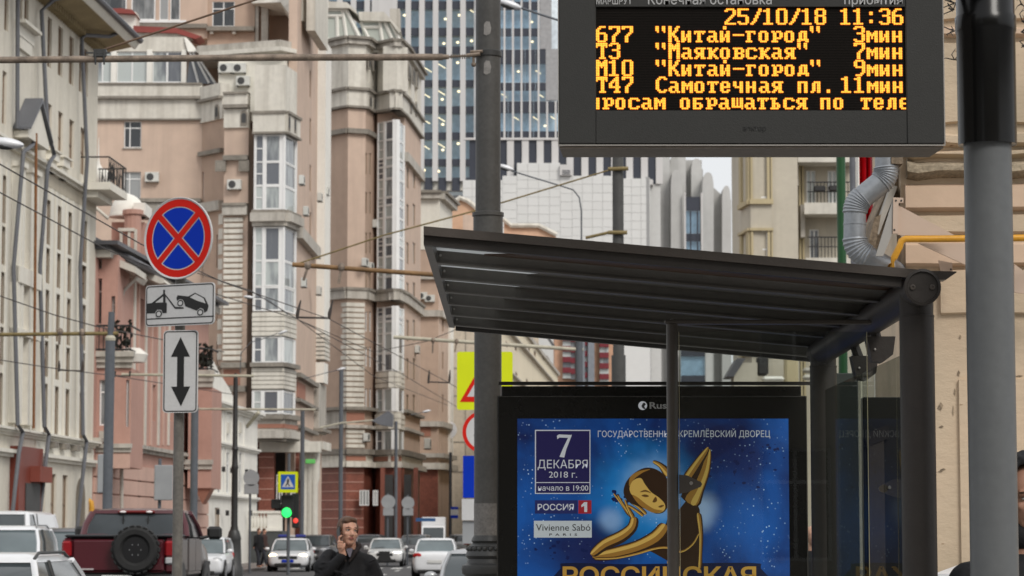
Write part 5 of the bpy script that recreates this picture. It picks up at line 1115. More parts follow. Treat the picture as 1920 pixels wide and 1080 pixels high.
# overhead contact wires
def wire(label, pts, r=.012, m=None): solo('overhead_wire', MB().tube([at(x, y, Y) for x, y, Y in pts], r, 5), m or M['wire'], label, 'wire', at(*pts[0]), 'overhead contact wires')
wire('upper contact wire passing left of the round sign and on to the first spacer', [(-20, 297, 29), (0, 308, 29.6), (265, 458, 37.4), (420, 530, 43.6), (617, 598, 51.5), (842, 718, 73), (930, 770, 95)], .009)
wire('lower contact wire under the first on the left', [(-20, 350, 32), (0, 361, 32.5), (200, 468, 38.5), (410, 553, 45.5), (557, 598, 51), (760, 705, 72), (860, 765, 92)], .009)
wire('faint far wire across the cream house', [(0, 555, 60), (100, 590, 62), (180, 612, 64), (420, 660, 80)], .014); wire('faint far wire under the ochre span tube', [(0, 675, 70), (110, 692, 74), (210, 704, 80), (440, 740, 110)], .014)
wire('faint wire rising to the shelter roof', [(560, 600, 90), (700, 660, 92), (800, 640, 94), (870, 612, 95)], .014); wire('faint wire crossing the striped pier', [(370, 512, 60), (470, 545, 66), (560, 600, 72), (700, 705, 95), (840, 760, 130)], .012)
def spacer(label, Y, x0, x1, y, up): 
    t = thing('wire_spacer', label, 'wire spacer', at((x0+x1)/2, y, Y), 'insulated spacers on the contact wires'); part('bar', MB().tube([at(x0, y, Y), at(x1, y+1.5, Y)], .022, 6), M['wire'], t)
    for x in (x0, x1): part('drop', MB().tube([at(x, y+3, Y), at(x+1, y-8, Y), at(x+up[0], y-up[1], Y)], [.03, .04, .015], 6), M['wire'], t)
spacer('first wire spacer between the peach block and the tower', 51.5, 557, 617, 595, (7, 32)); spacer('wire spacer in front of the beige tiled wall', 73, 803, 842, 716, (2, 22)); spacer('wire spacer in front of the cream house', 75, 110, 154, 694, (1, 18)); spacer('small wire spacer by the drain pipe of the pink house', 86, 215, 243, 704, (0, 3))

# ================================================================== signs
M['signwhite'] = mat('sign_reflective_white', (.56, .56, .56), .45, .05, 5, .05); M['signred'] = mat('sign_red', (.60, .016, .008), .6, .06, 3, spec=.15); M['signblue'] = mat('sign_blue', (.0, .03, .42), .6, .05, 3, spec=.15); M['signblack'] = flat('sign_black', (.012, .012, .012), .5) if 'flat' in globals() else mat('sign_black', (.012, .012, .012), .5); M['signback'] = mat('sign_back_grey', (.30, .31, .32), .5, .1, 2)
M['lime'] = mat('fluorescent_lime', (.66, .74, .0), .5, .04, 3)
YS = 22.6; xs_ = at(336, 600, YS).x
spst = thing('sign_post', 'weathered grey steel sign post carrying the no stopping and tow away signs', 'sign post', (xs_, YS, 0))
part('post', MB().tube([(xs_, YS+.06, 0), (xs_, YS+.06, at(336, 400, YS).z)], .044, 18), mat('post_grey_brown', (.155, .145, .13), .6, .25, 3, .2, .2, 20), spst, smooth=40)
def frame_at(px, py, Y, yaw): return Matrix.Translation(at(px, py, Y)) @ Matrix.Rotation(yaw, 4, 'Z')
def disc(r0, r1, a0=0, a1=2*math.pi, n=40, y=0, z0=0):
    mb = []
    for k in range(n):
        t, u = a0+(a1-a0)*k/n, a0+(a1-a0)*(k+1)/n
        mb.append([(r0*math.cos(t), y, r0*math.sin(t)), (r1*math.cos(t), y, r1*math.sin(t)), (r1*math.cos(u), y, r1*math.sin(u)), (r0*math.cos(u), y, r0*math.sin(u))])
    return mb
def addp(mb, polys):
    for p in polys: mb.poly(p)
    return mb
YAW = R(-28)
def signthing(name, label, px, py, Y, yaw, group=None): 
    t = thing(name, label, 'traffic sign', at(px, py, Y), group, yaw); return t
t = signthing('no_stopping_sign', 'round red and blue no stopping sign with a red cross', 336, 447, YS-.02, YAW)
rs = .352
part('plate', MB().lathe([(rs-.003, .0), (rs, -.004), (rs, -.018), (rs-.004, -.022), (rs-.02, -.012), (.01, -.012)], (0, 0, 0), 48, 'Y'), M['signwhite'], t, local=True, smooth=35)
part('red_ring', addp(MB(), disc(.272, .337, y=-.0135)), M['signred'], t, local=True)
for q in range(4):   # blue quarters with pale outline left between them and the red bars
    def seg(rr, off):
        a = math.asin(off/rr); mid = math.pi/2*q; out = []
        out.append((off*math.sqrt(2), 0)); n = 14; A0, A1 = -math.pi/4+a, math.pi/4-a
        out += [(rr*math.cos(A0+(A1-A0)*k/n), rr*math.sin(A0+(A1-A0)*k/n)) for k in range(n+1)]
        return [(x*math.cos(mid)-y*math.sin(mid), x*math.sin(mid)+y*math.cos(mid)) for x, y in out]
    part('blue_field', MB().poly([(x, -.0145, z) for x, z in seg(.262, .036)]), M['signblue'], t, local=True)
for a in (math.pi/4, -math.pi/4):
    c_, s_ = math.cos(a), math.sin(a); w = .026
    part('red_bar', MB().poly([(u*c_-v*s_, -.0150-(.0003 if a > 0 else 0), u*s_+v*c_) for u, v in ((-.275, -w), (.275, -w), (.275, w), (-.275, w))]), M['signred'], t, local=True)
def rrect(x0, x1, z0, z1, r, y, n=5):
    out = []
    for cx_, cz_, a in ((x1-r, z1-r, 0), (x0+r, z1-r, 90), (x0+r, z0+r, 180), (x1-r, z0+r, 270)):
        out += [(cx_+r*math.cos(R(a+90*k/n)), y, cz_+r*math.sin(R(a+90*k/n))) for k in range(n+1)]
    return out
def platesign(name, label, px, py, Y, yaw, w, h, border=True, m=None, group=None, r=.035):
    t = signthing(name, label, px, py, Y, yaw, group); m = m or M['signwhite']
    part('plate', MB().prism(rrect(-w/2, w/2, -h/2, h/2, r, -.012), (0, .012, 0)), m, t, local=True)
    if border:
        o = rrect(-w/2+.008, w/2-.008, -h/2+.008, h/2-.008, r-.005, -.0135); i = rrect(-w/2+.017, w/2-.017, -h/2+.017, h/2-.017, r-.012, -.0135); n = len(o)
        part('border', MB().add(o+i, [(k, (k+1) % n, n+(k+1) % n, n+k) for k in range(n)]), M['signblack'], t, local=True)
    return t
S_ = YS/F; hw_ = .70; cosY = math.cos(YAW)
t = platesign('tow_away_plate', 'rectangular plate with a black tow truck lifting a car', 338.5, 571.5, YS-.03, YAW, .71, .355)
k_ = .71/139.0*1.0; kz_ = YS/F
def tp(pts, lift=-.0142): return [((x-338.5)*k_, lift, -(y-571.5-(x-338.5)*.035)*kz_) for x, y in pts]
def tz(pts, s=3.0, ox=0, oy=340): return [(ox+x/s, oy+y/s) for x, y in pts]
tow = [tz(p) for p in ([(815, 672), (845, 672), (915, 625), (915, 602), (926, 602), (926, 625), (990, 705), (1040, 711), (1040, 719), (988, 716), (930, 640), (930, 675), (938, 678), (938, 735), (913, 735), (905, 715), (880, 712), (868, 732), (815, 728)],)]
part('tow_truck_symbol', MB().poly(tp(tow[0])), M['signblack'], t, local=True)
part('tow_gap', MB().poly(tp(tz([(868, 671), (915, 640), (915, 673)]), -.0147)), M['signwhite'], t, local=True)
part('car_symbol', MB().poly(tp(tz([(996, 655), (1003, 640), (1068, 652), (1108, 634), (1168, 668), (1190, 715), (1183, 742), (1165, 752), (1158, 730), (1140, 722), (1122, 738), (1050, 706), (1042, 680), (1022, 664), (1000, 672)]))), M['signblack'], t, local=True)
part('car_window', MB().poly(tp(tz([(1078, 658), (1110, 641), (1160, 671), (1172, 700), (1120, 680)]), -.0147)), M['signwhite'], t, local=True)
for cx_, cy_, r in ((890, 737, 20), (1020, 686, 19), (1141, 748, 19)):
    o_ = lambda rr: [(cx_+rr*math.cos(a), cy_+rr*math.sin(a)) for a in [math.pi*k/9 for k in range(18)]]
    part('wheel_ring', MB().poly(tp(tz(o_(r*1.15)), -.0149)), M['signwhite'], t, local=True); part('wheel', MB().poly(tp(tz(o_(r)), -.0153)), M['signblack'], t, local=True); part('wheel_hub', MB().poly(tp(tz(o_(r*.62)), -.0157)), M['signwhite'], t, local=True)
part('ground_line', MB().poly(tp(tz([(812, 758), (1222, 772), (1222, 778), (812, 764)]))), M['signblack'], t, local=True)
t = platesign('double_arrow_plate', 'tall plate with a vertical double-headed black arrow', 339, 696.5, YS-.03, R(-12), .31, .70)
k2 = .31/66.0
def dp_(pts): return [((x-339)*k2, -.0142, -(y-696.5)*kz_) for x, y in pts]
part('arrow', MB().poly(dp_([(339, 632), (357, 669), (346, 669), (346, 725), (358, 725), (341, 762), (322, 725), (333, 725), (333, 669), (321, 669)])), M['signblack'], t, local=True)
# the lime bordered warning sign and its companions on a post hidden by the wide pole
YQ = 44; q = thing('sign_post', 'grey post behind the wide pole holding lime bordered and round signs', 'sign post', (XF(906, YQ), YQ+.12, 0)); part('post', MB().tube([(XF(906, YQ), YQ+.12, 0), (XF(906, YQ), YQ+.12, 5)], .05, 12), M['polefar'], q)
t = platesign('warning_sign', 'fluorescent lime square with a red triangle half hidden by the wide pole', 909, 714, YQ, 0, .92, .96, False, M['lime'], r=.04)
kq = YQ/F
tri = lambda s, y: [((909+x*s-909)*kq, y, -(yy-714)*kq) for x, yy in ((0, 714+(-48)*s+6), (47, 714+34*s+6), (-47, 714+34*s+6))]
part('red_triangle', MB().poly(tri(1.0, -.014)), M['signred'], t, local=True); part('white_triangle', MB().poly([(x, -.0145, z-.02*0) for x, _, z in tri(.70, 0)]), M['signwhite'], t, local=True)
part('child_symbol', MB().poly([(-.12, -.0152, -.02), (-.08, -.0152, .03), (-.03, -.0152, -.02), (.02, -.0152, .02), (.02, -.0152, -.2), (-.04, -.0152, -.1), (-.14, -.0152, -.18), (-.1, -.0152, -.08)]), M['signblack'], t, local=True)
t = signthing('speed_limit_sign', 'round white sign with a red rim half hidden by the wide pole', 907, 810, YQ, 0); part('plate', MB().lathe([(.355, 0), (.355, -.015), (.01, -.015)], (0,0,0), 36, 'Y'), M['signwhite'], t, local=True); part('red_rim', addp(MB(), disc(.29, .352, y=-.017)), M['signred'], t, local=True)
part('numeral', MB().poly([(-.12, -.017, -.06), (-.17, -.017, -.06), (-.06, -.017, .1), (-.03, -.017, .1), (-.03, -.017, -.14), (-.07, -.017, -.14), (-.07, -.017, -.06)]), M['signblack'], t, local=True)
platesign('blue_sign', 'plain deep blue tall sign panel left of the wide pole', 900, 894, YQ, 0, .56, .69, False, M['signblue'], r=.01)
platesign('grey_sign_box', 'upper blank grey sign panel under the blue one', 899, 955.5, YQ, 0, .58, .35, False, M['signwhite'], r=.01); platesign('grey_sign_box', 'lower blank grey sign panel under the blue one', 899, 998, YQ+.05, 0, .56, .37, False, M['signback'], r=.01)
# backs of far signs, crossing sign, traffic light
for px, py, Y, rr, kind, lab in ((471, 896, 112, .3, 'r', 'grey back of a round sign before the white house, upper one'), (471, 917, 112, .3, 's', 'grey back of a small square sign under the round one before the white house'), (728, 941, 140, .33, 'r', 'pale round sign back left of the thin grey pole'), (728, 960, 140, .28, 's', 'small pale sign back under the left round one'), (765, 943, 140, .3, 'r', 'pale round sign back right of the thin grey pole'), (765, 960, 140, .28, 's', 'small pale sign back under the right round one'), (188, 888, 72, .0, 'b', 'grey rectangular sign back left of the tall grey pole'), (302, 905, 76, .0, 'b', 'large grey rectangular sign back by the pink house')):
    if kind == 'r': solo('road_sign', MB().lathe([(rr*1.12, 0), (rr*1.12, .03), (.02, .04)], at(px, py, Y), 24, 'Y'), M['signback'], lab, 'sign', at(px, py, Y))
    elif kind == 's': c = at(px, py, Y); solo('road_sign', MB(Matrix.Translation(c)).bev(-rr, rr, 0, .04, -rr*.7, rr*.7, .02), M['signback'], lab, 'sign', c)
    else: c = at(px, py, Y); w, h = ((.13, .52), (.33, .50))[px > 200]; solo('road_sign', MB(Matrix.Translation(c)).bev(-w*.6, w, 0, .05, -h, h, .02), M['signback'], lab, 'sign', c)
for px, Y, yt, lab in ((471, 112.2, 880, 'thin post of the round sign by the white house'), (728, 140.2, 925, 'thin post of the left pale sign'), (765, 140.2, 928, 'thin post of the right pale sign'), (302, 76.2, 860, 'thin post of the large grey sign back')): mpole(px, Y, .05, 'sign_post', lab, M['polefar'], yt)
YT = 108; tl = thing('traffic_light', 'traffic light showing green under the crossing sign', 'traffic light', (XF(543, YT), YT, 0))
part('post', MB().tube([(XF(543, YT+.3), YT+.3, 0), (XF(543, YT+.3), YT+.3, at(543, 850, YT).z)], .07, 10), M['polefar'], tl); c = at(538, 950, YT)
M['tlblack'] = mat('traffic_light_housing', (.018, .02, .02), .5, .1); part('housing', MB().bev(c.x-.22, c.x+.28, YT-.1, YT+.15, c.z-.42, c.z+.48, .04), M['tlblack'], tl); c2 = at(538, 961, YT)
part('green_lamp', MB().lathe([(.2, 0), (.17, -.03), (.01, -.05)], (c2.x, YT-.11, c2.z), 20, 'Y'), emit('green_signal', (.03, 1, .16), 1.7), tl, smooth=40); part('hood', MB().tube([(c2.x+.22*math.cos(a), YT-.2, c2.z+.22*math.sin(a)) for a in [math.pi*k/8 for k in range(9)]], .025, 6), M['tlblack'], tl)
part('side_housing', MB().bev(at(508, 943, YT).x, at(526, 943, YT).x, YT, YT+.2, at(508, 954, YT).z, at(508, 936, YT).z, .03), M['tlblack'], tl); part('side_housing', MB().bev(at(547, 943, YT).x, at(560, 943, YT).x, YT+.1, YT+.3, at(508, 990, YT).z, at(508, 925, YT).z, .03), M['tlblack'], tl)
c3 = at(554, 976, YT); part('red_lamp', MB().lathe([(.1, 0), (.01, -.03)], (c3.x, YT+.08, c3.z), 14, 'Y'), emit('red_signal', (1, .06, .04), 1.3), tl)
t = platesign('crossing_sign', 'lime bordered blue pedestrian crossing sign above the traffic light', 540, 904, YT-.4, 0, .80, .84, False, M['lime'], r=.03); kt = YT/F
part('blue_square', MB().poly(rrect(-.29, .29, -.29, .31, .02, -.016)), mat('crossing_blue', (.01, .09, .42), .4, .05), t, local=True); part('white_triangle', MB().poly([(0, -.018, .25), (.24, -.018, -.2), (-.24, -.018, -.2)]), M['signwhite'], t, local=True)
part('walker_symbol', MB().poly([(-.02, -.02, .14), (.03, -.02, .14), (.05, -.02, .02), (.02, -.02, -.04), (.09, -.02, -.17), (.04, -.02, -.17), (-.01, -.02, -.07), (-.08, -.02, -.17), (-.12, -.02, -.16), (-.04, -.02, -.02), (-.05, -.02, .06)]), M['signblack'], t, local=True)
YBS = 185; t = platesign('bus_stop_sign', 'small white and blue bus stop sign by the tiled wall', 852, 961, YBS, 0, .52, .82, False, M['signwhite'], r=.05)
part('blue_band', MB().poly(rrect(-.26, .26, .22, .40, .03, -.016)), M['signblue'], t, local=True); part('blue_band', MB().poly(rrect(-.26, .26, -.40, -.18, .03, -.016)), M['signblue'], t, local=True)
t = platesign('street_name_board', 'long blue street name board at the far end of the road', 798, 974.5, 170, 0, 1.25, .22, False, mat('blue_name_board', (.03, .10, .25), .5), r=.02)
solo('green_shop_sign', MB(Matrix.Translation(at(581, 865, 149))).bev(-.25, .3, 0, .1, -.13, .12, .03), emit('green_sign_glow', (.15, .6, .1), .15, (.1, .4, .1)), 'small lit green sign on the white columns', 'sign', at(581, 865, 149))
# ================================================================== cars
def paint(name, col, metal=0, rough=.35): return mat(name, col, rough, .04, 1, .02, metal=metal, coat=.6, spec=.5)
M['tyre'] = mat('tyre_rubber', (.018, .018, .018), .8, .15, 8); M['rim'] = mat('alloy_rim', (.3, .3, .31), .35, .1, 5, metal=.6); M['carglass'] = mat('car_glass', (.055, .065, .07), .07, .2, 1, spec=.6); M['carglassl'] = mat('bright_windscreen', (.13, .16, .17), .1, .3, .8, spec=.6)
M['plastic'] = mat('black_trim', (.02, .02, .02), .5); M['plate'+'n'] = mat('number_plate', (.6, .6, .58), .4, .1); M['redlens'] = mat('red_lens', (.38, .012, .012), .2, .1); M['lens'] = mat('clear_lens', (.45, .46, .47), .15, .2, 8)
M['headon'] = emit('headlight_on', (1, .80, .48), 5.0); M['brakeon'] = emit('brake_light_on', (1, .10, .03), 2.6)
def ring(hw, zb, zt, cr=.02, tum=.06):
    """half section of a car body mirrored, listed round from the bottom middle"""
    h = [(0, zb), (hw*.80, zb), (hw*.95, zb+.07), (hw, zb+(zt-zb)*.38), (hw*(1-tum*.35), zb+(zt-zb)*.72), (hw*(1-tum), zt-.06), (hw*(1-tum)-.06, zt-.012), (hw*.55, zt+cr*.7), (0, zt+cr)]
    return h+[(-x, z) for x, z in h[-2:0:-1]]
def loft(st, name, m, parent, sub_=2, tum=.06):
    vs = []; fs = []; n = 0
    for y, zb, zt, hw, *cr in st:
        r = ring(hw, zb, zt, cr[0] if cr else .02, tum); n = len(r); vs += [(x, y, z) for x, z in r]
    for i in range(len(st)-1):
        for k in range(n): fs.append((i*n+k, i*n+(k+1) % n, (i+1)*n+(k+1) % n, (i+1)*n+k))
    fs.append(tuple(range(n))[::-1]); fs.append(tuple(range((len(st)-1)*n, len(st)*n)))
    mb = MB(); mb.v = [Vector(v) for v in vs]; mb.f = fs
    o = part(name, mb, m, parent, smooth=True, local=True); md = o.modifiers.new('s', 'SUBSURF'); md.levels = md.render_levels = sub_; return o
def plan(yf, yr, hw, z, bf=.12, br=.08, n=6):
    """rounded cabin outline: front edge bowed forward, then the right side, rear edge, left side"""
    p = [(hw*(-1+2*k/n), yf-bf*(1-(-1+2*k/n)**2), z) for k in range(n+1)]
    p += [(hw*1.01, yf+(yr-yf)*t, z) for t in (.33, .66)]+[(hw*(1-2*k/n), yr+br*(1-(1-2*k/n)**2), z) for k in range(n+1)]+[(-hw*1.01, yr+(yf-yr)*t, z) for t in (.33, .66)]
    return p
def car(name, label, cat, x, y, rz, kind, paint_m, L=4.4, Wd=1.78, Ht=1.48, glass='carglass', group='cars in the street', lights=None, plate=True, z=0.0, rails=False):
    t = thing(name, label, cat, (x, y, z), group, rz); h = Wd/2; f = -L/2; belt = Ht*.64; hood = Ht*.59
    T_ = lambda q: f+L*q
    if kind == 'sedan':
        st = [(T_(0), .36, hood*.80, h*.70), (T_(.015), .24, hood*.86, h*.86), (T_(.06), .20, hood*.92, h*.95), (T_(.2), .19, hood*1.0, h), (T_(.29), .19, belt, h), (T_(.5), .19, belt+.02, h), (T_(.78), .19, belt+.05, h), (T_(.93), .21, belt+.06, h*.95), (T_(.985), .26, belt+.0, h*.88), (T_(1), .38, belt-.1, h*.74)]
        gl = [plan(T_(.27), T_(.87), h*.84, belt-.01), plan(T_(.33), T_(.81), h*.80, belt+(Ht-belt)*.45), plan(T_(.39), T_(.745), h*.70, Ht-.075), ]
        rf = [plan(T_(.385), T_(.75), h*.71, Ht-.078), plan(T_(.40), T_(.735), h*.67, Ht-.03), plan(T_(.45), T_(.68), h*.48, Ht-.003)]
        wf, wr = .175, .80; wr_ = .315
    else:   # tall hatch, SUV or van
        e = {'suv': (.24, .97, .90), 'van': (.13, .985, .955)}[kind]; hd = hood*(1.0 if kind == 'suv' else .92)
        st = [(T_(0), .42, hd*.82, h*.74), (T_(.015), .28, hd*.9, h*.88), (T_(.06), .24, hd*.96, h*.96), (T_(.18 if kind == 'suv' else .10), .22, hd*1.02, h), (T_(.25 if kind == 'suv' else .15), .22, belt, h), (T_(.55), .22, belt+.02, h), (T_(.93), .22, belt+.04, h*.97), (T_(.99), .30, belt+.02, h*.92), (T_(1), .42, belt-.06, h*.82)]
        gl = [plan(T_(e[0]), T_(e[1]), h*.88, belt-.01, .14, .05), plan(T_(e[0]+.07), T_(e[1]-.01), h*.84, belt+(Ht-belt)*.5, .14, .05), plan(T_(e[0]+.135), T_(e[2]), h*.76, Ht-.09, .14, .06)]
        rf = [plan(T_(e[0]+.13), T_(e[2]+.005), h*.77, Ht-.093, .14, .06), plan(T_(e[0]+.15), T_(e[2]), h*.72, Ht-.04, .14, .06), plan(T_(e[0]+.21), T_(e[2]-.05), h*.5, Ht-.003, .1, .05)]
        wf, wr = .17, .80; wr_ = .35
    body = loft(st, 'body', paint_m, t)
    def shell(nm, rings, m, cap=True, smooth=40):
        n = len(rings[0]); mb = MB(); mb.v = [Vector(v) for r in rings for v in r]
        for i in range(len(rings)-1):
            for k in range(n): mb.f.append((i*n+k, i*n+(k+1) % n, (i+1)*n+(k+1) % n, (i+1)*n+k))
        if cap: mb.f.append(tuple(range((len(rings)-1)*n, len(rings)*n)))
        return part(nm, mb, m, t, smooth=smooth, local=True)
    shell('windows', gl, M[glass]); roof = shell('roof', rf, paint_m, smooth=60)
    n = len(gl[0]); N = 6
    def pillar(k, w=.045, mm=None):
        pts = [Vector(r[k])*1.0 for r in gl]; c = Vector((0, 0, 0)); 
        pts = [Vector((p.x*1.006, p.y*1.003, p.z)) for p in pts]; part('pillar', MB().tube(pts, w, 6), mm or paint_m, t, smooth=60, local=True)
    for k in (0, N, N+3, 2*N+3): pillar(k, .036 if kind != 'van' else .07)
    pillar(N+1, .03, M['plastic']); pillar(2*N+4, .03, M['plastic'])
    if kind == 'van':      # panelled load space
        zz_ = [belt-.01, belt+(Ht-belt)*.5, Ht-.09]
        part('panel_side', MB().add([(h*.9, T_(.42), zz_[0]), (h*.9, T_(.985), zz_[0]), (h*.86, T_(.98), zz_[1]), (h*.86, T_(.42), zz_[1]), (h*.785, T_(.95), zz_[2]), (h*.785, T_(.42), zz_[2])], [(0,1,2,3), (3,2,4,5)]).add([(-h*.9, T_(.42), zz_[0]), (-h*.9, T_(.985), zz_[0]), (-h*.86, T_(.98), zz_[1]), (-h*.86, T_(.42), zz_[1]), (-h*.785, T_(.95), zz_[2]), (-h*.785, T_(.42), zz_[2])], [(0,1,2,3), (3,2,4,5)]), paint_m, t, local=True, kind='stuff')
    for wy in (wf, wr):
        for s in (-1, 1):
            wh = part('wheel', MB().lathe([(.05, -.10), (wr_*.66, -.11), (wr_*.93, -.10), (wr_, -.06), (wr_, .06), (wr_*.93, .10), (wr_*.66, .11), (.05, .1)], (s*(h-.10), T_(wy), wr_), 24, 'X'), M['tyre'], t, smooth=40, local=True)
            part('rim', MB().lathe([(wr_*.64, s*.112), (wr_*.58, s*.10), (.06, s*.115)], (s*(h-.10), T_(wy), wr_), 16, 'X'), M['rim'], wh, local=True)
            part('wheel_arch', MB().lathe([(wr_*1.17, s*-.02), (wr_*1.17, s*.012), (wr_*.3, s*.012)], (s*(h-.012), T_(wy), wr_+.01), 24, 'X'), M['plastic'], t, local=True)
    for s in (-1, 1):
        part('mirror', MB().ell((s*(h+.09), T_(.33 if kind == 'sedan' else .28), belt+.06), (.11, .07, .075), 12, 8), paint_m, t, smooth=True, local=True)
        hl = part('headlight', MB(Matrix.Translation((s*h*.70, T_(.03), hood*.83)) @ Matrix.Rotation(s*R(20), 4, 'Z')).ell((0, 0, 0), (.19, .07, .085), 14, 8), M['headon'] if lights and 'head' in lights else M['lens'], t, smooth=True, local=True)
        part('tail_light', MB(Matrix.Translation((s*h*.74, T_(.975), belt*.90)) @ Matrix.Rotation(s*R(-22), 4, 'Z')).ell((0, 0, 0), (.19, .07, .10 if kind == 'sedan' else .17), 14, 8), M['brakeon'] if lights and 'brake' in lights and s < 0 else M['redlens'], t, smooth=True, local=True)
    part('grille', MB().bev(-h*.45, h*.45, T_(-.003), T_(.03), hood*.62, hood*.80, .03), M['plastic'], t, local=True); part('lower_intake', MB().bev(-h*.62, h*.62, T_(-.006), T_(.03), .24, .38, .03), M['plastic'], t, local=True)
    part('wiper', MB().tube([(-h*.6, T_(.25), belt+.02), (-h*.05, T_(.25)-.05, belt+.05)], .012, 5), M['plastic'], t, local=True)
    if plate:
        part('number_plate', MB().bev(-.26, .26, T_(0)-.035, T_(0)-.02, .42, .53, .004), M['platen'] if 'plate_m' not in (lights or ()) else M['signblue'], t, local=True); part('number_plate', MB().bev(-.26, .26, T_(1)+.02, T_(1)+.035, belt*.62, belt*.62+.11, .004), M['platen'], t, local=True)
    part('rear_bumper_trim', MB().bev(-h*.7, h*.7, T_(.97), T_(1.004), .26, .36, .03), M['plastic'], t, local=True)
    if rails:
        for s in (-1, 1): part('roof_rail', MB().tube([(s*h*.74, T_(.40), Ht-.06), (s*h*.73, T_(.46), Ht+.0), (s*h*.73, T_(.80), Ht+.0), (s*h*.74, T_(.88), Ht-.07)], .018, 6), M['plastic'] if rails == 1 else M['rim'], t, smooth=40, local=True)
    return t
white, pearl, silver, grey = paint('white_car_paint', (.74, .75, .77)), paint('pearl_car_paint', (.68, .68, .67)), paint('silver_car_paint', (.42, .43, .44), .35), paint('grey_car_paint', (.12, .12, .13), .4)
X_ = lambda px, Y: XF(px, Y)
pcar = car('police_car', 'white patrol car with lit headlights and a blue light bar facing the camera', 'police car', X_(541, 116), 118.4, R(0), 'sedan', white, 4.2, 1.86, 1.46, 'carglassl', lights=('head', 'plate_m'))
part('light_bar', MB().bev(-.62, -.15, .0, .22, 1.5, 1.62, .04).bev(.15, .62, .0, .22, 1.5, 1.62, .04), mat('blue_light_bar', (.03, .04, .22), .3, .2), pcar, local=True); part('light_bar_centre', MB().bev(-.145, .145, .01, .21, 1.5, 1.6, .03), M['lens'], pcar, local=True); part('light_bar_mount', MB().box(-.6, .6, .06, .16, 1.44, 1.5), M['plastic'], pcar, local=True)
lex = car('parked_car', 'pearl white saloon with angular dark grille right of the man', 'car', X_(722, 134), 136.5, R(0), 'sedan', pearl, 4.7, 1.86, 1.44, 'carglassl', lights=None)
part('spindle_grille', MB().prism([(-.30, -2.40, .78), (.30, -2.40, .78), (.22, -2.40, .62), (.42, -2.40, .26), (-.42, -2.40, .26), (-.22, -2.40, .62)], (0, .06, 0)), M['plastic'], lex, local=True)
for s in (1,): part('daytime_light', MB().bev(.45, .85, -2.32, -2.26, .70, .76, .02), emit('daytime_light', (1, .97, .85), 4), lex, local=True)
car('white_saloon', 'white saloon seen from behind with its left brake light glowing', 'car', X_(816, 97), 99.2, R(180), 'sedan', white, 4.35, 1.72, 1.50, 'carglassl', lights=('brake',))
car('grey_saloon', 'grey saloon mostly hidden by the ornate base of the wide pole', 'car', X_(918, 41), 43.2, R(180), 'sedan', silver, 4.5, 1.8, 1.43, 'carglass')
car('white_suv', 'white crossover facing the camera at the left edge', 'car', X_(-26, 52), 54.2, R(3), 'suv', white, 4.5, 1.85, 1.83, 'carglassl', rails=2)
car('grey_estate', 'dark grey car with a greenish windscreen between the crossover and the pickup', 'car', X_(88, 60), 62.3, R(1), 'suv', grey, 4.6, 1.8, 1.80, 'carglassl', rails=1)
car('white_van', 'white panel van parked behind the crossover', 'van', X_(-18, 66), 68.5, R(-1), 'van', white, 5.0, 1.95, 2.24, 'carglass')
car('white_crossover', 'white crossover roof with a black rail in the bottom left corner', 'car', X_(-75, 26.5), 28.7, R(180), 'suv', white, 4.4, 1.8, 1.47, 'carglass', rails=1)
car('small_white_car', 'small white car behind the mirror of the pickup', 'car', X_(378, 92), 94, R(0), 'suv', white, 4.0, 1.66, 1.56, 'carglassl')
car('silver_car', 'silver roofed car glimpsed beside the van behind the tailgate', 'car', X_(130, 84), 86, R(0), 'suv', silver, 4.4, 1.76, 1.78, 'carglassl', rails=2)
for i, (px, Y, rz, mm, kd) in enumerate(((600, 150, -6, grey, 'sedan'), (780, 165, -6, grey, 'suv'), (700, 178, 175, grey, 'suv'), (862, 190, 176, silver, 'sedan'))):
    car('distant_car', ('dark distant car behind the patrol car', 'dark distant car left of the white lorry', 'distant dark car at the granite shopfront', 'far silver car at the end of the road')[i], 'car', X_(px, Y), Y, R(rz), kd, mm, 4.4, 1.78, 1.6)
lo = thing('white_lorry', 'small white lorry far away above the white saloon', 'lorry', (X_(812, 175), 178, 0), None); h0 = 0
part('box_body', MB().bev(-.85, .75, .6, 3.8, .7, 2.75, .05), white, lo, local=True); part('cab', MB().prism([(-.8, -.9, .5), (-.8, .5, .5), (-.8, .5, 2.2), (-.8, -.2, 2.15), (-.8, -.75, 1.3)], (1.55, 0, 0)), white, lo, local=True); part('windscreen', MB().prism([(-.7, -.78, 1.3), (-.7, -.24, 2.05), (-.7, -.28, 2.05), (-.7, -.82, 1.3)], (1.35, 0, 0)), M['carglass'], lo, local=True)
for y in (-.3, 3.0):
    for s in (-.7, .6): part('wheel', MB().lathe([(.38, -.12), (.38, .12)], (s, y, .38), 16, 'X'), M['tyre'], lo, local=True)
# ---- maroon pickup
YPk = 46.5; pxc = (125+330)/2; pk = thing('pickup_truck', 'maroon pickup truck with a spare wheel mounted on its tailgate', 'pickup truck', (X_(227, YPk), YPk, 0), 'cars in the street', R(180))
mar = mat('maroon_paint', (.075, .010, .016), .3, .08, 1, .03, coat=.6); graysd = mat('dusty_dark_side_paint', (.05, .04, .038), .35, .15, 2, .1, coat=.5)
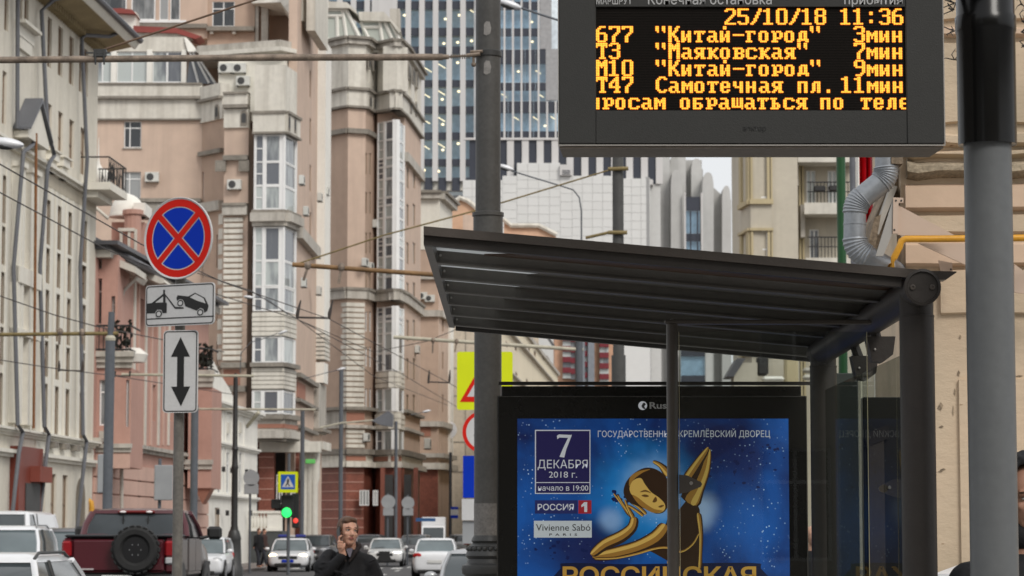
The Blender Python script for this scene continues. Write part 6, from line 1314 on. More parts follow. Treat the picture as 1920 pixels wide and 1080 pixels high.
# local frame: rear of the truck at +y (turned to the camera), front at -y
W2 = .97
part('bed', MB().bev(-W2, W2, -1.9, .0, .96, 1.60, .06), graysd, pk, local=True); part('tailgate', MB().bev(-W2+.17, W2-.17, .005, .07, 1.0, 1.57, .04), mar, pk, local=True)
part('corner_panel', MB().bev(-W2, -W2+.165, -.3, .05, .98, 1.59, .04), mar, pk, local=True); part('corner_panel', MB().bev(W2-.165, W2, -.3, .05, .98, 1.59, .04), mar, pk, local=True)
part('bed_cover', MB().bev(-W2+.03, W2-.03, -1.85, .06, 1.601, 1.65, .03), mat('black_bed_cover', (.03, .032, .035), .5, .2), pk, local=True)
part('bumper', MB().bev(-W2, W2, .0, .2, .80, .96, .05), M['plastic'], pk, local=True); part('number_plate', MB().bev(-.26, .26, .2, .215, .84, .95, .005), M['platen'], pk, local=True)
for s in (-1, 1): tlp = part('tail_light', MB().bev(s*(W2-.08)-.085, s*(W2-.08)+.085, .03, .10, 1.26, 1.54, .035), mat('red_tail_lens', (.26, .008, .012), .3, .1) if s < 0 else bpy.data.materials['red_tail_lens'], pk, local=True); part('reverse_lens', MB().bev(s*(W2-.08)-.075, s*(W2-.08)+.075, .03, .095, 1.14, 1.255, .02), M['lens'], tlp, local=True)
cabr = [plan(-4.1, -1.95, W2*.97, 1.60, .15, .03), plan(-3.75, -2.05, W2*.93, 1.82, .15, .03), plan(-3.45, -2.2, W2*.83, 2.04, .12, .03)]
mbc = MB(); n = len(cabr[0]); mbc.v = [Vector(v) for r in cabr for v in r]
for i in range(2):
    for k in range(n): mbc.f.append((i*n+k, i*n+(k+1) % n, (i+1)*n+(k+1) % n, (i+1)*n+k))
part('windows', mbc, mat('tinted_window', (.04, .047, .052), .1, .3, 1.5), pk, smooth=40, local=True)
rr_ = [plan(-3.47, -2.18, W2*.85, 2.03, .12, .05), plan(-3.4, -2.2, W2*.81, 2.09, .12, .05), plan(-3.2, -2.4, W2*.5, 2.125, .08, .03)]; mbr = MB(); mbr.v = [Vector(v) for r in rr_ for v in r]
for i in range(2):
    for k in range(n): mbr.f.append((i*n+k, i*n+(k+1) % n, (i+1)*n+(k+1) % n, (i+1)*n+k))
mbr.f.append(tuple(range(2*n, 3*n))); rfk = part('roof', mbr, mar, pk, smooth=60, local=True)
for k in (0, 6, 9, 15): part('pillar', MB().tube([Vector(r[k]) for r in cabr], .06, 8), mar, pk, smooth=40, local=True)
for k in (7, 16): part('pillar', MB().tube([Vector(r[k]) for r in cabr], .035, 8), M['plastic'], pk, smooth=40, local=True)
part('cab_back', MB().bev(-W2*.95, W2*.95, -2.04, -1.93, .96, 1.66, .03), mar, pk, local=True); part('rear_window_divider', MB().box(-.235, -.215, -2.075, -2.03, 1.67, 1.99).box(.215, .235, -2.075, -2.03, 1.67, 1.99), M['plastic'], pk, local=True)
part('brake_lamp', MB().bev(-.34, .34, -2.19, -2.10, 2.03, 2.085, .02), mat('dark_red_lamp', (.15, .01, .01), .3), rfk, local=True)
for s in (-.24, .24): part('cargo_lamp', MB().ell((s, -2.10, 2.058), (.06, .02, .022), 10, 6), mat('lamp_white', (.85, .8, .78), .3), rfk, local=True)
part('cab_body', MB().bev(-W2, W2, -4.0, -1.95, .86, 1.61, .07), graysd, pk, local=True)
loft([(-5.75, .9, 1.25, W2*.8), (-5.7, .85, 1.38, W2*.93), (-5.4, .82, 1.47, W2), (-4.6, .82, 1.54, W2), (-3.95, .84, 1.58, W2*.99)], 'bonnet', graysd, pk)
for s in (-1, 1):
    part('door', MB().bev(s*W2-.012, s*W2+.012, -3.0, -2.02, .98, 1.57, .01), graysd, pk, local=True); part('door', MB().bev(s*W2-.012, s*W2+.012, -3.95, -3.03, .98, 1.57, .01), graysd, pk, local=True)
    m_ = part('mirror', MB().bev(s*(W2+.27)-.14, s*(W2+.27)+.14, -3.85, -3.72, 1.56, 1.80, .05).tube([(s*W2, -3.75, 1.58), (s*(W2+.2), -3.78, 1.62)], .035, 6), M['plastic'], pk, smooth=30, local=True)
    for y in (-1.05, -4.85):
        wh = part('wheel', MB().lathe([(.05, -.12), (.30, -.15), (.45, -.14), (.5, -.09), (.5, .09), (.45, .14), (.30, .15), (.05, .14)], (s*(W2-.12), y, .5), 24, 'X'), M['tyre'], pk, smooth=40, local=True); part('wheel_arch', MB().lathe([(.60, -.03), (.60, .015), (.2, .015)], (s*(W2-.008), y, .56), 24, 'X'), M['plastic'], pk, local=True)
sw = part('spare_wheel', MB().lathe([(.20, .13), (.22, .23), (.27, .285), (.35, .29), (.40, .25), (.415, .19), (.40, .12), (.3, .09)], (-.32, 0, 1.385), 40, 'Y'), M['tyre'], pk, smooth=40, local=True)
part('rim', MB().lathe([(.225, .24), (.19, .20), (.07, .17), (.06, .22), (.01, .23)], (-.32, 0, 1.385), 32, 'Y'), mat('black_steel_rim', (.012, .012, .013), .35, .2), sw, smooth=40, local=True)
for k in range(22):
    a = 2*math.pi*k/22; part('tread_block', MB(Matrix.Translation((-.32, .19, 1.385)) @ Matrix.Rotation(a, 4, 'Y')).bev(.395, .425, -.075, .075, -.04, .04, .01), M['tyre'], sw, local=True)
for k in range(6): a = math.pi*k/3; part('wheel_nut', MB().ell((-.32+.10*math.cos(a), .235, 1.385+.10*math.sin(a)), (.014, .012, .014), 6, 4), M['rim'], sw, local=True)
part('badge', MB().box(.42, .74, .072, .078, 1.04, 1.065), mat('chrome_badge', (.5, .45, .45), .3), pk, local=True)
# ================================================================== people
def remesh(mb, name, m, parent, voxel=.008, smooth=3, M_=None):
    """fuse overlapping forms into one continuous skin"""
    me = mb.mesh('form'); o = bpy.data.objects.new('form', me); S.collection.objects.link(o)
    r = o.modifiers.new('r', 'REMESH'); r.mode = 'VOXEL'; r.voxel_size = voxel; r.use_smooth_shade = True
    s = o.modifiers.new('s', 'SMOOTH'); s.iterations = smooth; s.factor = .5
    ev = bpy.data.meshes.new_from_object(o.evaluated_get(bpy.context.evaluated_depsgraph_get())); bpy.data.objects.remove(o)
    ev.name = name; ev.materials.clear(); ev.materials.append(m); ev.shade_smooth()
    n = bpy.data.objects.new(name, ev); link(n); n.parent = parent; return n
def limb(mb, pts, rs, n=14):
    mb.tube(pts, rs, n)
    for p, r in zip(pts, rs): mb.ell(p, (r, r, r), n, 8)
    return mb
skin = mat('skin', (.62, .35, .25), .55, .08, 9, .04); skin.node_tree.nodes['Principled BSDF'].inputs['Subsurface Weight'].default_value = .12
hairm = mat('brown_hair', (.11, .058, .034), .6, .35, 30, .3, .4, 90); jack = mat('black_jacket', (.007, .007, .009), .8, .25, 4, .2, .5, 22); trs = mat('dark_trousers', (.02, .022, .03), .8, .1); shoe = mat('black_shoes', (.012, .011, .01), .5)
def head_forms(mb, T):
    o = mb.T; mb.T = T
    mb.ell((0, .018, .035), (.075, .094, .088), 20, 14).ell((0, -.022, -.02), (.061, .070, .088), 18, 12).ell((0, -.045, -.082), (.038, .036, .030), 14, 10).ell((0, -.012, -.062), (.056, .062, .042), 16, 10)
    limb(mb, [(0, -.083, .012), (0, -.105, -.026)], [.010, .0145], 10); mb.ell((.012, -.094, -.03), (.008, .010, .007), 8, 6).ell((-.012, -.094, -.03), (.008, .010, .007), 8, 6)
    limb(mb, [(-.045, -.070, .024), (-.02, -.087, .026), (.02, -.087, .026), (.045, -.070, .024)], [.010]*4, 8)
    for s in (-1, 1): mb.ell((s*.036, -.066, -.022), (.022, .018, .018), 10, 8).ell((s*.078, .012, -.008), (.010, .019, .032), 10, 8)
    limb(mb, [(-.018, -.086, -.056), (0, -.091, -.055), (.018, -.086, -.056)], [.007, .008, .007], 8); mb.T = o
def face_parts(t, T, eyes=True, brow=None):
    for s in (-1, 1):
        part('eye', MB(T).ell((s*.030, -.0795, .008), (.0125, .008, .0075), 12, 8), mat('eye_white', (.55, .52, .5), .3) if s < 0 else bpy.data.materials['eye_white'], t, smooth=True, local=True) if False else None
        e = part('eye', MB(T).ell((s*.030, -.0785, .008), (.0135, .0075, .0065), 12, 8), M['eyew'], t, smooth=True, local=True)
        part('iris', MB(T).ell((s*.030+.004, -.0835, .008), (.0062, .004, .0058), 10, 6), M['iris'], e, smooth=True, local=True)
        limb_ = MB(T); limb(limb_, [(s*.012, -.0915, .027), (s*.03, -.0915, .0325), (s*.050, -.076, .028)], [.004, .0045, .003], 6); part('eyebrow', limb_, brow or hairm, t, smooth=True, local=True)
        lid = MB(T); limb(lid, [(s*.016, -.0865, .012), (s*.030, -.089, .0165), (s*.045, -.081, .012)], [.0022, .003, .002], 6); part('eyelid', lid, M['lid'], t, smooth=True, local=True)
    lp = MB(T); limb(lp, [(-.023, -.084, -.0545), (-.008, -.0945, -.053), (.008, -.0945, -.053), (.023, -.084, -.0545)], [.003, .0052, .0052, .003], 8); limb(lp, [(-.018, -.086, -.0605), (0, -.0945, -.0625), (.018, -.086, -.0605)], [.003, .006, .003], 8); part('lips', lp, M['lip'], t, smooth=True, local=True)
M['eyew'] = flat('eye_white', (.42, .40, .38), .3); M['iris'] = flat('iris_dark', (.02, .014, .01), .2); M['lip'] = flat('lips', (.34, .12, .10), .5); M['lid'] = flat('eyelid_shadow', (.16, .075, .05), .6)
# ---- man with a telephone
YMn = 22.0; k = YMn/F
mn = thing('person', 'man in a dark jacket holding a phone to his ear and looking aside', 'person', (at(655, 1000, YMn).x, YMn, 0))
zf = lambda py: at(655, py, YMn).z; xf = lambda px: (px-655)*k
HT = Matrix.Translation((xf(653), -.02, zf(998))) @ Matrix.Rotation(R(24), 4, 'Z') @ Matrix.Rotation(R(5), 4, 'Y') @ Matrix.Rotation(R(-5), 4, 'X') @ Matrix.Scale(1.0, 4)
b = MB(); head_forms(b, HT)
zs_ = zf(1037)
limb(b, [(0, .03, zs_-.02), (0, .02, zs_+.05), (xf(654), .0, zf(1010))], [.066, .056, .052])
limb(b, [(0, .03, zs_-.06), (0, .02, 1.25), (0, .02, 1.08), (0, .03, .96)], [.09, .10, .10, .12])
for s in (-1, 1):
    limb(b, [(s*.09, .03, .94), (s*.10, .0, .52), (s*.11, .03, .1)], [.085, .056, .042]); limb(b, [(s*.11, .03, .07), (s*.13, -.13, .05)], [.04, .032]); limb(b, [(s*.03, .03, zs_-.09), (s*.13, .03, zs_-.11)], [.06, .045])
sh_, el, wr0 = Vector((-.165, .02, zf(1043))), Vector((xf(606), -.05, zf(1082))), Vector((xf(645.5), -.115, zf(1040)))
limb(b, [sh_+Vector((.02, 0, -.02)), el, wr0], [.042, .038, .029])
limb(b, [(.14, .03, zf(1064)), (.235, .05, 1.17), (.26, -.03, .93)], [.042, .036, .028]); b.ell((.26, -.05, .86), (.02, .04, .05), 12, 8)
for j in range(4): limb(b, [(.258, -.085+.021*j, .83), (.262, -.09+.021*j, .79), (.255, -.082+.02*j, .755-.005*(j in (1, 2)))], [.0095, .009, .008], 8)
limb(b, [(.25, -.09, .87), (.235, -.105, .83), (.232, -.1, .80)], [.011, .010, .009], 8)
# raised hand: palm beside the jaw, fingers closed on the telephone
pm = Vector((xf(641), -.125, zf(1026))); b.ell(pm, (.022, .036, .042), 14, 10, Matrix.Rotation(R(-18), 3, 'Y'))
b.tube([wr0, pm], [.028, .028], 12)
for j, (dx, dz) in enumerate(((0, 0), (-.001, -.021), (-.002, -.041), (-.004, -.058))):
    a0 = pm+Vector((-.008, -.026+.004*j, .052+dz*.9)); a1 = a0+Vector((-.012, -.022, .012-.004*j)); a2 = a1+Vector((.016, -.014, .008-.002*j)); a3 = a2+Vector((.020, .010, -.002))
    if j == 0: a1 = a0+Vector((-.006, -.014, .020)); a2 = a1+Vector((.010, -.008, .016)); a3 = a2+Vector((.014, .002, .006))
    limb(b, [a0, a1, a2, a3], [.0105, .0098, .0092, .008], 8)
limb(b, [pm+Vector((.012, -.03, -.018)), pm+Vector((.030, -.04, .004)), pm+Vector((.034, -.036, .03))], [.012, .0105, .009], 8)
remesh(b, 'body', skin, mn, .0062, 2); face_parts(mn, HT)
h = MB(HT); h.ell((0, .032, .048), (.084, .094, .090), 20, 14).ell((0, .05, .0), (.081, .075, .075), 16, 12).ell((0, -.024, .098), (.063, .056, .028), 14, 8).ell((-.03, -.045, .085), (.035, .03, .02), 10, 8)
for s in (-1, 1): h.ell((s*.073, -.012, .03), (.010, .028, .038), 10, 8)
rb3 = random.Random(2)
for q in range(70):
    a, e_ = rb3.uniform(0, 6.28), rb3.uniform(.35, 1.4); p = Vector((.080*math.cos(a)*math.cos(e_), .026+.096*math.sin(a)*math.cos(e_), .044+.084*math.sin(e_)))
    if p.y < -.03 and p.z < .10: continue
    h.ell(p, (.010, .013, .007), 6, 4)
remesh(h, 'hair', hairm, mn, .006, 1)
j_ = MB()
limb(j_, [(0, .04, zs_-.075), (0, .04, 1.3), (0, .03, 1.12), (0, .03, .93)], [.130, .152, .15, .155], 20)
for s in (-1, 1): j_.ell((s*.09, .04, 1.26), (.12, .12, .24), 16, 12); limb(j_, [(s*.04, .035, zs_-.055), (s*.155, .03, zf(1054))], [.078, .066])
limb(j_, [sh_+Vector((0, .01, -.005)), (sh_+el)/2+Vector((-.03, -.02, -.005)), el+Vector((-.015, 0, -.02)), wr0+Vector((-.012, .0, -.02))], [.066, .074, .066, .042])
limb(j_, [(.160, .03, zf(1058)), (.220, .045, 1.28), (.265, .05, 1.15), (.265, -.02, .95)], [.078, .076, .064, .048])
rb4 = random.Random(9)
for q in range(26): # soft folds
    z = rb4.uniform(1.0, 1.45); a = rb4.uniform(-.2, .2); j_.ell((a, -.115+.25*a*a, z), (.05, .018, .008), 8, 6, Matrix.Rotation(rb4.uniform(-.6, .6), 3, 'Y'))
for q in range(10):
    p = sh_.lerp(el, rb4.random()); j_.ell(p+Vector((-.01, -.06, 0)), (.05, .02, .009), 8, 6, Matrix.Rotation(rb4.uniform(.2, 1.0), 3, 'Y'))
jk = remesh(j_, 'jacket', jack, mn, .009, 2)
cl = MB()
for s in (-1, 1): limb(cl, [(s*.012 if s > 0 else -.02, -.128, zf(1052)), (s*.055, -.10, zf(1036)), (s*.085, -.03, zf(1024)), (s*.07, .06, zf(1020))], [.010, .018, .022, .022], 8)
limb(cl, [(-.07, .06, zf(1020)), (0, .09, zf(1020)), (.07, .06, zf(1020))], [.022]*3, 8); remesh(cl, 'collar', mat('dark_fur_collar', (.022, .015, .014), .9, .5, 40, .3, .6, 80), mn, .006, 1)
part('shirt', MB().prism([(-.016, -.112, zf(1032)), (.032, -.108, zf(1032)), (.018, -.134, zf(1044)), (.008, -.134, zf(1044))][::-1], (0, .05, .02)), mat('grey_shirt', (.13, .12, .15), .8), mn, local=True)
tr = MB()
for s in (-1, 1): limb(tr, [(s*.09, .03, .95), (s*.10, .0, .52), (s*.11, .03, .1)], [.105, .078, .064])
remesh(tr, 'trousers', trs, mn, .012, 2)
for s in (-1, 1): sb2 = MB(); limb(sb2, [(s*.11, .05, .06), (s*.13, -.15, .05)], [.055, .045]); remesh(sb2, 'shoe', shoe, mn, .01, 1)
ph = HT @ Vector((-.092, -.035, -.035)); solo('mobile_phone', MB(Matrix.Translation((0, 0, 0))).bev(-.004, .004, -.034, .034, -.07, .07, .003), M['plastic'], 'black mobile phone pressed to the ear of the man in the jacket', 'mobile phone', Vector((0, 0, 0)))
bpy.data.objects['mobile_phone'].location = mn.location+ph; bpy.data.objects['mobile_phone'].rotation_euler = (R(-28), R(6), R(20))
# ---- hooded person behind the sleeved pole
YH_ = 9.7; kk = YH_/F; hp_ = thing('person', 'hooded person in black at the right edge, mostly hidden by the sleeved pole', 'person', (at(1912, 900, YH_).x, YH_, 0)); zh = lambda py: at(1912, py, YH_).z
HT2 = Matrix.Translation((.012, 0, zh(935))) @ Matrix.Rotation(R(14), 4, 'Z') @ Matrix.Rotation(R(6), 4, 'X')
b = MB(); head_forms(b, HT2); z0 = zh(935); zsh = z0-.24
limb(b, [(0, .03, zsh), (0, .01, z0-.05)], [.06, .054]); limb(b, [(0, .03, zsh-.08), (0, .03, 1.2), (0, .03, 1.0)], [.12, .13, .13])
for s in (-1, 1):
    limb(b, [(s*.03, .03, zsh-.04), (s*.17, .03, zsh-.06), (s*.235, .03, zsh-.33), (s*.22, -.05, zsh-.58)], [.06, .052, .042, .03]); limb(b, [(s*.09, .03, .98), (s*.10, .0, .54), (s*.10, .03, .1)], [.09, .06, .045]); limb(b, [(s*.10, .04, .06), (s*.12, -.12, .05)], [.04, .032]); b.ell((s*.215, -.08, zsh-.66), (.02, .04, .05), 12, 8)
    for j in range(4): limb(b, [(s*.213, -.115+.021*j, zsh-.69), (s*.214, -.118+.021*j, zsh-.73), (s*.206, -.11+.02*j, zsh-.765)], [.0095, .009, .008], 8)
    limb(b, [(s*.205, -.115, zsh-.65), (s*.19, -.13, zsh-.69)], [.011, .009], 8)
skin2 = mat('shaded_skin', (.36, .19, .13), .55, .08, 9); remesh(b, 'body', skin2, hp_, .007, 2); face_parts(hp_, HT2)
hd_ = MB(HT2)
for i in range(15):     # hood: thick rim round the face and the shell behind it
    a = math.pi*(-.22+1.44*i/14); limb(hd_, [(.098*math.cos(a), -.045, .02+.128*math.sin(a)), (.108*math.cos(a), .01, .02+.138*math.sin(a)), (.085*math.cos(a), .085, .015+.11*math.sin(a)), (0, .118, 0)], [.017, .02, .03, .04], 8)
hd_.ell((0, .02, -.13), (.105, .10, .07), 16, 10); remesh(hd_, 'hood', jack, hp_, .009, 2)
j_ = MB(); limb(j_, [(0, .04, zsh-.1), (0, .03, 1.25), (0, .03, .95)], [.16, .175, .17], 20)
for s in (-1, 1): limb(j_, [(s*.04, .03, zsh-.03), (s*.18, .03, zsh-.07), (s*.255, .03, zsh-.34), (s*.235, -.05, zsh-.58)], [.09, .085, .072, .055]); j_.ell((s*.1, .04, 1.2), (.13, .13, .3), 14, 10)
for i in range(6):
    for s in (-1, 1): j_.ell((s*(.19+.01*i), .02, zsh-.1-.05*i), (.085, .09, .017), 14, 8)
remesh(j_, 'puffer_jacket', jack, hp_, .010, 1)
tr = MB()
for s in (-1, 1): limb(tr, [(s*.09, .03, .98), (s*.10, .0, .54), (s*.10, .03, .1)], [.105, .08, .065])
remesh(tr, 'trousers', trs, hp_, .012, 2)
for s in (-1, 1): sb2 = MB(); limb(sb2, [(s*.10, .06, .06), (s*.12, -.14, .05)], [.055, .045]); remesh(sb2, 'shoe', shoe, hp_, .01, 1)
# ---- small far pedestrians
def walker(label, px, Y, colr, ry, ht=1.76):
    t = thing('person', label, 'person', (X_(px, Y), Y, .13 if px < 560 else 0), 'pedestrians far down the street', ry); s_ = ht/1.76
    b = MB(Matrix.Scale(s_, 4)); head_forms(b, Matrix.Translation((0, -.02, 1.64))); limb(b, [(0, .02, 1.4), (0, 0, 1.55)], [.06, .055]); limb(b, [(0, .02, 1.36), (0, .02, .95)], [.12, .12])
    for s in (-1, 1): limb(b, [(s*.17, .02, 1.4), (s*.22, .04*s, 1.12), (s*.22, -.08*s, .88)], [.05, .04, .035]); limb(b, [(s*.09, .02, .93), (s*.1, s*.1, .5), (s*.1, s*.22, .08)], [.08, .058, .045]); limb(b, [(s*.1, s*.22, .05), (s*.1, s*.22-.14, .04)], [.04, .03])
    remesh(b, 'body', skin, t, .018, 1)
    j = MB(Matrix.Scale(s_, 4)); limb(j, [(0, .02, 1.36), (0, .02, 1.1), (0, .02, .82)], [.16, .17, .18])
    for s in (-1, 1): limb(j, [(s*.06, .02, 1.42), (s*.17, .02, 1.38), (s*.23, .04*s, 1.12), (s*.22, -.08*s, .92)], [.08, .075, .06, .05])
    remesh(j, 'coat', colr, t, .02, 1); h = MB(Matrix.Scale(s_, 4)); h.ell((0, .01, 1.69), (.09, .105, .09), 12, 8); part('hair', h, hairm, t, smooth=True, local=True)
    j = MB(Matrix.Scale(s_, 4))
    for s in (-1, 1): limb(j, [(s*.09, .02, .93), (s*.1, s*.1, .5), (s*.1, s*.22, .1)], [.1, .075, .06])
    remesh(j, 'trousers', trs, t, .02, 1)
walker('pedestrian in a black coat left of the patrol car', 488, 122, jack, R(40)); walker('pedestrian in a brown coat close behind the black coated one', 498, 126, mat('brown_coat', (.05, .025, .022), .8), R(60)); walker('dark haired woman in black seen through the gap right of the poster case', 1518, 34, jack, R(10), 1.7)
# ================================================================== passenger information display
M['bezel'] = mat('display_bezel', (.024, .024, .0225), .6, .06, 3, .04, .1, 200)
M['bezel_edge'] = mat('display_metal_edge', (.32, .3, .28), .4, .1, 5)
M['bezel_under'] = mat('display_under_lip', (.13, .105, .085), .6, .2, 3, .15)
M['screen'] = flat('display_screen', (.005, .0045, .004), .8, .1)
M['led'] = emit('lit_led_core', (1, .56, .045), 1.45)
M['ledhalo'] = emit('lit_led_halo', (1, .13, .0), .75)  # bloom of each lit diode, painted as a glowing orange ring
M['ledoff'] = flat('unlit_led', (.014, .011, .009), .7, .1)
M['silk'] = flat('display_lettering', (.38, .38, .38), .6)
YD = 8.6
p0, p1 = at(1048, 270, YD), at(1771, 268, YD)
disp = thing('information_display', 'dark grey bus arrivals board with glowing amber text high beside the black-sleeved pole', 'display', (1.5, YD+.1, 0))
xl, xr, zb, zt = p0.x, p1.x, p0.z, at(1400, -62, YD).z
s0, s1 = at(1118, 207, YD), at(1697, 12, YD)
mb = MB()
# front bezel as a ring of four bevelled bars round the screen recess
mb.bev(xl, s0.x, YD, YD+.05, zb, zt, .004).bev(s1.x, xr, YD, YD+.05, zb, zt, .004)
mb.box(s0.x, s1.x, YD+.001, YD+.05, zb+.003, s0.z).box(s0.x, s1.x, YD+.001, YD+.05, s1.z, zt-.003)
part('bezel', mb, M['bezel'], disp)
part('casing', MB().bev(xl+.004, xr-.004, YD+.052, YD+.2, zb+.004, zt-.004, .012), M['bezel_edge'], disp)
part('edge_trim', MB().box(xl-.002, xr+.003, YD+.004, YD+.012, zb-.005, zb-.001).box(xr+.0005, xr+.004, YD+.004, YD+.012, zb-.001, zt).box(xl-.003, xl-.0005, YD+.004, YD+.012, zb-.001, zt), M['bezel_edge'], disp)
part('under_lip', MB().prism([(xl+.002, YD+.01, zb-.006), (xl+.018, YD+.21, zb-.008), (xr-.018, YD+.21, zb-.008), (xr-.002, YD+.01, zb-.006)], (0, 0, -.006)), M['bezel_under'], disp)
part('screen', MB().box(s0.x-.002, s1.x+.002, YD+.012, YD+.03, s0.z-.002, s1.z+.002), M['screen'], disp)
G = {}
def g(ch, s): G[ch] = s.split('/')
g('0','.#####./##...##/##...##/##...##/##...##/##...##/##...##/##...##/##...##/.#####.')
g('1','..##.../####.../..##.../..##.../..##.../..##.../..##.../..##.../..##.../######.')
g('2','.#####./##...##/.....##/.....##/....##./...##../..##.../.##..../##...../#######')
g('3','.#####./##...##/.....##/.....##/..####./.....##/.....##/.....##/##...##/.#####.')
g('4','....##./...###./..####./.##.##./##..##./##..##./#######/....##./....##./...####')
g('5','#######/##...../##...../##...../######./.....##/.....##/.....##/##...##/.#####.')
g('6','..####./.##..../##...../##...../######./##...##/##...##/##...##/##...##/.#####.')
g('7','#######/##...##/.....##/.....##/....##./...##../..##.../..##.../..##.../..##...')
g('8','.#####./##...##/##...##/##...##/.#####./##...##/##...##/##...##/##...##/.#####.')
g('9','.#####./##...##/##...##/##...##/.######/.....##/.....##/.....##/....##./.####..')
g('/','.....##/.....##/....##./....##./...##../...##../..##.../..##.../.##..../##.....')
g(':','......./......./..##.../..##.../......./......./......./..##.../..##.../.......')
g('"','##..##./##..##./##..##./.#...#./......./......./......./......./......./.......')
g('.','......./......./......./......./......./......./......./......./..##.../..##...')
g('-','......./......./......./......./......./#######/......./......./......./.......')
g('T','#######/#######/#..##.#/...##../...##../...##../...##../...##../...##../..####.')
g('M','##...##/###.###/#######/#######/##.#.##/##...##/##...##/##...##/##...##/##...##')
g('K','##...##/##..##./##..##./##.##../####.../####.../##.##../##..##./##..##./##...##')
g('C','..####./.##..##/##...../##...../##...../##...../##...../##...../.##..##/..####.')
lc = lambda s: '......./......./......./'+s
g('и',lc('##..##./##..##./##.###./##.###./###.##./###.##./##..##.'))
g('й','..##.../..##.../......./##..##./##..##./##.###./##.###./###.##./###.##./##..##.')
g('т',lc('#######/#.##.#./..##.../..##.../..##.../..##.../.####..'))
g('а',lc('.####../....##./....##./.#####./##..##./##..##./.###.##'))
g('г',lc('######./.##..#./.##..../.##..../.##..../.##..../####...'))
g('о',lc('.####../##..##./##..##./##..##./##..##./##..##./.####..'))
G['р'] = lc('##.###./.##..##/.##..##/.##..##/.#####./.##..../####...').split('/')
g('д',lc('..####./.##.##./.##.##./.##.##./.##.##./#######/##...##'))
g('я',lc('.######/##..##./##..##./.#####./..####./.##.##./##..###'))
g('к',lc('###..##/.##.##./.####../.###.../.####../.##.##./###..##'))
g('в',lc('######./.##..##/.##..##/.#####./.##..##/.##..##/######.'))
g('с',lc('.#####./##...##/##...../##...../##...../##...##/.#####.'))
g('м',lc('##...##/###.###/#######/##.#.##/##.#.##/##...##/##...##'))
g('е',lc('.####../##..##./##..##./######./##...../##..##./.####..'))
g('ч',lc('##..##./##..##./##..##./.#####./....##./....##./....##.'))
g('н',lc('##..##./##..##./##..##./######./##..##./##..##./##..##.'))
g('п',lc('######./##..##./##..##./##..##./##..##./##..##./##..##.'))
g('л',lc('..####./.##.##./.##.##./.##.##./.##.##./.##.##./##..##.'))
g('б',lc('######./##...../##...../#####../##..##./##..##./#####..'))
g('щ',lc('##.#.##/##.#.##/##.#.##/##.#.##/##.#.##/#######/......#'))
g('ь',lc('####.../.##..../.##..../.####../.##.##./.##.##./#####..'))
px_ = (s1.x-s0.x)/192.0; pz_ = (s1.z-s0.z)/64.6
def led_row(segs, row0):
    seen = set()
    for col, tx in segs:
        for k, ch in enumerate(tx):
            if ch not in G: continue
            core, rim = MB(), MB()  # core is the diode, rim its painted bloom
            for r, line in enumerate(G[ch]):
                for c, q in enumerate(line):
                    X = int(round(col*8+k*8+c))
                    if q == '#' and 0 <= X < 192 and (X, r) not in seen:
                        seen.add((X, r)); cx = s0.x+(X+.5)*px_; cz = s1.z-(row0+r+.5)*pz_
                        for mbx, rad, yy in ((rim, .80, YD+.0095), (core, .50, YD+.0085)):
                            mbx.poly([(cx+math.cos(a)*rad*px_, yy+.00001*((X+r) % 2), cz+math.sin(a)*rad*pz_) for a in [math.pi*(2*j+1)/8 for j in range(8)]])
            if core.v: o = part('lit_character', core, M['led'], disp, kind='stuff'); part('led_halo', rim, M['ledhalo'], o, kind='stuff')
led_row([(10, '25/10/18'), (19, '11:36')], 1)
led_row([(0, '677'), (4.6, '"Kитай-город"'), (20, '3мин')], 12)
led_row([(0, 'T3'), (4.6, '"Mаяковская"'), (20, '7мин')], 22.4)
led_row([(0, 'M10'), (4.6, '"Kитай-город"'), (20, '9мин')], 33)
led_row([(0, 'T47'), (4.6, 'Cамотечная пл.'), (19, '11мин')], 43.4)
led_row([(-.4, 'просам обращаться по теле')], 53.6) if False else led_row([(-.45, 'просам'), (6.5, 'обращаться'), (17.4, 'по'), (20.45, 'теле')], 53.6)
off = MB()
for r in range(0, 64, 1):                     # faint rows of unlit diodes
    z = s1.z-(r+.5)*pz_; off.box(s0.x, s1.x, YD+.0105, YD+.0115, z-pz_*.22, z+pz_*.22)
part('unlit_diodes', off, M['ledoff'], disp, kind='stuff')
for tx, xa, xb, cap in (('МАРШРУТ', 1118, 1185, .024), ('Конечная остановка', 1215, 1447, .034), ('прибытия', 1583, 1692, .030)):
    a, b = at(xa, 8, YD), at(xb, 8, YD)
    lettering(tx, (a.x, YD-.0008, a.z), cap, M['silk'], disp, b.x-a.x, .012)
c = at(1415, 240, YD)
lettering('вектор', (c.x, YD-.0008, at(0, 245, YD).z), .017, flat('display_faint_emblem', (.014,.014,.014)), disp, .075, .02, 'CENTER')
part('bracket', MB().box(xr-.1, 1.58, YD+.08, YD+.12, zt-.05, zt-.02).box(xr-.1, 1.58, YD+.16, YD+.20, zt-.05, zt-.02), M['pole'], disp)

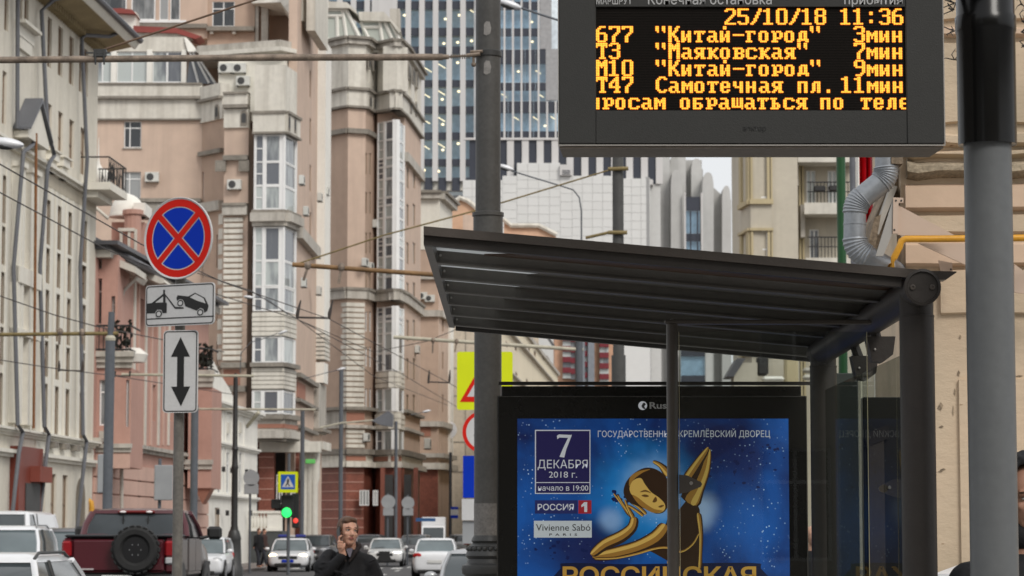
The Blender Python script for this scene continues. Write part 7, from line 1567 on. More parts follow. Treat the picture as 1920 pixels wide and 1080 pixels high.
# ================================================================== near pole with black sleeve
YP = 8.8; pc = at(1857, 600, YP); rp = .079
pol = thing('sleeved_pole', 'thick grey steel pole with a glossy black plastic sleeve on its upper half', 'pole', (pc.x, YP, 0))
zs = at(1857, 272, YP).z
M['sleeve'] = mat('black_glossy_sleeve', (.004, .004, .004), .24, .2, 3, .1, .08, 8, spec=.28)
part('shaft', MB().lathe([(rp, 0), (rp, zs+.05)], (pc.x, YP, 0), 40), mat('near_pole_paint', (.112, .118, .122), .45, .1, 2.2, .06, .25, 9), pol, smooth=40)
zr = at(1857, 62, YP).z; zr2 = at(1857, 33, YP).z
part('sleeve', MB().lathe([(rp+.001, zs+.004), (rp+.018, zs), (rp+.0185, zr-.004), (rp+.022, zr+.004), (rp+.0225, zr2), (rp+.018, zr2+.006), (rp+.018, 4.6), (rp*.5, 4.62)], (pc.x, YP, 0), 44), M['sleeve'], pol, smooth=40)
part('base_flange', MB().lathe([(.15, 0), (.15, .02), (.09, .03)], (pc.x, YP, 0), 24), M['pole'], pol)

# ================================================================== bus shelter
M['brown'] = mat('shelter_dark_brown_metal', (.035, .030, .027), .5, .12, 2, .08, .12, 60, spec=.3)
M['brownlite'] = mat('shelter_fascia_metal', (.066, .054, .046), .42, .12, 1.5, .1, .1, 60, spec=.5)
m, t_, n_, b_ = base_nodes('roof_polycarbonate'); b_.inputs['Base Color'].default_value = (.6, .62, .62, 1); b_.inputs['Transmission Weight'].default_value = .0; b_.inputs['Roughness'].default_value = .5
tl = n_.new('ShaderNodeBsdfTranslucent'); tl.inputs[0].default_value = (.75, .77, .78, 1); mxx = n_.new('ShaderNodeMixShader'); mxx.inputs[0].default_value = .6
t_.links.new(b_.outputs[0], mxx.inputs[1]); t_.links.new(tl.outputs[0], mxx.inputs[2]); t_.links.new(mxx.outputs[0], n_['Material Output'].inputs[0]); M['poly'] = m
sh = thing('bus_shelter', 'dark brown metal bus stop shelter with ribbed roof and glass side beside the sleeved pole', 'bus shelter', (1.427, 9.4, 0))
NL, NR = at(788, 424, 9.0), at(1735, 487, 9.0); FL, FR = at(847, 592, 12.75), at(1533, 668, 12.75)
XL, XR = (NL.x+FL.x)/2, 1.452
XT = 1.385; zT = at(1723, 539, 8.97).z; rT = .061
zL, zR = (NL.z+FL.z)/2, (NR.z+FR.z)/2
YN, YF = 9.0, 12.75
def RZ(x): return zL+(zR-zL)*(x-XL)/(XR-XL)
def rbar(mb, x0, x1, y0, y1, dz0, dz1):
    mb.add([(x0,y0,RZ(x0)+dz0),(x1,y0,RZ(x1)+dz0),(x1,y1,RZ(x1)+dz0),(x0,y1,RZ(x0)+dz0),(x0,y0,RZ(x0)+dz1),(x1,y0,RZ(x1)+dz1),(x1,y1,RZ(x1)+dz1),(x0,y1,RZ(x0)+dz1)],
           [(0,3,2,1),(4,5,6,7),(0,1,5,4),(1,2,6,5),(2,3,7,6),(3,0,4,7)])
mb = MB(); rbar(mb, XL, XR-.06, YN, YN+.07, -.03, 0); part('fascia', mb, M['brownlite'], sh)
mb = MB(); mb.prism([(XR-.057, YN, RZ(XR)-.03), (XR+.02, YN, RZ(XR)-.028), (XR+.055, YN, RZ(XR)-.004), (XR+.055, YN, RZ(XR)), (XR-.057, YN, RZ(XR)+.003)], (0, .07, 0)); part('fascia', mb, M['brownlite'], sh, label='short end piece of the fascia, cut off at a slant')
mb = MB(); rbar(mb, XL, XT-.062, YN+.02, YN+.065, -.062, -.031); part('front_beam', mb, M['brown'], sh)
mb = MB(); rbar(mb, XL-.002, XL+.026, YN+.071, YF+.02, -.055, .001); part('side_beam', mb, M['brownlite'], sh)
mb = MB(); rbar(mb, XL+.03, XR, YF-.03, YF+.02, -.068, 0); part('rear_beam', mb, M['brown'], sh)
mb = MB(); rbar(mb, XL+.027, XR, YN+.071, YF-.031, -.012, -.004); part('roof_sheet', mb, M['poly'], sh)
M['rib'] = mat('roof_rib_metal', (.115, .106, .095), .5, .15, 2, .1)
nr = 6; pitch = (YF-YN)/(nr+.35)
for i in range(1, nr+1):
    y = YN+.05+i*pitch*(.985)
    if y > YF-.2: break
    mb = MB(); rbar(mb, XL+.028, XR-.01, y, y+.05, -.052, -.0131); rbar(mb, XL+.028, XR-.01, y-.008, y+.058, -.0595, -.0521)
    o = part('roof_rib', mb, M['rib'], sh)
    part('rib_end_bolt', MB().ell((XL+.04, y-.012, RZ(XL)-.035), (.005, .003, .005), 8, 6), M['bezel_edge'], o)
# the flashing strip seen between front beam and first rib, tinted brown, slanted to taper the light strip
mb = MB(); mb.prism([(XL+.20, YN+.612, RZ(XL+.20)-.019), (XR, YN+.612, RZ(XR)-.019), (XR, YN+.075, RZ(XR)-.019), (XL+.75, YN+.075, RZ(XL+.75)-.019)], (0, 0, .006)); part('roof_flashing', mb, mat('brown_flashing', (.085, .048, .03), .5, .3, 1.2, .1), sh)
for i in range(1, 6):     # opaque panels added and slanted to taper the light strips; left end stays translucent
    y0 = YN+.05+i*pitch*.985+.051; y1 = y0+pitch*.985-.052; xa = XL+.40-.045*i
    part('light_mask_panel', MB().prism([(xa, y1, RZ(xa)-.018), (XR-.02, y1, RZ(XR-.02)-.018), (XR-.02, y0, RZ(XR-.02)-.018), (xa+.4, y0, RZ(xa+.4)-.018)], (0, 0, .004)), M['rib'], sh)
# main tube along the back, with end cap
tt = [(XT, 8.99, zT), (XT, 12.0, zT-.02)]
part('main_tube', MB().tube(tt, rT-.004, 32), M['brown'], sh, smooth=40)
o = part('end_cap', MB().lathe([(rT-.001, .035), (rT+.001, .02), (rT+.001, 0), (rT-.008, -.004), (rT-.010, .004), (.001, .004)], (XT, 8.955, zT), 40, 'Y'), M['brown'], sh, smooth=30)
for dx in (-.033, .033):
    part('bolt', MB().lathe([(.0095, .002), (.009, -.003), (.005, -.0035), (.004, .0)], (XT+dx, 8.956, zT), 16, 'Y'), M['brownlite'], o)
for i in range(1, 6):
    y = YN+.02+i*pitch*.985
    part('tube_clamp', MB().prism([(XT-.11, y+.01, RZ(XT)-.05), (XT+.05, y+.01, RZ(XT)-.055), (XT+.03, y+.01, zT), (XT-.06, y+.01, zT+.01)], (0, .035, 0)), M['brown'], sh, smooth=40)
# columns
for (y, r) in ((9.10, .0592), (11.85, .0595)):
    zc = at(1722, 594, 9.1).z+.025
    o = part('column', MB().lathe([(r, 0), (r, zc-.028), (r+.0015, zc-.027), (r+.0015, zc-.022), (r, zc-.021), (r, zc-.02)], (XT, y, 0), 36), M['brown'], sh, smooth=40)
    part('saddle', MB().lathe([(r-.002, zc-.02), (r-.001, zc+.05)], (XT, y, 0), 32).box(XT-.003, XT+.003, y-r-.003, y, zc-.018, zc+.01), M['brown'], o, smooth=40)
    part('column_foot', MB().lathe([(.12, 0), (.12, .03), (.075, .05), (.07, .2), (.062, .22)], (XT, y, 0), 28), M['brown'], o, smooth=40)
# cross pieces under the roof near the far column
for (px, py, Y) in ((1620, 690, 10.9), (1650, 655, 10.2)):
    c = at(px, py, Y); part('hanger_block', MB().prism([(c.x-.05, Y, c.z+.05), (c.x+.06, Y, c.z+.05), (c.x+.05, Y, c.z-.02), (c.x+.01, Y, c.z-.05), (c.x-.03, Y, c.z-.045)], (0, .09, 0)).tube([(c.x, Y+.03, c.z), (XT, Y+.03, zT)], .02, 10), M['brown'], sh)
    part('bolt', MB().ell((c.x-.02, Y-.004, c.z), (.005, .004, .005), 8, 6), M['bezel_edge'], sh)
# near glass screen: slim post, top rail, pane, clamps
c = at(1261, 800, 9.95); xs = c.x; zr_ = at(1400, 608, 9.95).z
part('slim_post', MB().lathe([(.0215, 0), (.0215, zr_)], (xs, 9.95, 0), 20), M['brownlite'], sh, smooth=40)
part('top_rail', MB().bev(xs-.027, XT-.04, 9.93, 9.972, zr_, zr_+.016, .003), M['brownlite'], sh)
part('rail_bolt', MB().ell((xs, 9.95, zr_+.018), (.008, .008, .003), 10, 6), M['bezel_edge'], sh)
M['glass'] = clear_glass('clear_glass', (.84, .87, .86), 1.45, .6); M['glassedge'] = mat('glass_edge', (.42, .38, .24), .3, .1, 3)
pg = part('glass_pane', MB().box(xs+.027, XT-.06, 9.945, 9.953, .25, at(1400, 622, 9.95).z), M['glass'], sh)
zgt = at(1400, 622, 9.95).z
part('pane_edge', MB().box(xs+.0245, xs+.0265, 9.945, 9.953, .25, zgt).box(XT-.0595, XT-.0575, 9.945, 9.953, .25, zgt), M['glassedge'], pg)
for px, py, s in ((1273, 908, 1), (1690, 916, -1)):
    c = at(px, py, 9.94); 
    o = part('glass_clamp', MB().prism([(c.x, 9.935, c.z+.036), (c.x+s*.03, 9.935, c.z+.033), (c.x+s*.082, 9.935, c.z+.008), (c.x+s*.086, 9.935, c.z), (c.x+s*.08, 9.935, c.z-.01), (c.x+s*.03, 9.935, c.z-.03), (c.x, 9.935, c.z-.036)], (0, .008, 0)), M['brownlite'], sh)
    part('bolt', MB().lathe([(.007, .001), (.006, -.004)], (c.x+s*.045, 9.9345, c.z+.004), 12, 'Y'), M['bezel_edge'], o)
# back glass along the street side wall and its dark frame
M['glassd'] = clear_glass('back_glass', (.84, .87, .85), 1.45, .16)
part('back_pane', MB().box(XT-.004, XT+.004, 9.25, 10.5, .25, 2.30), M['glassd'], sh)
part('back_pane', MB().box(XT-.004, XT+.004, 10.55, 11.75, .25, 2.30), M['glassd'], sh)
part('rear_rail', MB().box(at(935, 720, 12.72).x, XT+.16, 12.70, 12.735, at(0, 722, 12.72).z, at(0, 716, 12.72).z), M['brown'], sh)
for x0_, x1_, yt_, m_ in ((1566, 1607, 700, mat('grey_green_panel', (.045, .05, .046), .6, .15)), (1617, 1700, 745, mat('dark_frame_panel', (.022, .021, .019), .4, .2))):
    a, b = at(x0_, yt_, 12.6), at(x1_, yt_, 12.6); o = part('rear_panel', MB().bev(a.x, b.x, 12.58, 12.66, .3, a.z, .004), m_, sh)
part('panel_field', MB().box(at(1628, 800, 12.57).x, at(1657, 800, 12.57).x, 12.565, 12.578, .4, at(0, 826, 12.57).z), M['brownlite'], o)
part('panel_strip', MB().prism([at(x, y, 12.56) for x, y in ((1622, 815), (1666, 795), (1666, 822), (1624, 838))], (0, .012, 0)), M['case'] if 'case' in M else M['brown'], o)
part('bench', MB().bev(.45, 1.36, 10.6, 11.9, .44, .48, .01).box(.6, .66, 11.2, 11.26, 0, .44).box(1.2, 1.26, 11.2, 11.26, 0, .44), M['brown'], sh)

# ================================================================== lit poster case
YC = 12.6
lb = thing('poster_case', 'black framed poster case with a blue concert poster at the far end of the shelter', 'poster case', (.66, YC+.1, 0))
q0, q1 = at(932, 742, YC), at(1512, 742, YC); zq = q0.z
M['case'] = mat('poster_case_black', (.010, .0095, .009), .18, .2, 2, .05, spec=.35)
part('case', MB().bev(q0.x, q1.x, YC, YC+.16, .35, zq, .006), M['case'], lb)
part('top_beam', MB().bev(at(940, 720, YC).x, at(1506, 720, YC).x, YC+.09, YC+.19, zq+.001, at(0, 722, YC).z, .004), M['case'], lb)
part('leg', MB().box(q0.x+.1, q0.x+.18, YC+.05, YC+.11, 0, .35), M['case'], lb); part('leg', MB().box(q1.x-.18, q1.x-.1, YC+.05, YC+.11, 0, .35), M['case'], lb)
part('edge_strip', MB().box(q0.x-.001, q1.x+.001, YC-.004, YC-.001, zq-.006, zq-.002).box(q0.x-.001, q0.x+.004, YC-.004, YC-.001, .35, zq-.006).box(q1.x-.004, q1.x+.001, YC-.004, YC-.001, .35, zq-.006), mat('worn_edge_strip', (.06,.055,.05), .35, .2), lb)
# poster print
m, t_, n_, b_ = base_nodes('poster_print'); l_ = t_.links.new
tc = n_.new('ShaderNodeTexCoord'); nz = n_.new('ShaderNodeTexNoise'); nz.inputs['Scale'].default_value = 2.4; nz.inputs['Detail'].default_value = 5; nz.inputs['Distortion'].default_value = .6
l_(tc.outputs['Object'], nz.inputs['Vector']); cr = n_.new('ShaderNodeValToRGB'); cr.color_ramp.elements[0].position = .36; cr.color_ramp.elements[1].position = .66
cr.color_ramp.elements[0].color = (.002, .010, .085, 1); cr.color_ramp.elements[1].color = (.005, .10, .42, 1); l_(nz.outputs[0], cr.inputs[0]); out = cr.outputs[0]
def glow(cx, cz, rad, col, out, p=1.0):
    vm = n_.new('ShaderNodeVectorMath'); vm.operation = 'DISTANCE'; l_(tc.outputs['Object'], vm.inputs[0]); vm.inputs[1].default_value = (cx, 0, cz)
    n5 = n_.new('ShaderNodeTexNoise'); n5.inputs['Scale'].default_value = 9; l_(tc.outputs['Object'], n5.inputs['Vector'])
    ad = n_.new('ShaderNodeMath'); ad.operation = 'MULTIPLY_ADD'; ad.inputs[1].default_value = .35*rad; l_(n5.outputs[0], ad.inputs[0]); l_(vm.outputs['Value'], ad.inputs[2])
    mr = n_.new('ShaderNodeMapRange'); mr.interpolation_type = 'SMOOTHSTEP'; mr.inputs[1].default_value = rad; mr.inputs[2].default_value = rad*.35; mr.inputs[3].default_value = 0; mr.inputs[4].default_value = p; l_(ad.outputs[0], mr.inputs[0])
    mx = n_.new('ShaderNodeMixRGB'); l_(mr.outputs[0], mx.inputs[0]); l_(out, mx.inputs[1]); mx.inputs[2].default_value = tuple(col)+(1,); return mx.outputs[0]
def pc_(px, py): p = at(px, py, YC); return p.x, p.z
PX0, PZ0 = pc_(970, 785); PX1, _ = pc_(1478, 785)
def rel(px, py): x, z = pc_(px, py); return x-.66, z
x, z = rel(1215, 930); out = glow(x, z, .42, (.01, .28, .72), out, .85)
x, z = rel(1225, 915); out = glow(x, z, .24, (.36, .55, .80), out, .75)
x, z = rel(1312, 960); out = glow(x, z, .15, (.45, .62, .85), out, .8)
x, z = rel(1145, 975); out = glow(x, z, .10, (.35, .55, .85), out, .6)
x, z = rel(1390, 980); out = glow(x, z, .26, (.01, .14, .55), out, .6)
x, z = rel(1100, 1030); out = glow(x, z, .20, (.006, .015, .10), out, .8)
x, z = rel(1400, 860); out = glow(x, z, .20, (.003, .012, .10), out, .75)
vo = n_.new('ShaderNodeTexVoronoi'); vo.inputs['Scale'].default_value = 48; l_(tc.outputs['Object'], vo.inputs['Vector'])
n6 = n_.new('ShaderNodeTexNoise'); n6.inputs['Scale'].default_value = 5; l_(tc.outputs['Object'], n6.inputs['Vector'])
mr = n_.new('ShaderNodeMapRange'); mr.inputs[1].default_value = .19; mr.inputs[2].default_value = .09; mr.inputs[3].default_value = 0; mr.inputs[4].default_value = 1; l_(vo.outputs['Distance'], mr.inputs[0])
m2 = n_.new('ShaderNodeMapRange'); m2.inputs[1].default_value = .45; m2.inputs[2].default_value = .62; l_(n6.outputs[0], m2.inputs[0]); mm = n_.new('ShaderNodeMath'); mm.operation = 'MULTIPLY'; l_(mr.outputs[0], mm.inputs[0]); l_(m2.outputs[0], mm.inputs[1])
mx = n_.new('ShaderNodeMixRGB'); l_(mm.outputs[0], mx.inputs[0]); l_(out, mx.inputs[1]); mx.inputs[2].default_value = (.5, .68, .9, 1); l_(mx.outputs[0], b_.inputs['Base Color'])
b_.inputs['Roughness'].default_value = .5; b_.inputs['Coat Weight'].default_value = .0; M['print'] = m; l_(mx.outputs[0], b_.inputs['Emission Color']); b_.inputs['Emission Strength'].default_value = .30
pst = solo('poster', MB().box(PX0, PX1, YC-.0035, YC-.002, .55, PZ0), M['print'], 'blue concert poster with a golden figure mounted in the black poster case', 'poster', (.66, YC-.003, 0))
WP[pst.name] = Vector((.66, YC-.003, 0))
sp = Sheet(YC-.004, pst)
ink = flat('poster_white_ink', (.62, .64, .68)); navy = flat('poster_navy', (.018, .014, .085)); gold2 = flat('poster_gold_letters', (.52, .29, .05)); blk = flat('poster_black', (.02,.02,.02))
def rect(a, b, c, d): return [(a, b), (c, b), (c, d), (a, d)]
sp.shape('date_box', [rect(1003, 806, 1107, 926)], ink, .0005)
sp.shape('date_box_field', [rect(1005, 808, 1105.3, 904), rect(1005, 905.5, 1105.3, 924.3)], navy, .001)
def ptext(s, x0, x1, ybase, ytop, m_, bold=0.0):
    a, b = at(x0, ybase, YC-.006), at(x1, ybase, YC-.006); zt_ = at(x0, ytop, YC-.006).z
    lettering(s, (a.x, YC-.006, a.z), zt_-a.z, m_, pst, b.x-a.x, bold)
ptext('ДЕКАБРЯ', 1008, 1102, 878, 862, ink); ptext('2018 г.', 1029, 1082, 895.5, 883.5, ink); ptext('начало в 19:00', 1009, 1103, 920, 909.5, ink, .006)
# the tall old-style seven
sp.shape('numeral', [[(1044, 817), (1048, 814.5), (1071, 815.5), (1072, 813.5), (1071.5, 818), (1062, 842), (1058, 858), (1049, 856.5), (1055, 842), (1065, 821), (1049, 820.5), (1045, 823.5)]], ink, .002)
ptext('ГОСУДАРСТВЕННЫЙ', 1121, 1266, 819.5, 807.5, ink); ptext('КРЕМЛЁВСКИЙ ДВОРЕЦ', 1273, 1444, 819.5, 807, ink)
sp.shape('channel_bar', [rect(1003, 938, 1083, 963)], flat('poster_bar', (.02, .025, .12)), .0005); ptext('РОССИЯ', 1008, 1076, 956.5, 945, ink, .02)
sp.shape('channel_box', [rect(1084.5, 938, 1109, 963)], flat('poster_red', (.36, .02, .03)), .0005)
sp.shape('channel_numeral', [[(1090, 947), (1095.5, 941.5), (1101, 941.5), (1101, 960), (1095.5, 960), (1095.5, 948.5), (1090, 951)]], ink, .001)
sp.shape('sponsor_box', [rect(1001, 976.5, 1109.5, 1008)], flat('poster_pale_box', (.55, .6, .62)), .0005)
ptext('Vivienne Sabó', 1005, 1107, 995, 982, blk); ptext('P  A  R  I  S', 1030, 1082, 1004.5, 1000, blk, .02)
# small maker's mark on the black frame above the print
sp.shape('maker_emblem', [[(1205+8.3*math.cos(a), 760.5+8.3*math.sin(a)) for a in [math.pi*k/10 for k in range(20)]]], ink, .0)
sp.shape('maker_emblem_cut', [smooth_loop([(1207, 755), (1211, 758), (1208, 762), (1211, 767), (1206, 766), (1203, 761)], 3)], blk, .0008)
ptext('Rus', 1218, 1250, 766, 753.5, flat('maker_white', (.5, .5, .5)), .03)
# the golden figure: gold shapes with dark bronze shading printed over them
m, t_, n_, b_ = base_nodes('poster_gold'); l_ = t_.links.new; tc = n_.new('ShaderNodeTexCoord'); wv = n_.new('ShaderNodeTexNoise'); wv.inputs['Scale'].default_value = 7; wv.inputs['Distortion'].default_value = 1.2; wv.inputs['Detail'].default_value = 2
l_(tc.outputs['Object'], wv.inputs['Vector']); cr = n_.new('ShaderNodeValToRGB'); e = cr.color_ramp.elements; e[0].position = .38; e[0].color = (.035, .015, .004, 1); e[1].position = .62; e[1].color = (.62, .38, .07, 1)
q = e.new(.5); q.color = (.30, .14, .02, 1); l_(wv.outputs[0], cr.inputs[0]); l_(cr.outputs[0], b_.inputs['Base Color']); b_.inputs['Roughness'].default_value = .45; M['pgold'] = m
bz = flat('poster_bronze', (.035, .016, .006)); gl1 = flat('poster_bright_gold', (.66, .43, .10)); gl2 = flat('poster_mid_gold', (.34, .17, .03))
SL = smooth_loop
cv = lambda pts: [(919+x/2.798, 694+y/2.798) for x, y in pts]
def strip_poly(pts, ws, off=0.0, k=1.0):
    """outline of a tapering painted stroke; off slides it towards one side"""
    L_, R_ = [], []
    for i, (x, y) in enumerate(pts):
        a, b = pts[max(i-1, 0)], pts[min(i+1, len(pts)-1)]; dx, dy = b[0]-a[0], b[1]-a[1]; n = math.hypot(dx, dy) or 1; nx, ny = -dy/n, dx/n; w = ws[i]
        L_.append((x+nx*w*(off+k), y+ny*w*(off+k))); R_.append((x+nx*w*(off-k), y+ny*w*(off-k)))
    return SL(L_+R_[::-1], 3)
lift_ = [.0004]; gl3 = flat('poster_umber', (.13, .062, .014))
def stroke(pts, ws, side=1):
    for m_, off, k in ((bz, 0, 1), (gl2, .15*side, .66), (gl1, .42*side, .26)):
        lift_[0] += .00012; sp.shape('figure_stroke', [cv(strip_poly(pts, ws, off, k))], m_, lift_[0])
sp.shape('figure_torso', [SL(cv([(935, 735), (985, 735), (1040, 680), (1095, 720), (1100, 780), (1113, 860), (1112, 960), (1104, 1040), (1000, 1045), (930, 1000), (860, 960), (800, 925), (880, 870), (925, 800)]))], bz, .0003)
stroke([(1046, 690), (1085, 620), (1125, 520), (1146, 425)], [52, 40, 31, 14], 1)
stroke([(1030, 575), (1085, 495), (1140, 415)], [24, 24, 12], -1)
stroke([(1095, 760), (1106, 860), (1104, 960), (1100, 1035)], [14, 12, 10, 10], 1)
stroke([(548, 978), (650, 962), (770, 930), (870, 880), (920, 820)], [20, 33, 36, 40, 30], -1)
stroke([(538, 965), (600, 915), (690, 872), (745, 825), (757, 775)], [19, 30, 32, 27, 20], -1)
stroke([(560, 988), (660, 985), (770, 962), (860, 936), (930, 930), (1000, 952), (1060, 915), (1092, 862)], [6, 7, 8, 8, 8, 8, 7, 5], 1)
sp.shape('figure_head', [SL(cv([(700, 645), (712, 590), (750, 545), (810, 513), (870, 520), (922, 560), (946, 620), (942, 690), (915, 742), (872, 753), (830, 735), (780, 715), (725, 690)]))], bz, .0060)
sp.shape('figure_gloss', [SL(cv([(735, 560), (780, 530), (840, 520), (800, 538), (755, 572), (730, 610)]))], gl2, .0064)
sp.shape('figure_face', [SL(cv([(733, 610), (752, 578), (790, 566), (812, 598), (845, 640), (885, 668), (916, 702), (914, 734), (880, 750), (838, 738), (796, 708), (756, 668), (735, 640)]))], gl1, .0066)
sp.shape('figure_cheek', [SL(cv([(745, 655), (775, 668), (815, 700), (860, 728), (905, 738), (870, 750), (830, 738), (780, 704)]))], gl2, .0070)
for q_ in ([(794, 658), (814, 652), (834, 661), (815, 666)], [(786, 640), (815, 628), (846, 646), (818, 638)], [(882, 717), (898, 708), (913, 709), (896, 721)], [(852, 690), (868, 664), (876, 684), (864, 694)]): sp.shape('figure_feature', [SL(cv(q_))], gl3, .0074)
for q_, w_ in (([(652, 652), (690, 700), (730, 755)], [5, 8, 12]), ([(672, 660), (705, 715), (742, 765)], [4, 8, 12]), ([(708, 682), (722, 720), (748, 770)], [5, 8, 12]), ([(735, 690), (775, 715), (815, 752)], [6, 8, 9]), ([(728, 712), (765, 735), (800, 762)], [6, 8, 8])): stroke(q_, w_, 1)
stroke([(858, 480), (895, 500), (935, 545)], [8, 14, 22], 1)
rsp = random.Random(8); spl = flat('poster_splash', (.004, .012, .085))
for cx_, cy_, n_sp, sd_ in ((1395, 870, 26, 32), (1062, 1035, 26, 38), (1160, 935, 14, 10), (1440, 840, 14, 22)):
    for q_ in range(n_sp):
        x_, y_, r_ = cx_+rsp.gauss(0, sd_), cy_+rsp.gauss(0, sd_*.6), rsp.uniform(1, 5.5)
        if 975 < x_ < 1472 and 830 < y_ < 1078 and not (996 < x_ < 1114 and y_ < 1012): sp.shape('ink_splash', [[(x_+r_*rsp.uniform(.5, 1.2)*math.cos(a), y_+r_*rsp.uniform(.4, 1)*math.sin(a)) for a in [math.pi*k/4 for k in range(8)]]], spl, .00005+.000003*q_)
sp.shape('title_shadow', [SL(cv([(370, 1040), (400, 1012), (700, 1018), (1000, 1014), (1380, 1012), (1420, 1040), (1425, 1180), (370, 1180)]))], flat('poster_title_shadow', (.004, .008, .04)), .0002)
ptext('РОССИЙСКАЯ', 1055, 1418, 1094, 1063, gold2, .035)
# faint glass of the case over the print
0 and part('case_glass', MB().box(q0.x+.02, q1.x-.02, YC-.03, YC-.026, .42, zq-.02), clear_glass('case_glass', (.86, .88, .90), 1.45), lb)
# ================================================================== peach rendered house at the right, its pipes and sheet metal
YK = 16.0
xk = at(1692, 600, YK).x
kf = Face(xk, YK, xk+9, YK-.6)
kh = thing('rendered_house', 'near peach rendered house corner with flaking paint and banded masonry behind the poles', 'building', (xk, YK, 0))
# flaking render: base peach with chips where older coats show
m, t_, n_, b_ = base_nodes('flaking_peach_render'); l_ = t_.links.new; tc = n_.new('ShaderNodeTexCoord')
nz = n_.new('ShaderNodeTexNoise'); nz.inputs['Scale'].default_value = 1.1; nz.inputs['Detail'].default_value = 7; l_(tc.outputs['Object'], nz.inputs['Vector'])
cr = n_.new('ShaderNodeValToRGB'); e = cr.color_ramp.elements; e[0].position = .35; e[0].color = (.47, .38, .27, 1); e[1].position = .65; e[1].color = (.62, .475, .335, 1); q = e.new(.5); q.color = (.58, .46, .33, 1)
l_(nz.outputs[0], cr.inputs[0])
vo = n_.new('ShaderNodeTexNoise'); vo.inputs['Scale'].default_value = 6; vo.inputs['Detail'].default_value = 8; vo.inputs['Roughness'].default_value = .65; mp = n_.new('ShaderNodeMapping'); mp.inputs['Scale'].default_value = (1, 1, 2.2); mp.inputs['Rotation'].default_value = (0, .3, 0)
l_(tc.outputs['Object'], mp.inputs[0]); l_(mp.outputs[0], vo.inputs['Vector'])
mr = n_.new('ShaderNodeMapRange'); mr.inputs[1].default_value = .66; mr.inputs[2].default_value = .69; l_(vo.outputs[0], mr.inputs[0]); mx = n_.new('ShaderNodeMixRGB'); l_(mr.outputs[0], mx.inputs[0]); l_(cr.outputs[0], mx.inputs[1]); mx.inputs[2].default_value = (.27, .17, .10, 1)
l_(mx.outputs[0], b_.inputs['Base Color']); b_.inputs['Roughness'].default_value = .85
bp = n_.new('ShaderNodeBump'); bp.inputs['Strength'].default_value = .7; bp.inputs['Distance'].default_value = .012; l_(vo.outputs[0], bp.inputs['Height']); l_(bp.outputs[0], b_.inputs['Normal']); M['flake'] = m
def kz(py): return kf.Z(1785, py)
ku = lambda px: kf.U(px)
part('wall', MB().wall(kf, 0, 9, 0, 6.5, [], thick=.35), M['flake'], kh)
M['board'] = mat('peach_panel', (.62, .455, .33), .7, .06, .6, .05, .2, 20)
rb = random.Random(3)
# rough plinth-like raised bands: each a separate course of masonry with broken edges
def course(py0, py1, proud, mm_, u0=None, jag=.02, name='masonry_course'):
    u0 = ku(1698) if u0 is None else u0; z1, z0 = kz(py0), kz(py1); n = 26; vs = []
    mb = MB(kf.M()); top = []; bot = []
    for i in range(n+1):
        u = u0+(8.6-u0)*(i/n)**1.5; top.append((u, z1+rb.uniform(-jag, jag)*.5)); bot.append((u, z0+rb.uniform(-jag, jag)*.5))
    for i in range(n):
        (a, za), (b, zb_) = top[i], top[i+1]; (_, ya), (_, yb) = bot[i], bot[i+1]; d = -proud; e_ = proud*.35
        mb.add([(a, -.001, ya), (b, -.001, yb), (b, d, yb+e_), (a, d, ya+e_), (a, d, za-e_), (b, d, zb_-e_), (a, -.001, za), (b, -.001, zb_)], [(0,1,2,3), (3,2,5,4), (4,5,7,6)])
    mb.add([(u0, 0, bot[0][1]), (u0, -proud, bot[0][1]), (u0, -proud, top[0][1]), (u0, 0, top[0][1])], [(0,1,2,3)])
    part(name, mb, mm_, kh)
course(-60, 40, .03, M['flake']); course(52, 70, .05, M['board']); course(80, 232, .03, M['flake']); course(250, 276, .06, M['flake']); course(281, 300, .06, M['flake'], jag=.03)
course(303, 337, .10, mat('grey_torn_moulding', (.34, .28, .2), .9, .4, 4, .35, .9, 22), ku(1704), .05, 'torn_moulding')
course(345, 397, .06, M['board'], ku(1701), .002, 'render_panel'); course(402, 440, .035, M['flake'], ku(1724), .01); course(455, 500, .05, M['board'], ku(1700), .004, 'render_panel')
course(505, 590, .03, M['flake'], ku(1765), .01)
# broken corner strips: the side of the house seen on edge
M['broken'] = mat('broken_masonry', (.26, .2, .14), .9, .5, 5, .4, 1.0, 14)
for k, (pts) in enumerate([[(1690, 300), (1712, 318), (1700, 345), (1668, 400), (1645, 468), (1628, 468), (1640, 410), (1668, 345)], [(1672, 345), (1683, 350), (1664, 398), (1648, 440), (1640, 436)], [(1640, 408), (1652, 402), (1640, 470), (1624, 472)]]):
    mb = MB(); mb.prism([at(x, y, YK+.15-.12*k) for x, y in pts][::-1], (0, .5, 0)); part('broken_corner_stone', mb, M['broken'] if k != 1 else M['stone'], kh)
# pressed steel cover plates
M['plate'] = mat('pale_pink_steel_plate', (.55, .42, .33), .5, .05, .8, .03); M['plateg'] = mat('grey_steel_plate', (.36, .35, .33), .45, .06, .8, .03)
def plate(pts, Y, mm_, dep=.02, name='cover_plate', screws=()):
    o = part(name, MB().prism([at(x, y, Y) for x, y in pts], (0, dep, 0)), mm_, kh)
    for x, y in screws: part('screw', MB().ell(at(x, y, Y-.002), (.006, .004, .006), 8, 6), M['iron'], o)
plate([(1685, 385), (1790, 441), (1690, 441), (1683, 440)], YK-.40, M['plate'])
plate([(1675, 370), (1694, 371), (1694, 380), (1685, 380), (1684, 438), (1674, 438)], YK-.42, M['plate'], screws=[(1680, 376), (1690, 376), (1677, 431)])
plate([(1675, 372), (1673, 438), (1656, 480), (1642, 480)], YK-.41, M['plateg'])
plate([(1722, 456), (1818, 456), (1818, 500)], YK-.30, M['plate'])
plate([(1760, 488), (1786, 493), (1786, 509), (1764, 509)], YK-.20, M['plate'], screws=[(1783, 505)])
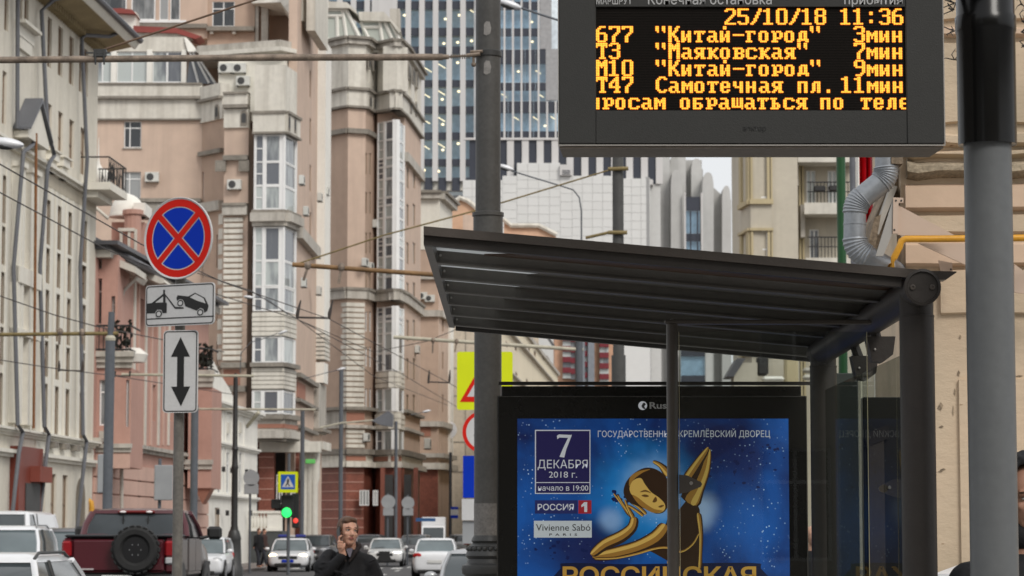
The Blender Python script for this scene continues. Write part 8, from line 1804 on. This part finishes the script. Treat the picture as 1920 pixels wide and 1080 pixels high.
plate([(1902, 495), (1990, 560), (1902, 548)], YK-.30, M['plate'])
part('window_sill', MB().prism([at(1750, 1076, 14.6), at(1800, 1058, 15.6), at(1960, 1056, 15.6), at(1960, 1076, 14.6)], (0, 0, -.04)), M['tin'], kh)
part('proud_render', MB().fb(kf, ku(1797), 8.8, .0, kz(712), -.022, 0), M['flake'], kh)
# small scars and twigs on the wall
for px, py, w, h in ((1800, 632, 5, 9), (1797, 700, 6, 12), (1790, 735, 4, 14), (1763, 762, 11, 16), (1765, 800, 9, 5), (1768, 880, 11, 4), (1763, 884, 9, 3), (1787, 770, 3, 20), (1910, 705, 16, 3), (1912, 725, 6, 4), (1803, 745, 7, 8), (1910, 790, 12, 3)):
    u, z = kf.uz(px, py); s = 16/F
    part('paint_scar', MB(kf.M(u, z, -.004)).prism([(-w*s*.5, 0, -h*s*.2), (w*s*.1, 0, -h*s*.5), (w*s*.5, 0, h*s*.1), (w*s*.05, 0, h*s*.5)], (0, .002, 0)), M['broken'], kh)
part('roof', MB().fb(kf, -.3, 9, 6.5, 6.7, -.4, 5), M['redtin'], kh)
part('side_wall', MB(kf.M()).box(.35, .7, .36, 7.5, 0, 6.5), M['flake'], kh)
# yellow gas pipe
a = lambda x, y, Y=YK-.55: at(x, y, Y)
solo('gas_pipe', MB().tube([a(1990, 445), a(1850, 447), a(1740, 448), a(1698, 448), a(1690, 452), a(1687, 462), a(1676, 484), a(1671, 500), a(1671, 500, YK+.3)], .020, 12),
     mat('yellow_gas_pipe', (.62, .30, .025), .4, .12, 4, .1), 'yellow gas pipe running along the peach house behind the sleeved pole', 'pipe', a(1671, 500), smooth=40)
# corrugated silver downpipe
dp = thing('silver_downpipe', 'silver galvanised downpipe with corrugated elbows at the corner of the peach house', 'drainpipe', (a(1606, 480).x, YK, 0))
M['galv'] = mat('galvanised_steel', (.31, .33, .355), .42, .12, 3, .1, metal=.55)
def ribbed(name, pts, r):
    """elbow with raised corrugations"""
    P_ = []; Rr = []; n = len(pts)-1; N = n*4
    for i in range(N+1):
        t = i/N*n; k = min(int(t), n-1); P_.append(pts[k].lerp(pts[k+1], t-k)); Rr.append(r*(1.0+(.055 if i % 4 == 2 else -.02 if i % 4 == 0 else .02)))
    part(name, MB().tube(P_, Rr, 24), M['galv'], dp, smooth=50)
Yd = YK-.2
def arc(cps, n=9):
    out = []
    for i in range(n+1):
        t = i/n; p = [Vector(c) for c in cps]
        while len(p) > 1: p = [p[j].lerp(p[j+1], t) for j in range(len(p)-1)]
        out.append(p[0])
    return out
A = lambda x, y: at(x, y, Yd)
part('straight_section', MB().tube([A(1661, 180), A(1661, 314)], .066, 24), M['galv'], dp, smooth=40)
ribbed('upper_elbow', arc([A(1661, 312), A(1664, 332), A(1650, 343)], 8), .072)
part('straight_section', MB().tube([A(1652, 342), A(1616, 371)], .069, 24), M['galv'], dp, smooth=40)
ribbed('middle_elbow', arc([A(1617, 370), A(1603, 381), A(1603, 400)], 8), .072)
part('straight_section', MB().tube([A(1603, 397), A(1602.5, 448)], .067, 24), M['galv'], dp, smooth=40)
part('joint_collar', MB().tube([A(1603, 419), A(1603, 421.5)], .070, 24), M['galv'], dp, smooth=40)
ribbed('lower_elbow', arc([A(1602.5, 446), A(1603, 470), A(1627, 482)], 8), .072)
part('straight_section', MB().tube([A(1626, 481), A(1660, 500), A(1676, 506)+Vector((.1, .35, 0))], .066, 24), M['galv'], dp, smooth=40)
part('wall_bracket', MB().box(A(1668, 290).x, A(1690, 290).x, Yd-.07, YK+.3, A(0, 310).z, A(0, 296).z), M['broken'], dp)

# dry creeper twigs on the wall either side of the black sleeve
ct = thing('dry_creeper', 'thin dry creeper twigs sticking out on the peach wall beside the black sleeve', 'creeper', at(1786, 70, 15.6)); rc = random.Random(4)
for px, py in ((1790, 6), (1788, 58), (1791, 112), (1915, 8), (1917, 40), (1915, 60), (1918, 85), (1788, 18)):
    for q in range(5):
        a = at(px+rc.uniform(-2, 2), py, 15.6); b = a+Vector((rc.uniform(-.07, .03) if px < 1850 else rc.uniform(-.03, .07), rc.uniform(-.05, .05), rc.uniform(-.04, .05))); c = b+Vector((rc.uniform(-.03, .03), 0, rc.uniform(-.03, .04)))
        part('twig', MB().tube([a, b, c], [.004, .003, .0015], 4), M['iron'], ct)
# ================================================================== the street behind the camera, mirrored in glass and metal
hz = thing('rear_house', 'ochre five storey house across the street behind the camera', 'building', (4, -26, 0)); f = Face(26, -24, -14, -26); H = []
for r in range(5):
    for c in range(14): H.append((1.4+c*2.75, 2.6+c*2.75, 1.2+r*3.3, 3.1+r*3.3))
part('wall', MB().wall(f, 0, f.L, 0, 18, H, .2), M['beige'], hz)
for h_ in H: window(f, *h_, hz, 'cross', 'wframe', 'pane', .2)
part('roof', MB().fb(f, -.4, f.L+.4, 18, 18.4, -.6, 9), M['darktin'], hz)
hz2 = thing('rear_block', 'grey stone block behind the camera on the far corner', 'building', (-30, -30, 0)); f = Face(-17, -26, -52, -30); H = []
for r in range(6):
    for c in range(10): H.append((1.4+c*3.3, 3.0+c*3.3, 1.2+r*3.4, 3.2+r*3.4))
part('wall', MB().wall(f, 0, f.L, 0, 22, H, .2), M['stone'], hz2)
for h_ in H: window(f, *h_, hz2, 'cross', 'wframe', 'pane', .2)
# bare linden whose branches show in the black glass
tr_ = thing('bare_tree', 'bare winter tree on the pavement behind the camera', 'tree', (-3.6, -9, 0)); rt = random.Random(21); trunk, tw = MB(), MB()
def grow(p, d, L_, r, dep):
    q = p+d*L_; (trunk if dep < 3 else tw).tube([p, p.lerp(q, .5)+Vector((rt.uniform(-1, 1), rt.uniform(-1, 1), 0))*L_*.06, q], [r, r*.85, r*.68], 6 if dep < 3 else 4)
    if dep >= 6: return
    for _ in range(3 if dep < 5 else 2):
        n_ = (d+Vector((rt.uniform(-1, 1), rt.uniform(-1, 1), rt.uniform(-.25, .7)))*.75).normalized(); grow(q, n_, L_*rt.uniform(.62, .85), r*.62, dep+1)
grow(Vector((-3.6, -9, 0)), Vector((.03, 0, 1)), 3.0, .16, 0); bark = mat('bark', (.07, .055, .045), .9, .3, 6, .3)
part('trunk', trunk, bark, tr_); part('crown', tw, bark, tr_, kind='stuff')
